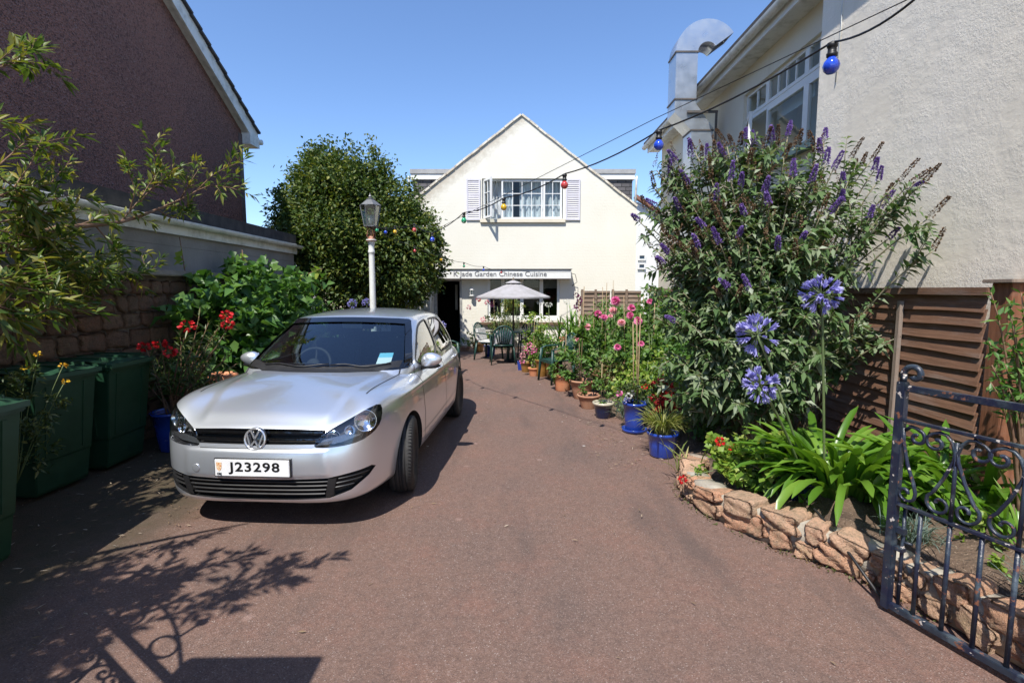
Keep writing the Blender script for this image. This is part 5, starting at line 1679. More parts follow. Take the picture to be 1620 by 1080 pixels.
SPENT = leafmat("spent_floret", [(0, (.10, .055, .030)), (.6, (.17, .10, .055)), (1, (.25, .17, .10))], .8, .1, .2, (1, 1, 1))
BLUEF = leafmat("lilac_blue_petal", [(0, (.27, .26, .60)), (.5, (.40, .38, .74)), (1, (.62, .60, .88))], .5, .35, .3, (1.1, 1.1, 1.1))
PINKF = leafmat("pink_petal", [(0, (.62, .06, .24)), (.5, (.74, .16, .38)), (1, (.85, .38, .58))], .5, .3, .3, (1.1, 1, 1))
LPINK = leafmat("pale_pink_petal", [(0, (.75, .30, .36)), (1, (.88, .58, .58))], .5, .3, .3, (1.1, 1, 1))
REDF = leafmat("red_petal", [(0, (.48, .008, .014)), (.6, (.66, .02, .025)), (1, (.78, .05, .05))], .5, .25, .3, (1.1, 1, 1))
DPURP = leafmat("maroon_petal", [(0, (.08, .01, .045)), (1, (.20, .03, .11))], .5, .2, .3, (1.1, 1, 1))
WHITEF = leafmat("white_petal", [(0, (.70, .72, .64)), (1, (.86, .86, .80))], .5, .3, .3, (1, 1, 1))
BARK = M("bark", (.10, .075, .055), (.19, .15, .11), 14, .9, bmp=.9, bscale=40, bdist=.01, stretch=(1, 1, .3))
TWIG = M("red_brown_twig", (.15, .075, .045), (.24, .15, .09), 14, .75)
GSTEM = M("green_stem", (.09, .14, .05), (.14, .18, .07), 9, .6)
CANE = M("bamboo_cane", (.24, .16, .08), (.36, .26, .15), 18, .6)

# ---- round evergreen tree
def tri(name, geo, mat, parent): return np_mesh(name, geo[0], None, geo[1], mat, parent)
tr = empty("evergreen_tree", (-3.4, 12.3, 0), label="dense round-headed evergreen tree beside the cream house, behind the lamp post", cat="tree")
LB_ = [(520,288,50,.1),(560,288,56,-.2),(482,335,44,0),(610,330,58,.2),(545,355,85,-.5),(642,372,50,0),(668,402,36,-.1),(598,405,80,-.6),(505,395,62,-.3),(654,440,40,0),(560,445,70,-.3),(620,455,42,-.1),(505,440,40,.1),(452,322,22,.2),(512,262,26,.3),(470,375,40,.2),(682,372,16,.1),(530,330,80,.9),(610,400,80,.9)]
lob = []
for px, py, r, dy in LB_:
    p = at(px, py, 12.35+dy); lob.append((p.x, p.y, p.z, r/810*12.35*.87))
g = lobes_leaves(lob, 640, .105, .056, fill=.2, rough=.25, up=.15, clump=.27)
tri("crown", g, EVER, tr)
mb = MB(); b0 = Vector((-3.45, 12.4, 0))
mb.tube([b0, b0+Vector((.03,0,.5)), b0+Vector((-.02,.05,1.3)), b0+Vector((.05,.02,2.2)), b0+Vector((0,0,3.3))], [.17,.14,.12,.10,.05], 12)
for l in lob[:16]:
    mb.tube(curve3(b0+Vector((0,0,random.uniform(1.0, 2.0))), (l[0], l[1], l[2]), (0, 0, -.25), 7), [.06,.055,.05,.04,.035,.03,.02,.012], 7)
mb.build("trunk", BARK, tr, fix=False)

# ---- yellow-green tree at the left edge
lt = empty("leaning_shrub_tree", (-4.0, 1.7, 0), label="loose yellow-green small tree reaching in from the left edge over the bins", cat="tree")
tw = MB(); LP, LD = [], []
def spray(pts, r0=.010, dens=26, sub=True, L=.095, jit=.03, subn=5, subL=(.10, .26)):
    "a twig with alternate leaves and smaller side twigs"
    pts = [Vector(p) for p in pts]
    n = len(pts); tw.tube(pts, [r0*(1-.75*i/(n-1)) for i in range(n)], 6, 0)
    tot = sum((b_-a).length for a, b_ in zip(pts, pts[1:]))
    def pos(s):
        for a, b_ in zip(pts, pts[1:]):
            l = (b_-a).length
            if s <= l: return a.lerp(b_, s/l), (b_-a).normalized()
            s -= l
        return pts[-1], (pts[-1]-pts[-2]).normalized()
    m = int(tot*dens)
    for k in range(m):
        s = tot*(.15+.85*(k+.5)/m) if sub else tot*(k+.5)/m
        p, t = pos(s)
        rd = Vector(rand_dirs(1)[0]); o_ = (rd - t*rd.dot(t)).normalized()
        LP.append(p); LD.append((t*.75 + o_*.75 + Vector((0,0,.05))).normalized())
    for k in range(3): LP.append(pts[-1]); LD.append(((pts[-1]-pts[-2]).normalized() + Vector(rand_dirs(1)[0])*.5).normalized())
    if sub:
        for k in range(int(tot*subn)+1):
            p, t = pos(tot*random.uniform(.25, .98))
            rd = Vector(rand_dirs(1)[0]); o_ = (rd - t*rd.dot(t)).normalized()
            d = (t*.7+o_*.8+Vector((0,0,.22))).normalized(); l = random.uniform(*subL)
            spray([p, p+d*l*.5, p+d*l+Vector((0,0,-.015))], r0*.45, 44, False)
def pp_(l, dy=0.0):
    out = []
    for a_, b_ in l:
        Y = min(6.2, 4.0*810/(810-max(a_, -60))) + dy
        out.append(at(a_, b_, Y))
    return out
main = pp_([(-70,420),(22,381),(93,360),(150,356),(191,351),(222,342),(249,331),(285,316),(311,302)])
tw.tube(main, [.032,.028,.024,.021,.019,.016,.013,.011,.008], 8)
for l in ([(311,302),(322,291),(333,280),(352,268),(387,253)], [(311,302),(333,293),(365,297),(400,309)], [(191,351),(222,315),(249,271),(240,231),(222,204)],
          [(222,320),(250,285),(290,262),(310,254)], [(205,335),(214,300),(205,275),(196,262)], [(249,331),(284,324),(306,336)], [(249,331),(270,345),(300,338)], [(285,316),(300,290),(318,262)],
          [(150,356),(175,385),(200,395),(235,400)], [(93,360),(120,400),(160,430),(225,435),(252,418)], [(60,375),(80,420),(130,450),(180,460)], [(120,358),(170,340),(215,335)], [(240,300),(270,280),(275,250)]):
    spray(pp_(l), .008)
for l in ([(-40,330),(20,300),(49,258),(67,218)], [(-40,330),(30,310),(80,290),(110,255)], [(-30,340),(50,330),(100,310),(145,312)], [(-40,290),(0,260),(40,225),(85,228)],
          [(-40,360),(30,345),(90,345),(130,330)], [(-50,400),(20,400),(80,385),(120,370)], [(-40,110),(0,98),(27,93),(67,76)], [(-40,118),(10,104),(40,98),(70,100)], [(-40,190),(0,192),(30,198)],
          [(-50,430),(20,420),(90,425),(150,405)], [(-50,380),(10,385),(60,410),(120,440)], [(-60,300),(0,310),(60,330),(100,360)], [(-50,250),(0,280),(40,310),(70,340)],
          [(-60,410),(10,400),(60,395),(100,400)], [(-60,440),(0,440),(50,445),(100,430)], [(-60,350),(0,365),(50,375),(90,385)], [(-60,420),(30,435),(110,455),(170,440)], [(0,470),(60,480),(120,465),(165,475)]):
    spray(pp_(l, -.35), .008)
for l in ([(-60,460),(0,450),(50,458),(95,470)], [(-60,490),(0,485),(50,500),(110,480)], [(-60,470),(0,500),(40,510),(90,505)], [(-50,430),(30,450),(80,440),(110,455)]):
    spray(pp_(l, -.8), .007)
# canopy out of frame that shades the ground on the left
for k in range(250):
    for _ in range(120):
        e = Vector((random.uniform(-4.6, -1.9), random.uniform(.1, 4.4), random.uniform(1.5, 3.5)))
        if e.x < -1.06*e.y-.12 and e.y+.6*e.z < 4.3 and (e.x+.25*e.z < -2.85 or (e.y+.6*e.z < 2.95 and e.x+.25*e.z < -1.9)): break
    else: continue
    s_ = Vector((e.x-.35, e.y-.15, e.z-.35))
    spray([s_, s_.lerp(e, .5)+Vector((0,0,.05)), e], .008, 26, True, subn=7)
# long branches whose shadow reaches across the drive
for e in ((-1.75, 1.62, 2.5), (-1.95, 1.35, 2.45), (-2.25, 1.72, 2.35), (-2.75, 1.9, 2.4)):
    e = Vector(e); s_ = e + Vector((-.9, -.55, -.15)); spray([s_, s_.lerp(e, .33)+Vector((0,0,.06)), s_.lerp(e, .66)+Vector((0,0,.07)), e], .010, 40, True, subn=10, subL=(.08, .2))
for e in ((-3.6, 4.1, 1.95), (-3.7, 4.6, 1.9), (-3.75, 3.7, 2.0), (-3.6, 3.4, 1.9), (-3.8, 4.2, 2.15)):
    e = Vector(e); s_ = e + Vector((-.7, -.2, .15)); spray([s_, s_.lerp(e, .5)+Vector((0,0,.06)), e], .008, 34, True, subn=12, subL=(.12, .3))
LPn = np.array([tuple(p) for p in LP]); LDn = np.array([tuple(p) for p in LD]); n = len(LPn)
g = leaf_geo(LPn, LDn, unit(rand_dirs(n)*.6+np.array([0,-.2,1.])), RNG.uniform(.085,.150,n), RNG.uniform(.024,.038,n), .15, .12)
tri("foliage", g, WILLOW, lt)
for z_, (q) in ((0, (-4.0, 1.7)),):
    tw.tube([(-3.95,1.6,0),(-3.9,1.7,.7),(-3.95,1.75,1.3),(-3.7,2.0,1.75),main[0]], [.09,.08,.07,.05,.03], 10)
    for k in range(14):
        e = Vector((random.uniform(-4.0,-2.6), random.uniform(.4,3.2), random.uniform(1.9,2.9)))
        if e.x < -1.06*e.y: tw.tube(curve3((-3.95,1.75,1.2), e, (0,0,.3), 8), [.045,.04,.036,.032,.028,.024,.02,.014,.009], 7)
tw.build("branches", TWIG, lt, fix=False)

# ---- broad-leaved bush on the left wall
hb = empty("broad_leaved_bush", (-3.7, 7.4, 0), label="bright broad-leaved green bush sprawling along the left wall behind the car", cat="bush")
lob = [(-3.75,6.5,.9,.62),(-3.7,6.7,1.5,.42),(-3.65,7.3,1.35,.60),(-3.6,7.9,1.40,.58),(-3.55,8.5,1.25,.55),(-3.5,8.9,1.05,.45),(-3.45,7.4,.75,.60),(-3.4,8.2,.7,.6),(-3.5,6.6,.6,.6),(-3.3,8.9,.75,.5),(-3.95,7.3,1.75,.28),(-3.9,7.9,1.72,.28)]
g = lobes_leaves(lob, 150, .165, .115, fill=.3, rough=.15, up=.1, droop=.3, clump=.36, keep=lambda P: P[:, 0] > -4.08)
tri("foliage", g, BROAD, hb)
mb = MB()
for l in lob: mb.tube(curve3((l[0]+random.uniform(-.2,.2), l[1], .05), (l[0], l[1], l[2]), (0,0,0), 5), [.02,.018,.016,.013,.010,.006], 6)
mb.build("stems", GSTEM, hb, fix=False)
# vine sprigs with yellowing leaves
def vine(pxs, Y, lab, n=10, L=.11):
    t = empty("vine", at(pxs[0][0], pxs[0][1], Y), label=lab, cat="vine", group="vine shoots on the left wall")
    pts = [at(a, b_, Y) for a, b_ in pxs]; mb = MB(); mb.tube(pts, .006, 5); mb.build("stem", TWIG, t, fix=False)
    P = []; D = []
    for k in range(n):
        a = random.uniform(0, len(pts)-1.001); i = int(a); P.append(tuple(pts[i].lerp(pts[i+1], a-i))); D.append(tuple(Vector(rand_dirs(1)[0])+Vector((.2,-.3,0))))
    tri("foliage", leaf_geo(np.array(P), np.array(D), unit(rand_dirs(n)+np.array([0,-1.5,.6])), RNG.uniform(.6,1.1,n)*L, RNG.uniform(.6,1.0,n)*L, .1, .25), LIME, t)
vine([(298,452),(292,425),(288,400),(284,375)], 6.6, "thin vine shoot standing up against the grey block wall", 12, .12)
vine([(382,440),(385,415),(383,395)], 7.6, "short reddish vine shoot above the broad-leaved bush", 7, .08)
vine([(405,465),(430,450),(450,442),(490,432),(510,425)], 8.6, "vine with big yellow leaves trailing from bush towards the round tree", 26, .17)

# ---- oleander in a blue pot, left of the car
def pot_mesh(mb, c, r, h, taper=.78, rim=.035, n=30, mi=0):
    c = Vector(c); rb_ = r*taper
    mb.lathe([(rb_*.96, 0), (rb_, .01), (rb_+(r-rb_)*.5, h*.5), (r*.985, h-rim), (r*1.06, h-rim+.004), (r*1.09, h-rim*.5), (r*1.07, h), (r*.97, h), (r*.93, h-.03), (r*.90, h-.06)], c, n, mi)
def soil_disc(mb, c, r, z, n=24): mb.lathe([(r, z), (r*.5, z+.012), (0, z+.015)], Vector(c), n)
def ceramic(name, c, c2=None, rough=.22, coat=.6): return M(name, c, c2 or tuple(x*.75 for x in c), 5, rough, coat=coat, bmp=.06, bscale=9)
BLUEP = ceramic("blue_glaze", (.018, .060, .36), (.012, .035, .22))
NAVY = ceramic("navy_glaze", (.008, .016, .055)); CREAM = ceramic("cream_glaze", (.55, .50, .38), rough=.4)
TERRA = M("terracotta", (.52, .19, .085), (.60, .27, .14), 5, .8, bmp=.2, bscale=50, speck=((.62, .48, .38), 9, .66))
TERRA2 = M("aged_terracotta", (.34, .15, .085), (.42, .24, .15), 6, .85, bmp=.25, bscale=40, speck=((.5, .42, .34), 8, .63))
OCHRE = ceramic("ochre_glaze", (.30, .15, .035), rough=.4); 
def radial_leaves(c, n, spread, L, W, zc=(0, .3), up=.6, mat=None, name="foliage", parent=None, droop=.2, fold=.18):
    P = np.array(c) + np.stack([RNG.normal(0, spread, n), RNG.normal(0, spread, n), RNG.uniform(zc[0], zc[1], n)], 1)
    D = unit(rand_dirs(n) + np.array([0, 0, up]) + (P-np.array(c))*np.array([1, 1, 0])*2/max(spread, .01)*.3)
    return tri(name, leaf_geo(P, D, unit(rand_dirs(n)*.7+np.array([0,-.2,1])), RNG.uniform(.7,1.2,n)*L, RNG.uniform(.7,1.2,n)*W, fold, droop), mat, parent)
def floret_ball(mb_list, c, r, n, size, flat=.6):
    "little clustered petals as leaves"
    D = rand_dirs(n); D[:, 2] *= flat; P = np.array(c)+D*r*.7
    mb_list.append(leaf_geo(P, D, unit(rand_dirs(n)+D), np.full(n, size), np.full(n, size*.8), .15, .05, .6))

po = gnd(263, 709); po.x = -3.62; po.y = 5.35
ol = empty("potted_oleander", po, label="red-flowered oleander in a glazed blue pot between the bins and the car", cat="potted plant")
mb = MB(); pot_mesh(mb, po, .19, .42, .72); mb.build("pot", BLUEP, ol, fix=False)
mb = MB(); soil_disc(mb, po, .175, .37); mb.build("soil", MAT["soil"], ol, fix=False)
tips = []
for px, py, dy in [(298,518,0),(255,546,-.1),(271,559,-.3),(231,551,-.2),(360,501,.3),(362,516,.2),(330,510,.1),(310,540,-.2),(345,545,0),(285,530,.1),(240,590,-.2),(265,600,-.3),(330,575,-.2),(365,560,.1),(300,575,-.2),(225,600,0),(350,590,0),(250,570,.1),(315,500,.2),(375,575,.2),(285,600,-.2),(340,525,.3),(230,575,.2)]:
    tips.append(at(px, py, 5.3+dy))
mb = MB(); Ps, Ds = [], []
for i, tp in enumerate(tips):
    c_ = curve3(po+Vector((random.uniform(-.05,.05), random.uniform(-.05,.05), .38)), tp, (random.uniform(-.1,.1), 0, .05), 8)
    mb.tube(c_, [.011,.010,.009,.008,.007,.006,.005,.004,.003], 6)
    for k in range(34):
        s = random.uniform(.45, 1.0); a = s*8; j = min(7, int(a)); p = c_[j].lerp(c_[j+1], a-j); t = (c_[j+1]-c_[j]).normalized()
        rd = Vector(rand_dirs(1)[0]); Ps.append(tuple(p)); Ds.append(tuple((t*.6+rd*.9).normalized()))
mb.build("stems", TWIG, ol, fix=False)
n = len(Ps); tri("foliage", leaf_geo(np.array(Ps), np.array(Ds), unit(rand_dirs(n)*.6+np.array([0,-.2,1.])), RNG.uniform(.08,.13,n), RNG.uniform(.016,.024,n), .12, .12), OLEA, ol)
for tp, r in zip(tips[:6], (.075,.05,.05,.045,.05,.05)):
    gl = []; floret_ball(gl, tp+Vector((0,-.02,.02)), r, 34, .042); tri("flower_cluster", merge(gl), REDF, ol)
# tall terracotta pot and grey slate leaning behind it
tp_ = empty("chimney_pot", (-3.28, 5.75, 0), label="tall orange terracotta chimney pot half hidden behind the oleander", cat="planter")
mb = MB(); mb.lathe([(.13,0),(.135,.05),(.115,.08),(.125,.62),(.15,.66),(.155,.74),(.12,.76),(.11,.72)], (-3.28,5.75,0), 26); mb.build("pot", TERRA, tp_, fix=False)

# ---- butterfly bush
bb = empty("butterfly_bush", (2.75, 5.3, .1), label="big grey-green butterfly bush with purple flower spikes against the rendered wall", cat="bush")
BC, BR = np.array([2.55, 5.35, 1.55]), np.array([1.15, .95, 1.75])
def on_bush(px, py, lim=None):
    r = ray(px, py); o_ = (np.array([0, 0, CAMZ])-BC)/BR; d = np.array(r)/BR
    A = d@d; B_ = 2*o_@d; C_ = o_@o_-1; disc = B_*B_-4*A*C_
    if disc > 0:
        k = (-B_-math.sqrt(disc))/(2*A); p = Vector(tuple(np.array([0,0,CAMZ])+np.array(r)*k))
    else: p = at(px, py, 5.2)
    if p.x > 3.38: p = atx(px, py, 3.38)
    return p
PT = [(1010,349),(1070,256),(1093,249),(1060,279),(1072,300),(1091,293),(1040,327),(1052,353),(1076,333),(1114,360),(1134,319),(1156,287),(1172,296),(1177,229),(1193,233),(1221,224),(1246,217),(1209,303),(1216,323),(1177,340),(1139,386),(1059,401),(1049,416),(1105,393),(1304,222),(1299,245),(1334,296),(1383,270),(1390,286),(1313,337),(1332,319),(1392,328),(1438,303),(1404,379),(1267,381),(1230,395),(1306,261),(1283,291),(1318,268),(1254,280),(1168,376),(1154,456),(1186,459),(1066,507),(1120,252),(1146,248),(1375,345)]
ST = [(1098,238),(1110,262),(1150,232),(1163,240),(1130,255),(1125,285),(1230,235),(1262,232),(1290,240),(1240,250),(1185,262),(1140,350),(1060,390),(1085,395),(1140,470),(1167,470),(1346,250),(1362,262),(1378,255),(1420,290),(1460,290),(1470,345),(1475,398),(1297,344),(1258,410),(1345,530),(1418,535),(1148,365),(1036,300),(1022,330),(1030,390),(1046,430),(1170,232),(1207,240),(1350,275),(1100,410),(1055,345),(1400,315),(1440,290)]
LP2, LD2, LL2 = [], [], []
bst = MB()
bases = [Vector((2.75+random.uniform(-.45,.4), 5.35+random.uniform(-.4,.35), .1)) for _ in range(16)]
def bstem(tip, leafL=.105, dens=24, sprout=4):
    b_ = min(random.sample(bases, 4), key=lambda q: abs(q.x-tip.x))
    lat = Vector((tip.x-b_.x, tip.y-b_.y, 0))
    c_ = curve3(b_, tip, Vector((-lat.x*.22, -lat.y*.22, tip.z*.22)), 12)
    bst.tube(c_, [.014*(1-.8*i/12)+.002 for i in range(13)], 6)
    def put(c__, n, lo):
        m = len(c__)-1
        for k in range(n):
            s = lo + (1-lo)*(k+random.random())/n; a = min(s*m, m-.001); j = int(a); p = c__[j].lerp(c__[j+1], a-j); t = (c__[j+1]-c__[j]).normalized()
            rd = Vector(rand_dirs(1)[0]); o_ = (rd-t*rd.dot(t)).normalized()
            for sg in (-1, 1):
                LP2.append(tuple(p)); LD2.append(tuple((o_*sg*.9+t*.55+Vector((0,0,-.12))).normalized())); LL2.append(leafL*random.uniform(.6, 1.3)*(1.25-.6*s))
    L_ = sum((c_[i+1]-c_[i]).length for i in range(12))
    put(c_, int(L_*dens*.45), .42)
    for k in range(sprout):
        s = random.uniform(.45, .93); a = s*12; j = int(a); p = c_[j].lerp(c_[j+1], a-j); t = (c_[j+1]-c_[j]).normalized()
        d = (t*.8+Vector(rand_dirs(1)[0])*.8+Vector((0,-.15,.1))).normalized(); l = random.uniform(.15, .38)
        q = p+d*l
        if q.x > 3.5: continue
        cc_ = [p, p+d*l*.5+Vector((0,0,.015)), q]; bst.tube(cc_, [.005,.004,.002], 5); put(cc_, 7, .1)
    return (c_[-1]-c_[-2]).normalized()
spikes = []
for k, (px, py) in enumerate(PT):
    t = on_bush(px, py); d = bstem(t); spikes.append((t, d, 1))
for k, (px, py) in enumerate(ST):
    t = on_bush(px, py); d = bstem(t); spikes.append((t, d, 0))
# fill: shoots through the rest of the bush down to the ground
n_f = 0
while n_f < 215:
    px, py = random.uniform(1015, 1320), random.uniform(250, 665)
    if px > 1280 and py > 520: continue
    if px > 1290 and py < 420 and random.random() < .5: continue
    if px < 1060 and py > 600: continue
    t = on_bush(px, py); v = Vector(tuple(BC)); t = v.lerp(t, random.uniform(.62, 1.02))
    if t.z < .12: t.z = .15
    bstem(t, .115, 24, 3); n_f += 1
for a, b_ in ((1365,505),(1320,500),(1300,560),(1280,600),(1325,530),(1395,530),(1265,620),(1230,640),(1180,640),(1130,640),(1090,650),(1150,600),(1200,600),(1050,560),(1040,610),(1100,600),(1060,470),(1035,500)):
    bstem(on_bush(a, b_), .12, 26, 4)
bst.build("stems", M("pale_stem", (.30, .27, .18), (.20, .17, .10), 8, .7), bb, fix=False)
P = np.array(LP2); D = np.array(LD2); n = len(P); L_ = np.array(LL2)
tri("foliage", leaf_geo(P, D, unit(rand_dirs(n)*.55+np.array([0,-.25,1.])), L_*1.08, L_*.46, .12, .25), BUDD, bb)
def spike(p, d, L, r, n, size, mat, name):
    u = RNG.random(n)**.85; ph = RNG.uniform(0, 2*math.pi, n)
    a = d.cross(Vector((0,0,1))).normalized() if abs(d.z) < .95 else Vector((1,0,0)); b_ = d.cross(a)
    d_, a_, b2 = np.array(d), np.array(a), np.array(b_)
    bendv = np.array([0, 0, -1.0])*.10*L
    rad = r*(1-u)**.6*(.8+.2*np.sin(u*40))
    o_ = a_*np.cos(ph)[:, None]+b2*np.sin(ph)[:, None]
    P = np.array(p)+d_*(u*L)[:, None]+o_*rad[:, None]*.7 + bendv*(u**2)[:, None]
    return tri(name, leaf_geo(P, unit(o_+d_*.35+rand_dirs(n)*.5), rand_dirs(n), RNG.uniform(.7,1.3,n)*size, RNG.uniform(.8,1.2,n)*size*.8, .1, .0, .6), mat, bb)
for t, d, kind in spikes:
    d = (d*.75 + Vector(rand_dirs(1)[0])*.35 + Vector((0,0,.25))).normalized()
    if kind: spike(t, d, random.uniform(.11, .20), random.uniform(.024, .034), 290, .016, PURP, "flower_spike")
    else: spike(t, d, random.uniform(.14, .26), random.uniform(.018, .028), 220, .015, SPENT, "spent_spike")
# many small side spikes, spent, as one mass
gl = []
for k in range(90):
    px, py = random.uniform(1030, 1330), random.uniform(225, 420)
    t = on_bush(px, py); d = Vector(rand_dirs(1)[0])*.5+Vector((0,-.2,.7)); d.normalize()
    nn = 60; u = RNG.random(nn); o_ = rand_dirs(nn); P_ = np.array(t)+np.array(d)*(u*.12)[:, None]+o_*.012*(1-u)[:, None]
    gl.append(leaf_geo(P_, o_, rand_dirs(nn), np.full(nn, .012), np.full(nn, .009), .1, 0, .6))
o = tri("small_spent_spikes", merge(gl), SPENT, bb); o["kind"] = "stuff"

# ---- agapanthus clump
ac = Vector((2.42, 3.72, .2))
ag = empty("agapanthus_clump", ac, label="glossy green agapanthus clump with three lilac-blue flower heads behind the granite wall", cat="plant")
gs = []
for k in range(255):
    a = random.uniform(0, 2*math.pi); rr = random.uniform(.0, .26)
    b_ = (ac.x+rr*math.cos(a+.4)*1.1, ac.y+rr*math.sin(a+.4), .19)
    if k > 160: b_ = (ac.x+.48+random.uniform(-.15,.25), ac.y-.15+random.uniform(-.5,.3), .19)
    inner = random.random()
    d_ = (math.cos(a), math.sin(a)*.8-.15, 0)
    a0 = R(random.uniform(48, 88)); a1 = a0 - R(random.uniform(60, 150))*(1-.25*inner)
    if b_[0]+d_[0]*.6 > 3.42: continue
    gs.append(strap(b_, d_, random.uniform(.50, .80), random.uniform(.046, .066), (a0, a1), 8))
tri("leaves", merge(gs), AGAP, ag)
FL_V, FL_F = [], []
def agap_head(c, r, parent, nfl=46, sc=1.0):
    gs = []; mb = MB(); dirs = rand_dirs(nfl); dirs[:, 2] = dirs[:, 2]*.85+.12; dirs = unit(dirs)
    for d in dirs:
        L = r*random.uniform(.45, .62); e = np.array(c)+d*L
        mb.tube([c, tuple(e)], .0016*sc+.0004, 4, caps=False)
        a = np.cross(d, [0, 0, 1.0]); a = a/max(np.linalg.norm(a), 1e-6); b_ = np.cross(d, a); fl_ = r*.42
        op = random.uniform(.35, 1.0)
        for q in range(6):
            ph = q*math.pi/3+L*90; o_ = a*math.cos(ph)+b_*math.sin(ph); s_ = np.cross(d, o_)
            w0, w1 = fl_*.10, fl_*.19
            p0 = e; p1 = e+d*fl_*.55+o_*fl_*.14*op; p2 = e+d*fl_*.92+o_*fl_*.50*op
            V = np.array([p0-s_*w0*.4, p0+s_*w0*.4, p1+s_*w1, p1-s_*w1, p2])
            gs.append((V, np.array([(0,1,2),(0,2,3),(3,2,4)])))
    tri("flower_head", merge(gs), BLUEF, parent)
    mb.build("pedicels", GSTEM, parent, fix=False)
for px, py, Y, r in ((1300,466,3.55,.150),(1198,530,3.55,.160),(1203,609,3.35,.135)):
    c_ = at(px, py, Y)
    agap_head(c_, r, ag)
    mb = MB(); mb.tube(curve3((ac.x+(c_.x-ac.x)*.25, ac.y, .2), c_, (0,0,.1), 10), [.009]*11, 8); mb.build("flower_stalk", GSTEM, ag, fix=False)

# ---- geranium at the end of the wall
gc = Vector((1.93, 3.72, .22))
ge = empty("potted_geranium", gc, label="lime-leaved red geranium in a dark blue pot spilling over the granite wall", cat="potted plant")
mb = MB(); pot_mesh(mb, Vector((2.08, 3.62, .15)), .13, .19, .8); mb.build("pot", NAVY, ge, fix=False)
lob = [(1.72,3.86,.37,.125),(1.85,3.84,.42,.14),(1.97,3.76,.47,.11),(1.66,3.98,.42,.10),(1.90,3.68,.36,.10),(1.80,3.80,.33,.12)]
tri("foliage", lobes_leaves(lob, 1250, .052, .058, fill=.3, rough=.2, up=.3, droop=.1, clump=.4, fold=.10), LIME, ge)
mb = MB()
for l in lob: mb.tube(curve3((2.05,3.65,.3), l[:3], (0,0,.05), 5), .005, 5)
for px, py, Y in ((1080,758,3.92),(1139,698,3.9),(1160,710,3.85)):
    c_ = at(px, py, Y); gl = []; floret_ball(gl, c_, .026, 40, .024, 1.0); tri("flower_cluster", merge(gl), REDF, ge); mb.tube(curve3((1.85,3.8,.35), c_, (0,0,.06), 6), .003, 5)
tri("trailing_leaves", lobes_leaves([(1.53,4.05,.22,.05),(1.50,4.00,.17,.04)], 1500, .035, .035), LIME, ge)
mb.build("stems", GSTEM, ge, fix=False)

# ---- blue fescue tufts and weeds by the wall
def tuft(name, lab, c, n, L, w_, mat, cat="grass tuft", group=None, arch=(80, 0), spread=.05):
    t = empty(name, c, label=lab, cat=cat, group=group); gs = []
    for k in range(n):
        a = random.uniform(0, 6.283); a0 = R(random.uniform(45, 90)); gs.append(strap((c[0]+random.gauss(0, spread), c[1]+random.gauss(0, spread), c[2]), (math.cos(a), math.sin(a), 0), L*random.uniform(.6, 1.2), w_, (a0, a0-R(random.uniform(20, 100))), 4))
    tri("blades", merge(gs), mat, t); return t
tuft("fescue_tuft", "blue-grey fescue tuft on the bed just behind the gate stile", (2.42, 2.92, .2), 130, .20, .005, FESC, group="blue fescue tufts")
tuft("fescue_tuft", "second blue-grey fescue tuft, further right behind the gate bars", (2.62, 2.35, .2), 130, .22, .005, FESC, group="blue fescue tufts")
tuft("fescue_tuft", "pale dry grass tuft low at the right edge behind the gate", (2.72, 2.15, .2), 110, .2, .006, GRASSV)
tuft("fescue_tuft", "blue-green feathery tuft among the pots below the butterfly bush", (1.62, 6.6, .05), 300, .32, .006, FESC, spread=.13)
tuft("iris_plant", "upright sword-leaved plant at the right edge behind the gate scrolls", (2.95, 2.85, .2), 16, .62, .022, AGAP, "plant", spread=.05)
tuft("spider_plant", "arching striped leaves beside the last blue pot at the wall end", (1.50, 4.33, .12), 14, .30, .012, GRASSV, "plant")
plant_low = [(2.75,2.9,.24,.10),(2.95,3.2,.26,.12),(2.65,2.55,.22,.08),(3.1,2.5,.26,.12),(2.85,2.2,.24,.10)]
lowp = empty("ground_cover_plants", (2.85, 2.7, .2), label="low mixed green ground cover in the bed behind the gate bars", cat="plant")
tri("foliage", lobes_leaves(plant_low, 900, .045, .03), LIME, lowp)
# weeds at the foot of the granite wall
gs = []; 
for k in range(250):
    s = random.uniform(.2, 2.3); p, t = path_at(path, s); out = Vector((t.y, -t.x, 0)).normalized()
    if out.x > 0: out = -out
    if random.random() < .5 and (.9 < s < 1.3): continue
    q = p+out*random.uniform(.10, .16); gs.append((np.array([q.x, q.y, .004])))
P = np.array(gs); n = len(P)
tag(tri("wall_foot_weeds", leaf_geo(P, unit(rand_dirs(n)+np.array([0,0,.8])), rand_dirs(n), RNG.uniform(.012,.035,n), RNG.uniform(.006,.014,n)), BRONZE, None), kind="stuff")
# glossy bay shrub at the right edge
by_ = empty("bay_shrub", (3.02, 2.95, .2), label="glossy-leaved bay shrub at the right edge in front of the reddish post", cat="bush")
mb = MB(); Ps, Ds = [], []
for k in range(34):
    e = at(random.uniform(1560, 1665), random.uniform(462, 640), random.uniform(2.75, 3.15))
    if e.x > 3.35: continue
    c_ = curve3((3.05, 2.95, .25), e, (.05, 0, .25), 8); mb.tube(c_, [.012,.011,.010,.008,.007,.006,.005,.004,.003], 6)
    for j_ in range(22):
        s = random.uniform(.62, 1); a = min(7.99, s*8); j = int(a); p = c_[j].lerp(c_[j+1], a-j); Ps.append(tuple(p)); Ds.append(tuple(Vector(rand_dirs(1)[0])+Vector((-.1,-.1,.4))))
mb.build("stems", TWIG, by_, fix=False); n = len(Ps)
tri("foliage", leaf_geo(np.array(Ps), np.array(Ds), unit(rand_dirs(n)*.6+np.array([0,-.2,1.])), RNG.uniform(.05,.085,n), RNG.uniform(.020,.032,n), .12, .08), BROAD, by_)

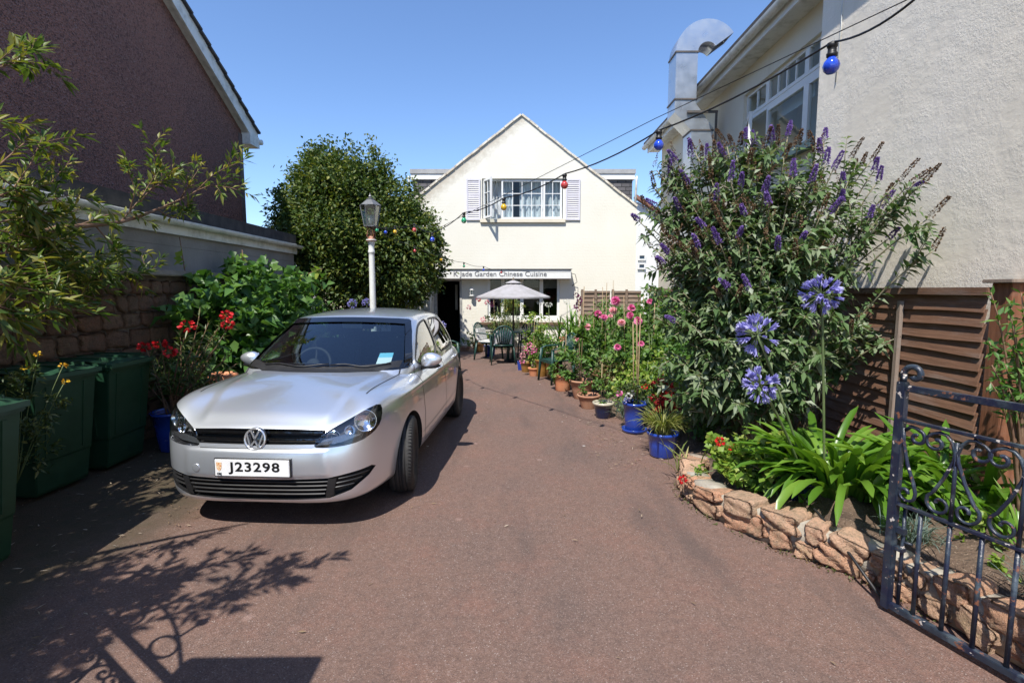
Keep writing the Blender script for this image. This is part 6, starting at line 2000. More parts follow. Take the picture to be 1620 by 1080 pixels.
# ---- dahlia bed and other planting
def plant_mass(name, lab, lobes, dens, L, W, mat, cat="plant", group=None, canes=0, stem_mat=None, ch=1.9, clump=.36, droop=.2):
    c_ = (sum(l[0] for l in lobes)/len(lobes), sum(l[1] for l in lobes)/len(lobes), 0)
    t = empty(name, c_, label=lab, cat=cat, group=group)
    tri("foliage", lobes_leaves(lobes, dens, L, W, fill=.35, rough=.25, up=.25, clump=clump, droop=droop, keep=lambda P: (P[:, 0] < 3.38) & (P[:, 2] > .02)), mat, t)
    mb = MB()
    for l in lobes:
        for q in range(3): mb.tube(curve3((l[0]+random.uniform(-.15,.15), l[1]+random.uniform(-.15,.15), .03), (l[0]+random.uniform(-.1,.1), l[1]+random.uniform(-.1,.1), l[2]+l[3]*.7), (0,0,0), 4), .006, 5)
    mb.build("stems", stem_mat or GSTEM, t, fix=False)
    for q in range(canes):
        l = lobes[q % len(lobes)]; mb = MB(); x, y = l[0]+random.uniform(-.25,.2), l[1]+random.uniform(-.3,.1)
        mb.tube([(x, y, .02), (x+random.uniform(-.06,.06), y, random.uniform(ch-.4, ch))], .0055, 6); mb.build("cane", CANE, t, fix=False)
    return t
def dahlia(parent, c, r, mat=None):
    gs = []; c = np.array(c)
    for ring_, (n, el, rr) in enumerate(((16, -10, 1.0), (15, 15, .95), (13, 38, .85), (10, 60, .7), (6, 80, .5))):
        ph = np.arange(n)*2*math.pi/n+ring_*.3; e = R(el)
        D = np.stack([np.cos(ph)*math.cos(e), -np.full(n, 0)+np.sin(ph)*math.cos(e), np.full(n, math.sin(e))], 1)
        # face the flower roughly towards the sun side
        Rm = np.array(Euler((R(random.uniform(20, 75)), R(random.uniform(-25, 25)), R(random.uniform(-50, 30)))).to_matrix()); D = D@Rm.T
        up_ = Rm@np.array([0, 0, 1.0])
        gs.append(leaf_geo(c+D*r*.12, D, np.broadcast_to(up_, D.shape)+rand_dirs(n)*.15, np.full(n, r*rr), np.full(n, r*.42), .25, .0, .65))
    return tri("flower", merge(gs), mat or PINKF, parent)
dl1 = plant_mass("dahlia_plant", "tall dahlia plant with the pink flowers nearest the butterfly bush", [(2.05,8.3,.55,.42),(2.2,8.1,1.0,.38),(2.3,8.4,1.25,.28),(1.9,7.9,.45,.38),(2.45,7.9,.75,.45),(2.35,7.6,.5,.45),(2.5,8.6,1.2,.35),(2.1,7.5,.85,.30),(2.7,8.0,1.15,.35)], 240, .095, .060, DAHL, group="dahlias", canes=5)
dl2 = plant_mass("dahlia_plant", "middle dahlia plant with a pair of mauve-pink flowers and bamboo canes", [(1.75,9.0,.5,.42),(1.85,9.1,1.0,.38),(1.6,9.2,.75,.36),(1.95,9.3,1.25,.26),(1.5,8.8,.45,.32)], 240, .09, .058, DAHL, group="dahlias", canes=3)
for px, py, Y, r, mt, pr in ((974,476,8.0,.075,PINKF,dl1),(970,491,8.4,.075,LPINK,dl2),(946,497,8.8,.075,PINKF,dl2),(956,502,8.7,.07,PINKF,dl2),(966,500,8.6,.06,LPINK,dl2),(999,487,7.9,.07,PINKF,dl1),(997,499,7.8,.07,PINKF,dl1),(1009,507,7.8,.07,PINKF,dl1),(983,510,8.0,.065,LPINK,dl1),
                            (929,517,8.9,.065,LPINK,dl2),(912,536,9.0,.06,LPINK,dl2),(977,549,7.5,.07,PINKF,dl1),(1014,544,7.2,.065,PINKF,dl1),(1028,477,7.4,.065,PINKF,dl1)):
    c_ = at(px, py, Y); dahlia(pr, c_, r*random.uniform(.72, 1.08), mt)
    mb = MB(); mb.tube(curve3((c_.x+.1, c_.y+.25, .4), c_, (0,.1,.1), 6), .005, 5); mb.build("flower_stem", GSTEM, pr, fix=False)
plant_mass("bush", "bronze and green leafy plant filling the gap under the dahlias", [(1.75,7.3,.35,.34),(1.95,7.0,.45,.38),(2.1,6.7,.40,.40),(1.75,6.8,.25,.28),(2.3,6.3,.35,.42)], 260, .07, .05, LIME, cat="bush")
plant_mass("bush", "low bronze-tipped plant right behind the terracotta pots", [(1.45,8.3,.30,.30),(1.42,7.8,.28,.28),(1.55,8.1,.42,.25)], 260, .06, .04, BRONZE, cat="bush")
plant_mass("fern", "dark leafy undergrowth between the dahlias and the butterfly bush", [(2.7,7.0,.6,.5),(2.9,6.6,.5,.45),(2.55,6.3,.4,.4),(2.95,7.6,.8,.5),(3.0,8.4,.9,.45),(1.95,6.0,.35,.35),(2.1,5.6,.3,.3)], 170, .09, .05, BROAD, cat="fern")
lg = plant_mass("montbretia_clump", "strappy bright green clump in front of the slatted fence", [(1.5,10.6,.55,.35)], 10, .05, .03, DAHL)
gs = []
for k in range(170):
    a = random.uniform(0, 6.283); gs.append(strap((1.45+random.gauss(0,.25), 10.4+random.gauss(0,.35), .35+random.uniform(0,.35)), (math.cos(a), math.sin(a), 0), random.uniform(.5,.8), .028, (R(random.uniform(65,89)), R(random.uniform(-10,50))), 5))
tri("leaves", merge(gs), AGAP, lg)
plant_mass("bush", "green shrub at the far corner beside the slatted fence", [(2.3,11.2,.7,.5),(2.8,10.6,.8,.5),(2.2,10.2,.8,.45),(2.9,9.6,.9,.5),(1.9,12.4,.7,.45),(2.6,12.8,.9,.5)], 150, .09, .055, DAHL, cat="bush", canes=2)
cw_ = plant_mass("climbing_rose", "climbing shrub with crimson blooms between doorway and window", [(-.45,14.6,.55,.34),(-.35,14.7,1.0,.30),(-.15,14.7,1.25,.24),(.05,14.5,.8,.32),(-.55,14.5,.25,.30),(.1,14.5,1.2,.18)], 210, .075, .045, EVER, cat="climber", canes=2, ch=1.6)
for px, py in ((778,481),(770,478),(757,473),(742,486),(764,505)):
    c_ = at(px, py, 14.35); gl = []; floret_ball(gl, c_, .05, 30, .05, 1.0); tri("flower", merge(gl), DPURP if px == 778 else (REDF if px in (757,) else LPINK), cw_)
yb = plant_mass("standard_bay", "yellow-green mop-headed shrub in front of the left window pane", [(-.12,13.6,1.38,.20),(.10,13.6,1.36,.18),(-.05,13.55,1.22,.16)], 420, .06, .03, WILLOW, cat="bush")
plant_mass("rose_bush", "pale leafy bush beside the table, behind the small pink-flowered pot", [(.45,10.3,.6,.30),(.55,10.2,.9,.26),(.65,10.5,.45,.30),(.40,10.4,1.02,.16)], 260, .07, .045, LIME, cat="bush", canes=1, ch=1.25)
gd = empty("gladiolus", (1.35, 10.4, 0), label="dark maroon gladiolus spike standing above the green clump", cat="flower")
mb = MB(); c_ = at(913, 492, 10.4); mb.tube([(1.33, 10.4, .1), c_], .007, 6); mb.build("stem", GSTEM, gd, fix=False)
for k in range(6):
    c_ = at(914+random.uniform(-3, 3), 489-k*4.5, 10.4); gl = []; floret_ball(gl, c_, .035, 20, .045, 1); tri("flower", merge(gl), DPURP, gd)
# white agapanthus seed heads by the window
for px, py, lab in ((855, 478, "cream agapanthus head in front of the right window pane"), (897, 477, "cream seed head by the right end of the window wall"), (868, 482, "lower cream agapanthus head beside the window frame")):
    c_ = at(px, py, 11.6); t = empty("white_agapanthus", (c_.x, c_.y, 0), label=lab, cat="flower", group="cream agapanthus by the window")
    mb = MB(); mb.tube([(c_.x+.05, c_.y, .1), c_], .006, 6); mb.build("stalk", GSTEM, t, fix=False)
    gl = []; floret_ball(gl, c_, .09, 60, .03, .6); tri("flower_head", merge(gl), WHITEF, t)
# ------------------------------------------------------------------ wheelie bins
BIN = M("dark_green_plastic", (.010, .042, .020), (.014, .055, .028), 4, .48, bmp=.06, bscale=60)
BINL = M("green_lid_plastic", (.016, .062, .032), (.03, .08, .045), 4, .42)
def make_bin():
    t = empty("wheelie_bin", (0, 0, 0))
    # front faces +x; body tapers to the foot
    mb = MB()
    def sect(z, x0, x1, w_): return [(x0, -w_/2, z), (x1, -w_/2, z), (x1, w_/2, z), (x0, w_/2, z)]
    secs = [sect(.03, -.46, -.12, .46), sect(.06, -.47, -.105, .48), sect(.30, -.50, -.075, .50), sect(.32, -.51, -.066, .51), sect(.96, -.62, 0, .565)]
    v = [p for s in secs for p in s]; f = [(3,2,1,0)]
    for i in range(len(secs)-1):
        for k in range(4): a = i*4+k; b_ = i*4+(k+1) % 4; f.append((a, b_, b_+4, a+4))
    f.append(tuple(len(v)-4+k for k in range(4)))
    mb.add(v, f)
    for y in (-.17, .17): mb.add([(-.058, y-.02, .34), (-.058, y+.02, .34), (.004, y+.022, .93), (.004, y-.022, .93), (-.075, y-.02, .34), (-.075, y+.02, .34), (-.012, y+.022, .93), (-.012, y-.022, .93)], [(0,1,2,3),(7,6,5,4),(0,4,5,1),(1,5,6,2),(2,6,7,3),(3,7,4,0)])
    for x in (-.45, -.18): mb.add([(x-.02, -.262, .34), (x+.02, -.262, .34), (x+.02, -.290, .93), (x-.02, -.290, .93), (x-.02, -.24, .34), (x+.02, -.24, .34), (x+.02, -.27, .93), (x-.02, -.27, .93)], [(0,1,2,3),(7,6,5,4),(0,4,5,1),(1,5,6,2),(2,6,7,3),(3,7,4,0)])
    mb.build("body", BIN, t, bevel=.006)
    mb = MB(); mb.box(-.66, .025, -.295, .295, .955, .99); mb.build("rim", BIN, t, bevel=.010)
    mb = MB()
    v = []; f = []
    for i in range(7):
        x = -.66+.70*i/6
        for j in range(7):
            y = -.30+.60*j/6; v.append((x, y, 1.01+.045*(1-((x+.31)/.36)**2)*1+.015*(1-(y/.30)**2)))
    for i in range(6):
        for j in range(6): a = i*7+j; f.append((a, a+1, a+8, a+7))
    k0 = len(v)
    mb.add(v, f, 0, True)
    mb.box(.0, .045, -.30, .30, .985, 1.022); mb.box(-.66, .0, -.302, -.285, .988, 1.03); mb.box(-.66, .0, .285, .302, .988, 1.03); mb.box(-.68, -.62, -.30, .30, .99, 1.02)
    for y in (-.2, 0, .2): mb.box(-.60, -.02, y-.006, y+.006, 1.05, 1.074)
    mb.build("lid", BINL, t)
    mb = MB(); mb.tube([(-.70, -.22, .985), (-.70, .22, .985)], .015, 8)
    for y in (-.24, 0, .24): mb.beam((-.64, y, .97), (-.71, y, .985), .02, .03)
    mb.build("handle", BIN, t)
    for y in (-.235, .235):
        mb = MB(); mb.lathe([(.02,-.022),(.09,-.022),(.10,-.012),(.10,.012),(.09,.022),(.02,.022)], (0,0,0), 20, M=Matrix.Translation((-.50, y, .10)) @ Matrix.Rotation(R(90), 4, 'X')); mb.build("wheel", RUBBER, t)
    return t
b0 = make_bin()
for i, (x, y, rz, lab) in enumerate(((-3.68, 4.89, .03, "dark green wheelie bin next to the blue oleander pot, farthest of the three"), (-3.70, 4.20, -.05, "dark green wheelie bin in the middle, weeds and yellow flowers leaning on it"), (-3.02, 2.82, .04, "green wheelie bin cut by the left edge of the photo, nearest the camera"))):
    t = b0 if i == 0 else copy_tree(b0)
    t.location = (x, y, 0); t.rotation_euler = (0, 0, rz)
    tag(t, lab, "wheelie bin", "green wheelie bins along the left wall")
mg = empty("marigold_plant", (-3.6, 3.6, 0), label="straggly green weed with small yellow flowers between the two nearer bins", cat="plant")
tri("foliage", lobes_leaves([(-3.62,3.62,.95,.20),(-3.65,3.55,.7,.22),(-3.5,3.6,.5,.2),(-3.55,3.7,1.05,.14),(-3.45,3.75,.85,.14)], 420, .055, .02, fill=.4), OLEA, mg)
mb = MB(); gl = []
for px, py in ((103,603),(100,578),(40,581),(60,560)):
    c_ = at(px, py, 3.75); floret_ball(gl, c_, .018, 16, .02, .6); mb.tube(curve3((-3.6,3.6,.3), c_, (0,0,.05), 6), .003, 5)
tri("flowers", merge(gl), leafmat("yellow_petal", [(0, (.70, .36, .02)), (1, (.80, .55, .04))], .5, .2, .3, (1,1,1)), mg)
mb.build("stems", GSTEM, mg, fix=False)

# ------------------------------------------------------------------ lamp post
lx, ly = at(590, 480, 9.5).x, 9.5
lp = empty("lamp_post", (lx, ly, 0), label="white cast lamp post with a grey glazed lantern standing behind the car", cat="street lamp")
zt = at(590, 379, ly).z
mb = MB(); mb.lathe([(.13,0),(.13,.10),(.10,.14),(.095,.45),(.075,.50),(.0615,.58),(.061,.62),(.058,1.2),(.0505,zt-.30),(.050,zt-.25),(.058,zt-.24),(.060,zt-.23),(.060,zt-.20),(.050,zt-.18),(.052,zt-.10),(.075,zt-.03),(.092,zt-.015),(.092,zt)], (lx,ly,0), 24)
mb.build("post", M("post_white_paint", (.78,.78,.75), (.70,.70,.66), 4, .35, speck=((.35,.16,.08), 26, .69)), lp)
zb, z1_, z2_ = at(590, 358, ly).z, at(590, 326, ly).z, at(590, 311, ly).z
mb = MB()
for k in range(4):
    a = math.pi/4+math.pi/2*k; d = Vector((math.cos(a), math.sin(a), 0))
    mb.tube([Vector((lx,ly,zt))+d*.05, Vector((lx,ly,zt+.06))+d*.085, Vector((lx,ly,zb-.05))+d*.06, Vector((lx,ly,zb))+d*.10], .008, 6)
mb.tube([(lx,ly,zt-.01),(lx,ly,zb)], .016, 8)
mb.lathe([(.10,-.03),(.06,.0),(.03,.06)], (lx,ly,zt), 12)
mb.build("bracket", M("rusted_red_iron", (.30,.09,.05), (.42,.25,.18), 22, .8), lp)
LM = M("lantern_grey_metal", (.13,.135,.14), (.20,.20,.20), 10, .5, metal=.3)
mb = MB(); ns_ = 6
def hexp(r, z, k): a = 2*math.pi*k/ns_+.26; return Vector((lx+r*math.cos(a), ly+r*math.sin(a), z))
for k in range(ns_):
    mb.beam(hexp(.115, zb, k), hexp(.178, z1_, k), .014, .014); mb.beam(hexp(.178, z1_, k), hexp(.178, z1_, k+1), .016, .016); mb.beam(hexp(.115, zb, k), hexp(.115, zb, k+1), .016, .016)
mb.lathe([(.195,z1_-.002),(.200,z1_+.008),(.12,z1_+.075),(.07,z1_+.11),(.075,z1_+.125),(.035,z1_+.14),(.02,z2_-.02),(.032,z2_),(.012,z2_+.03),(0,z2_+.07)], (lx,ly,0), 6, smooth=False)
mb.lathe([(.115,zb-.015),(.115,zb)], (lx,ly,0), 6, smooth=False)
mb.build("lantern", LM, lp)
mb = MB()
for k in range(ns_): mb.add([hexp(.112, zb+.005, k), hexp(.112, zb+.005, k+1), hexp(.174, z1_, k+1), hexp(.174, z1_, k)], [(0,1,2,3)])
mb.build("lantern_glass", glassmat("lantern_glass", (.72,.78,.74), 2.2, .12), lp, fix=False)
mb = MB(); mb.lathe([(.02,0),(.025,.04),(.045,.09),(.045,.12),(.0,.16)], (lx,ly,zb+.02), 14); mb.build("lamp_bulb", MAT["white"], lp)

# ------------------------------------------------------------------ festoon lights
CAB = M("black_cable", (.010, .010, .011), None, 8, .5)
COLS = {k: M(k+"_bulb_glass", c, tuple(x*.8 for x in c), 8, .12, coat=1.0) for k, c in dict(blue=(.020, .075, .62), red=(.58, .055, .050), yellow=(.80, .48, .020), green=(.03, .38, .17)).items()}
def bulb(px, py, Y, col, lab, r=.036):
    c_ = at(px, py, Y); t = empty("festoon_bulb", c_, label=lab, cat="light bulb", group="coloured festoon bulbs")
    mb = MB(); mb.lathe([(0,-r),(r*.5,-r*.88),(r*.86,-r*.5),(r,0),(r*.88,r*.48),(r*.58,r*.86),(r*.40,r*1.15),(r*.38,r*1.3)], c_, 22); mb.build("glass", COLS[col], t)
    mb = MB(); mb.lathe([(r*.42,r*1.08),(r*.62,r*1.15),(r*.66,r*1.5),(r*.52,r*1.58),(r*.50,r*2.2),(r*.62,r*2.3),(r*.62,r*2.75),(r*.3,r*2.9),(0,r*2.9)], c_, 16); mb.build("holder", CAB, t)
    return c_+Vector((0,0,r*2.9))
B1 = [(1315,105,2.85,"blue","large-looking blue bulb against the rendered wall, nearest on the string",.042), (1042,230,3.80,"blue","blue bulb beside the steel duct and eaves",.036), (893,293,4.70,"red","red bulb hanging by the right shutter",.034),
      (797,328,5.60,"yellow","yellow bulb in front of the upstairs window",.034), (734,349,6.45,"green","green bulb left of the left shutter",.034), (684,379,7.3,"blue","blue bulb in front of the round tree's right side",.034),
      (655.5,364,8.0,"red","red bulb in front of the round tree",.034), (625,367,8.5,"yellow","yellow bulb right of the lamp post",.034), (610,367.5,8.9,"blue","small blue bulb between yellow and green ones by the lamp post",.030), (596.5,364.5,9.25,"green","green bulb touching the lamp post neck",.032)]
tops = [bulb(*b_) for b_ in B1]
def cable_obj(name, pts, r, lab, sag=.03):
    P = []
    for a, b_ in zip(pts, pts[1:]):
        for k in range(8):
            u = k/8; P.append(a.lerp(b_, u) - Vector((0,0,sag*4*u*(1-u))))
    P.append(pts[-1]); mb = MB(); mb.tube(P, r, 6)
    return tag(mb.build(name, CAB, None, fix=False), lab, "cable")
start = [at(1700, -120, 1.75), at(1450, -3, 2.25)]
cable_obj("festoon_cable", start+tops+[Vector((lx, ly, zb-.02))], .0055, "black festoon cable sweeping from the top right corner to the lamp post", .035)
cable_obj("support_wire", [at(1700, -150, 1.75), at(1452, -8, 2.25), at(1036, 188, 3.8), at(700, 358, 7.0), Vector((lx, ly, zb-.05))], .0025, "thin straight support wire above the festoon cable", .0)
B2 = [(656,397,10.6,"red","dull red bulb deep against the round tree",.034), (698,411,11.6,"yellow","yellow bulb at the lower right edge of the tree",.034), (734,421,12.6,"green","small green bulb just above the awning",.032), (765,427,13.4,"blue","small blue bulb in front of the shop lettering",.032), (793,431,14.0,"red","small red bulb above the word Chinese",.030)]
tops2 = [bulb(*b_) for b_ in B2]
cable_obj("festoon_cable", [Vector((lx, ly, zb-.02))]+tops2+[at(903, 430, 14.6)], .005, "second festoon cable from the lamp post to the end of the awning", .04)
mb = MB(); mb.tube([at(903,432,14.62), at(910,434,14.9), at(913,446,15.1), at(905,452,15.18)], .008, 6); tag(mb.build("loose_cable", CAB, None, fix=False), "loop of loose cable hanging off the right end of the awning", "cable")

# ------------------------------------------------------------------ plastic furniture
GRN = M("dark_green_resin", (.008, .040, .032), (.012, .052, .042), 6, .42)
GRNT = M("table_green_resin", (.05, .12, .10), (.08, .15, .13), 6, .32)
CUSH = M("white_striped_cushion", (.70, .70, .68), (.50, .50, .50), 22, .9, stretch=(1, 6, 1), lo=.45, hi=.6)
def make_chair(cushion=False):
    t = empty("plastic_chair", (0, 0, 0)); sy = .42
    # faces -y
    for sx in (-1, 1):
        for sg in (-1, 1):
            mb = MB(); top = Vector((sx*.235, sg*.20, .62 if sg < 0 else .42)); ft = Vector((sx*.275, sg*.245, 0))
            mb.tube([ft, ft.lerp(top, .5), top], [.022, .028, .032], 8, flat=.6); mb.build("leg", GRN, t, fix=False)
        mb = MB(); mb.tube([(sx*.235,-.22,.615), (sx*.262,-.10,.650), (sx*.262,.08,.655), (sx*.235,.21,.66)], [.022,.030,.030,.022], 8, flat=.5); mb.build("armrest", GRN, t, fix=False)
    mb = MB(); v = []; f = []
    for i in range(9):
        for j in range(9):
            x = -.24+.48*i/8; y = -.225+.44*j/8; v.append((x, y, .415+.02*(x/.24)**2-.018*math.cos((y+.22)*3)))
    for i in range(8):
        for j in range(8): a = i*9+j; f.append((a, a+1, a+10, a+9))
    k0 = len(v); mb.add(v, f, 0, True); mb.add([(p[0], p[1], p[2]-.02) for p in v], f, 0, True); mb.box(-.245, .245, -.235, -.220, .37, .425); mb.build("seat", GRN, t, fix=False)
    mb = MB()
    def bp(x, z): return (x, .215+(z-.42)*.22-.05*(x/.24)**2*0+ .0, z)
    arch = [bp(.235*math.cos(a)*(1 if True else 1), .62+.27*math.sin(a)) for a in [math.pi*k/16 for k in range(17)]]
    mb.tube([bp(.235,.40)]+arch+[bp(-.235,.40)], .019, 8, flat=1.0)
    mb.tube([bp(-.22,.44), bp(.22,.44)], .018, 8)
    for k in range(7):
        x = -.15+.05*k; zt_ = .62+.27*math.sqrt(max(0, 1-(x*1.25/.235)**2))
        mb.tube([bp(x*.7,.44), bp(x, .62), bp(x*1.25, zt_)], .011, 6, flat=1.6)
    mb.build("backrest", GRN, t, fix=False)
    return t
ch0 = make_chair()
for i, (x, y, rz, lab) in enumerate(((at(795,560,11.7).x, 11.7, 180+6, "green plastic chair seen from behind, tucked up to the umbrella table"), (at(773,560,12.4).x, 12.4, 62, "green plastic chair left of the table with a padded cushion, facing right"),
                                     (at(838,540,12.9).x, 12.9, -8, "dark plastic chair on the far side of the table under the window"), (-1.34, 10.2, 84, "dark green plastic chair mostly hidden behind the rear of the car"), (at(881,580,9.35).x, 9.35, -68, "green plastic chair among the flower pots on the right, facing the drive"))):
    t = ch0 if i == 0 else copy_tree(ch0)
    t.location = (x, y, 0); t.rotation_euler = (0, 0, R(rz)); tag(t, lab, "chair", "green plastic garden chairs")
for (x, y, rz, lab) in ((ch0.location.x, 11.7, 186, "padded white cushion on the chair seen from behind"), (at(773,560,12.4).x, 12.4, 62, "padded white cushion on the left-hand chair by the table")):
    t = empty("cushion", (0, 0, 0), label=lab, cat="cushion", group="white chair cushions")
    mb = MB(); mb.box(-.21, .21, -.20, .18, .425, .475); mb.build("seat_pad", CUSH, t, bevel=.02)
    mb = MB(); v = Matrix.Translation((0, .175, .47)) @ Matrix.Rotation(R(-12), 4, 'X'); mb.box(-.20, .20, -.03, .03, 0, .30, 0, v); mb.build("back_pad", CUSH, t, bevel=.02)
    t.location = (x, y, 0); t.rotation_euler = (0, 0, R(rz))
def table(c, r, lab, name="garden_table"):
    t = empty(name, c, label=lab, cat="table")
    mb = MB(); mb.lathe([(r-.02,.69),(r,.70),(r,.725),(r-.01,.73),(0,.728)], c, 32); mb.build("tabletop", GRNT, t)
    for k in range(4):
        a = math.pi/4+math.pi/2*k; mb = MB(); mb.tube([Vector(c)+Vector((math.cos(a)*r*.85, math.sin(a)*r*.85, 0)), Vector(c)+Vector((math.cos(a)*r*.70, math.sin(a)*r*.70, .70))], [.03, .04], 8); mb.build("leg", GRN, t)
    return t
table((.17, 12.25, 0), .46, "round green plastic table under the parasol")
um = empty("parasol", (.03, 12.1, 0), label="pale grey cloth parasol with a wooden pole over the round table", cat="parasol")
pc = Vector((.03, 12.1, 0)); zed, zap = at(812, 469, 12.1).z, at(812, 443, 12.1).z
mb = MB(); mb.tube([pc+Vector((0,0,.05)), pc+Vector((0,0,zap))], .021, 10); mb.build("pole", M("dark_wood_pole", (.06,.035,.02), (.10,.06,.035), 12, .6), um)
mb = MB(); mb.lathe([(.22,.0),(.22,.04),(.05,.07),(.04,.25)], pc, 20); mb.build("base", CAB, um)
CLOTH = M("parasol_cloth", (.37,.355,.37), (.27,.26,.255), 5, .85, lo=.4, hi=.72)
mb = MB(); v = []; f = []; nr, na = 8, 64; RR = .91
for i in range(nr+1):
    t_ = i/nr
    for k in range(na):
        a = 2*math.pi*k/na+.39; q = abs(math.sin(4*(a-.39)))  # between ribs
        rr = RR*(.10+.90*t_)*(1-.055*q*t_)
        v.append((pc.x+rr*math.cos(a), pc.y+rr*math.sin(a), (zap-.075)-(zap-.075-zed)*t_**1.05-.015*q*t_*(1-t_)*4))
for i in range(nr):
    for k in range(na): a = i*na+k; b_ = i*na+(k+1) % na; f.append((a, b_, b_+na, a+na))
mb.add(v, f, 0, True)
v2 = [p for p in v[-na:]] + [(p[0], p[1], p[2]-.035) for p in v[-na:]]
mb.add(v2, [(k, (k+1) % na, na+(k+1) % na, na+k) for k in range(na)], 0, True)
mb.build("canopy", CLOTH, um, fix=False)
mb = MB(); mb.lathe([(.19,zap-.07),(.17,zap-.055),(.03,zap-.005)], pc, 8, smooth=False); mb.build("vent_cap", CLOTH, um)
mb = MB(); mb.lathe([(.03,zap-.01),(.035,zap+.02),(.012,zap+.05),(0,zap+.07)], pc, 10); mb.build("finial", BARK, um)
for k in range(8):
    a = 2*math.pi*k/8+.39; mb = MB(); d = Vector((math.cos(a), math.sin(a), 0))
    mb.tube([pc+d*.03+Vector((0,0,zap-.09)), pc+d*(RR-.01)+Vector((0,0,zed-.012))], .007, 6); mb.build("rib", BARK, um)

# ------------------------------------------------------------------ pots along the bed
def pot_thing(c, r, h, mat, lab, taper=.78, saucer=False, rimmat=None, name="potted_plant"):
    t = empty(name, c, label=lab, cat="potted plant")
    mb = MB(); pot_mesh(mb, c, r, h, taper); mb.build("pot", mat, t, fix=False)
    if rimmat: mb = MB(); mb.lathe([(r*1.08,h-.03),(r*1.12,h-.012),(r*1.09,h+.004),(r*.96,h+.003),(r*.95,h-.02)], Vector(c), 30); mb.build("rim", rimmat, t, fix=False)
    if saucer: mb = MB(); mb.lathe([(r*.7,.0),(r*1.02,.005),(r*1.12,.045),(r*1.08,.045),(r*.95,.015)], Vector(c), 30); mb.build("saucer", mat, t, fix=False)
    mb = MB(); soil_disc(mb, c, r*.9, h-.05); mb.build("soil", MAT["soil"], t, fix=False)
    return t
def potpos(px, py, r): g = gnd(px, py); return Vector((g.x*(1+r/g.y), g.y+r, 0))
def lv(t, lobes, dens, L, W, mat, **k): return tri("foliage", lobes_leaves(lobes, dens, L, W, **k), mat, t)
def canes(t, c, n, h, s=.04, mat=None, name="cane"):
    for k in range(n):
        mb = MB(); x, y = c.x+random.uniform(-s, s), c.y+random.uniform(-s, s); mb.tube([(x, y, .1), (x+random.uniform(-.05,.05), y+random.uniform(-.03,.03), h*random.uniform(.85,1))], .0065, 6); mb.build(name, mat or CANE, t, fix=False)
c = potpos(1047, 727, .15); t = pot_thing(c, .15, .25, BLUEP, "round blue glazed pot of yellow-green striped grass, nearest of the pots", .84)
gs = []
for k in range(190):
    a = random.uniform(0, 6.283); rr = random.uniform(0, .10); gs.append(strap((c.x+rr*math.cos(a), c.y+rr*math.sin(a), .22), (math.cos(a), math.sin(a), 0), random.uniform(.20, .40), .009, (R(random.uniform(60, 92)), R(random.uniform(-70, 40))), 6))
tri("blades", merge(gs), GRASSV, t)
c = potpos(1003, 687, .135); t = pot_thing(c, .135, .36, BLUEP, "tall blue plastic pot on a saucer with canes and small pale flowers", .78, saucer=True)
lv(t, [(c.x,c.y,.45,.13),(c.x-.1,c.y,.47,.10),(c.x+.12,c.y,.5,.11),(c.x-.03,c.y-.05,.55,.08)], 700, .05, .025, OLEA)
canes(t, c, 3, 1.55)
for (a, b_, m_) in ((980,622,PINKF),(995,626,WHITEF),(1000,622,WHITEF),(992,633,BLUEF),(1020,612,REDF)):
    gl = []; floret_ball(gl, at(a, b_, c.y-.1), .026, 22, .028, 1); tri("flower", merge(gl), m_, t)
rf = plant_mass("red_flowered_plant", "dark red-leaved plant behind the tall blue pot", [(1.75,5.9,.55,.13),(1.85,5.8,.40,.14),(1.72,5.75,.32,.10)], 600, .06, .03, leafmat("red_leaf", [(0, (.22,.012,.015)), (.6, (.40,.02,.025)), (1, (.12,.10,.03))], .5, .3, .4, (1.2,1,1)))
c = potpos(954, 664, .13); t = pot_thing(c, .13, .21, NAVY, "squat navy glazed pot with a cream rim and wispy plant", .74, rimmat=CREAM)
lv(t, [(c.x,c.y,.32,.10),(c.x+.02,c.y,.45,.09),(c.x-.02,c.y+.03,.55,.06)], 420, .055, .028, DAHL); canes(t, c, 1, .75)
c = potpos(931, 649, .155); t = pot_thing(c, .155, .20, TERRA2, "wide terracotta bowl with a small leafy seedling beside the navy pot", .70)
lv(t, [(c.x-.03,c.y,.28,.08),(c.x+.05,c.y,.34,.08),(c.x-.12,c.y-.03,.27,.05)], 520, .06, .03, DAHL)
c = potpos(920, 634, .185); t = pot_thing(c, .185, .30, TERRA2, "large wide-rimmed terracotta pot overflowing with green leaves", .66)
lv(t, [(c.x,c.y,.45,.20),(c.x-.08,c.y,.65,.20),(c.x+.1,c.y+.02,.75,.18),(c.x-.02,c.y,.95,.15)], 330, .09, .05, DAHL); canes(t, c, 2, 1.75)
c = potpos(890, 620, .15); t = pot_thing(c, .15, .27, TERRA, "orange terracotta pot with stained dripping rim, beside the green chair", .80)
lv(t, [(c.x,c.y,.36,.16),(c.x-.12,c.y,.38,.12),(c.x+.04,c.y,.52,.14),(c.x+.05,c.y,.7,.10)], 380, .075, .045, DAHL); canes(t, c, 1, 1.15)
gl = []; floret_ball(gl, at(889, 536, c.y), .035, 22, .035, 1); tri("flower", merge(gl), leafmat("salmon_petal", [(0, (.55,.20,.10)), (1, (.65,.3,.18))]), t)
c = potpos(844.5, 596, .11); t = pot_thing(c, .11, .17, TERRA, "small terracotta pot of pink geraniums at the table side", .76)
lv(t, [(c.x,c.y,.26,.12),(c.x+.05,c.y,.36,.11)], 600, .055, .035, LIME)
for (a, b_) in ((838,557),(832,551),(843,549),(827,562),(838,545),(846,553),(826,571)):
    gl = []; floret_ball(gl, at(a, b_, c.y-.05), .045, 26, .035, 1); tri("flower_cluster", merge(gl), LPINK if a % 2 else PINKF, t)
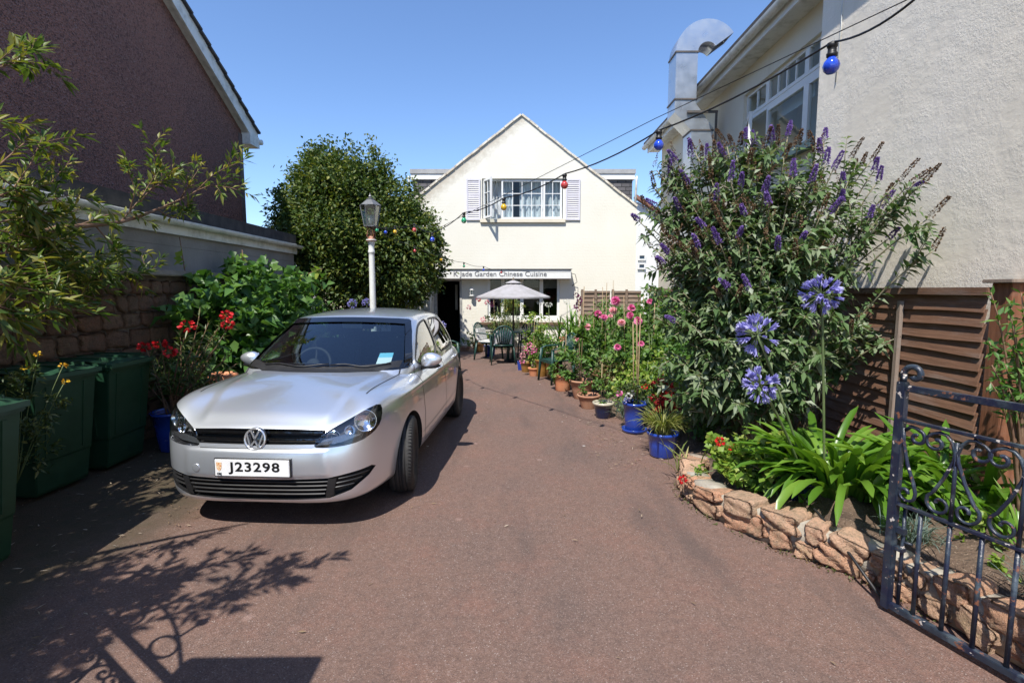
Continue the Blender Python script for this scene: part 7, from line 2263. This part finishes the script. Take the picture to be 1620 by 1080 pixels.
c = potpos(832, 590, .12); t = pot_thing(c, .12, .22, OCHRE, "brown glazed pot half hidden behind the pink geraniums", .7); lv(t, [(c.x,c.y,.30,.12)], 500, .05, .03, BRONZE)
t = empty("square_blue_pot", (.20, 10.75, 0), label="small square blue pot at the table foot", cat="plant pot")
mb = MB(); mb.add([(.13,10.66,0),(.26,10.66,0),(.26,10.79,0),(.13,10.79,0),(.11,10.64,.19),(.28,10.64,.19),(.28,10.81,.19),(.11,10.81,.19)], [(0,3,2,1),(0,1,5,4),(1,2,6,5),(2,3,7,6),(3,0,4,7),(4,5,6,7)]); mb.build("pot", BLUEP, t)
for px, py, r, h, lab in ((857, 597, .13, .34, "ochre glazed pot left of the green chair"), (874, 600, .14, .33, "ochre glazed pot right behind the green chair's legs")):
    c = potpos(px, py, r); t = pot_thing(c, r, h, OCHRE, lab, .75); lv(t, [(c.x,c.y,.5,.18),(c.x,c.y,.72,.17)], 300, .07, .04, DAHL)
c = potpos(757, 558, .17); t = pot_thing(c, .17, .26, OCHRE, "round brown pot of trailing yellow flowers by the doorway", .7); lv(t, [(c.x,c.y,.32,.17),(c.x-.15,c.y,.2,.12),(c.x-.2,c.y,.38,.13)], 480, .05, .03, LIME)
mb = MB(); pot_mesh(mb, (c.x+.02, c.y-.02, .24), .11, .12, .8); mb.build("inner_bowl", TERRA, t, fix=False)
gl = []; floret_ball(gl, (c.x-.1, c.y-.1, .52), .035, 20, .035, 1); tri("flower", merge(gl), WHITEF, t)
c = potpos(735, 556, .15); t = pot_thing(c, .15, .13, TERRA2, "low terracotta bowl on the ground at the foot of the door frame", .8); lv(t, [(c.x,c.y,.18,.15),(c.x+.1,c.y,.25,.12)], 460, .05, .03, DAHL)
c = Vector((at(775,560,13.0).x, 13.0, 0)); t = pot_thing(c, .15, .28, BLUEP, "blue pot half hidden behind the left-hand chair", .8); lv(t, [(c.x,c.y,.4,.2),(c.x,c.y,.6,.15)], 300, .06, .03, DAHL)
# agapanthus in pots behind the car
for px, py, Y, lab in ((557, 480, 9.9, "pale agapanthus head showing above the car roof, left one"), (580, 479, 10.0, "pale agapanthus head showing just left of the lamp post"), (699, 514, 10.3, "lilac agapanthus flower beside the dark doorway, behind the car")):
    c_ = at(px, py, Y); t = empty("agapanthus", (c_.x, c_.y+.1, 0), label=lab, cat="plant", group="agapanthus behind the car")
    mb = MB(); pot_mesh(mb, (c_.x, c_.y+.1, 0), .15, .3); mb.build("pot", TERRA2, t, fix=False)
    mb = MB(); mb.tube(curve3((c_.x, c_.y+.1, .25), c_, (0,0,0), 6), .007, 6); mb.build("stalk", GSTEM, t, fix=False)
    agap_head(c_, .105 if px < 600 else .10, t, 40, 1.4)
    gs = [strap((c_.x, c_.y+.1, .28), (math.cos(a), math.sin(a), 0), .5, .028, (R(80), R(-20)), 5) for a in [k*.42 for k in range(15)]]
    tri("leaves", merge(gs), AGAP, t)

# ------------------------------------------------------------------ litter on the drive
n = 760
P = np.stack([RNG.uniform(-4.0, -2.2, n), RNG.uniform(2.2, 6.2, n), np.full(n, .014)], 1)
k2 = 60; P[:k2, 0] = RNG.uniform(-2.0, 1.6, k2); P[:k2, 1] = RNG.uniform(1.8, 8.5, k2)
k3 = 190; P[k2:k2+k3, 0] = RNG.normal(1.15, .25, k3); P[k2:k2+k3, 1] = RNG.uniform(4.6, 6.8, k3)
D = RNG.normal(size=(n, 3)); D[:, 2] = RNG.uniform(-.05, .12, n)
V, F = leaf_geo(P, D, unit(RNG.normal(size=(n, 3))*.3+np.array([0,0,1.])), RNG.uniform(.018, .055, n), RNG.uniform(.005, .011, n), .3, -.05)
V[:, 2] = np.maximum(V[:, 2], .009)
DRY = leafmat("dry_leaf", [(0, (.13,.085,.05)), (.6, (.26,.19,.12)), (1, (.50,.42,.33))], .7, .1, .2, (1,1,1))
tag(np_mesh("fallen_leaves", V, None, F, DRY, None), kind="stuff")
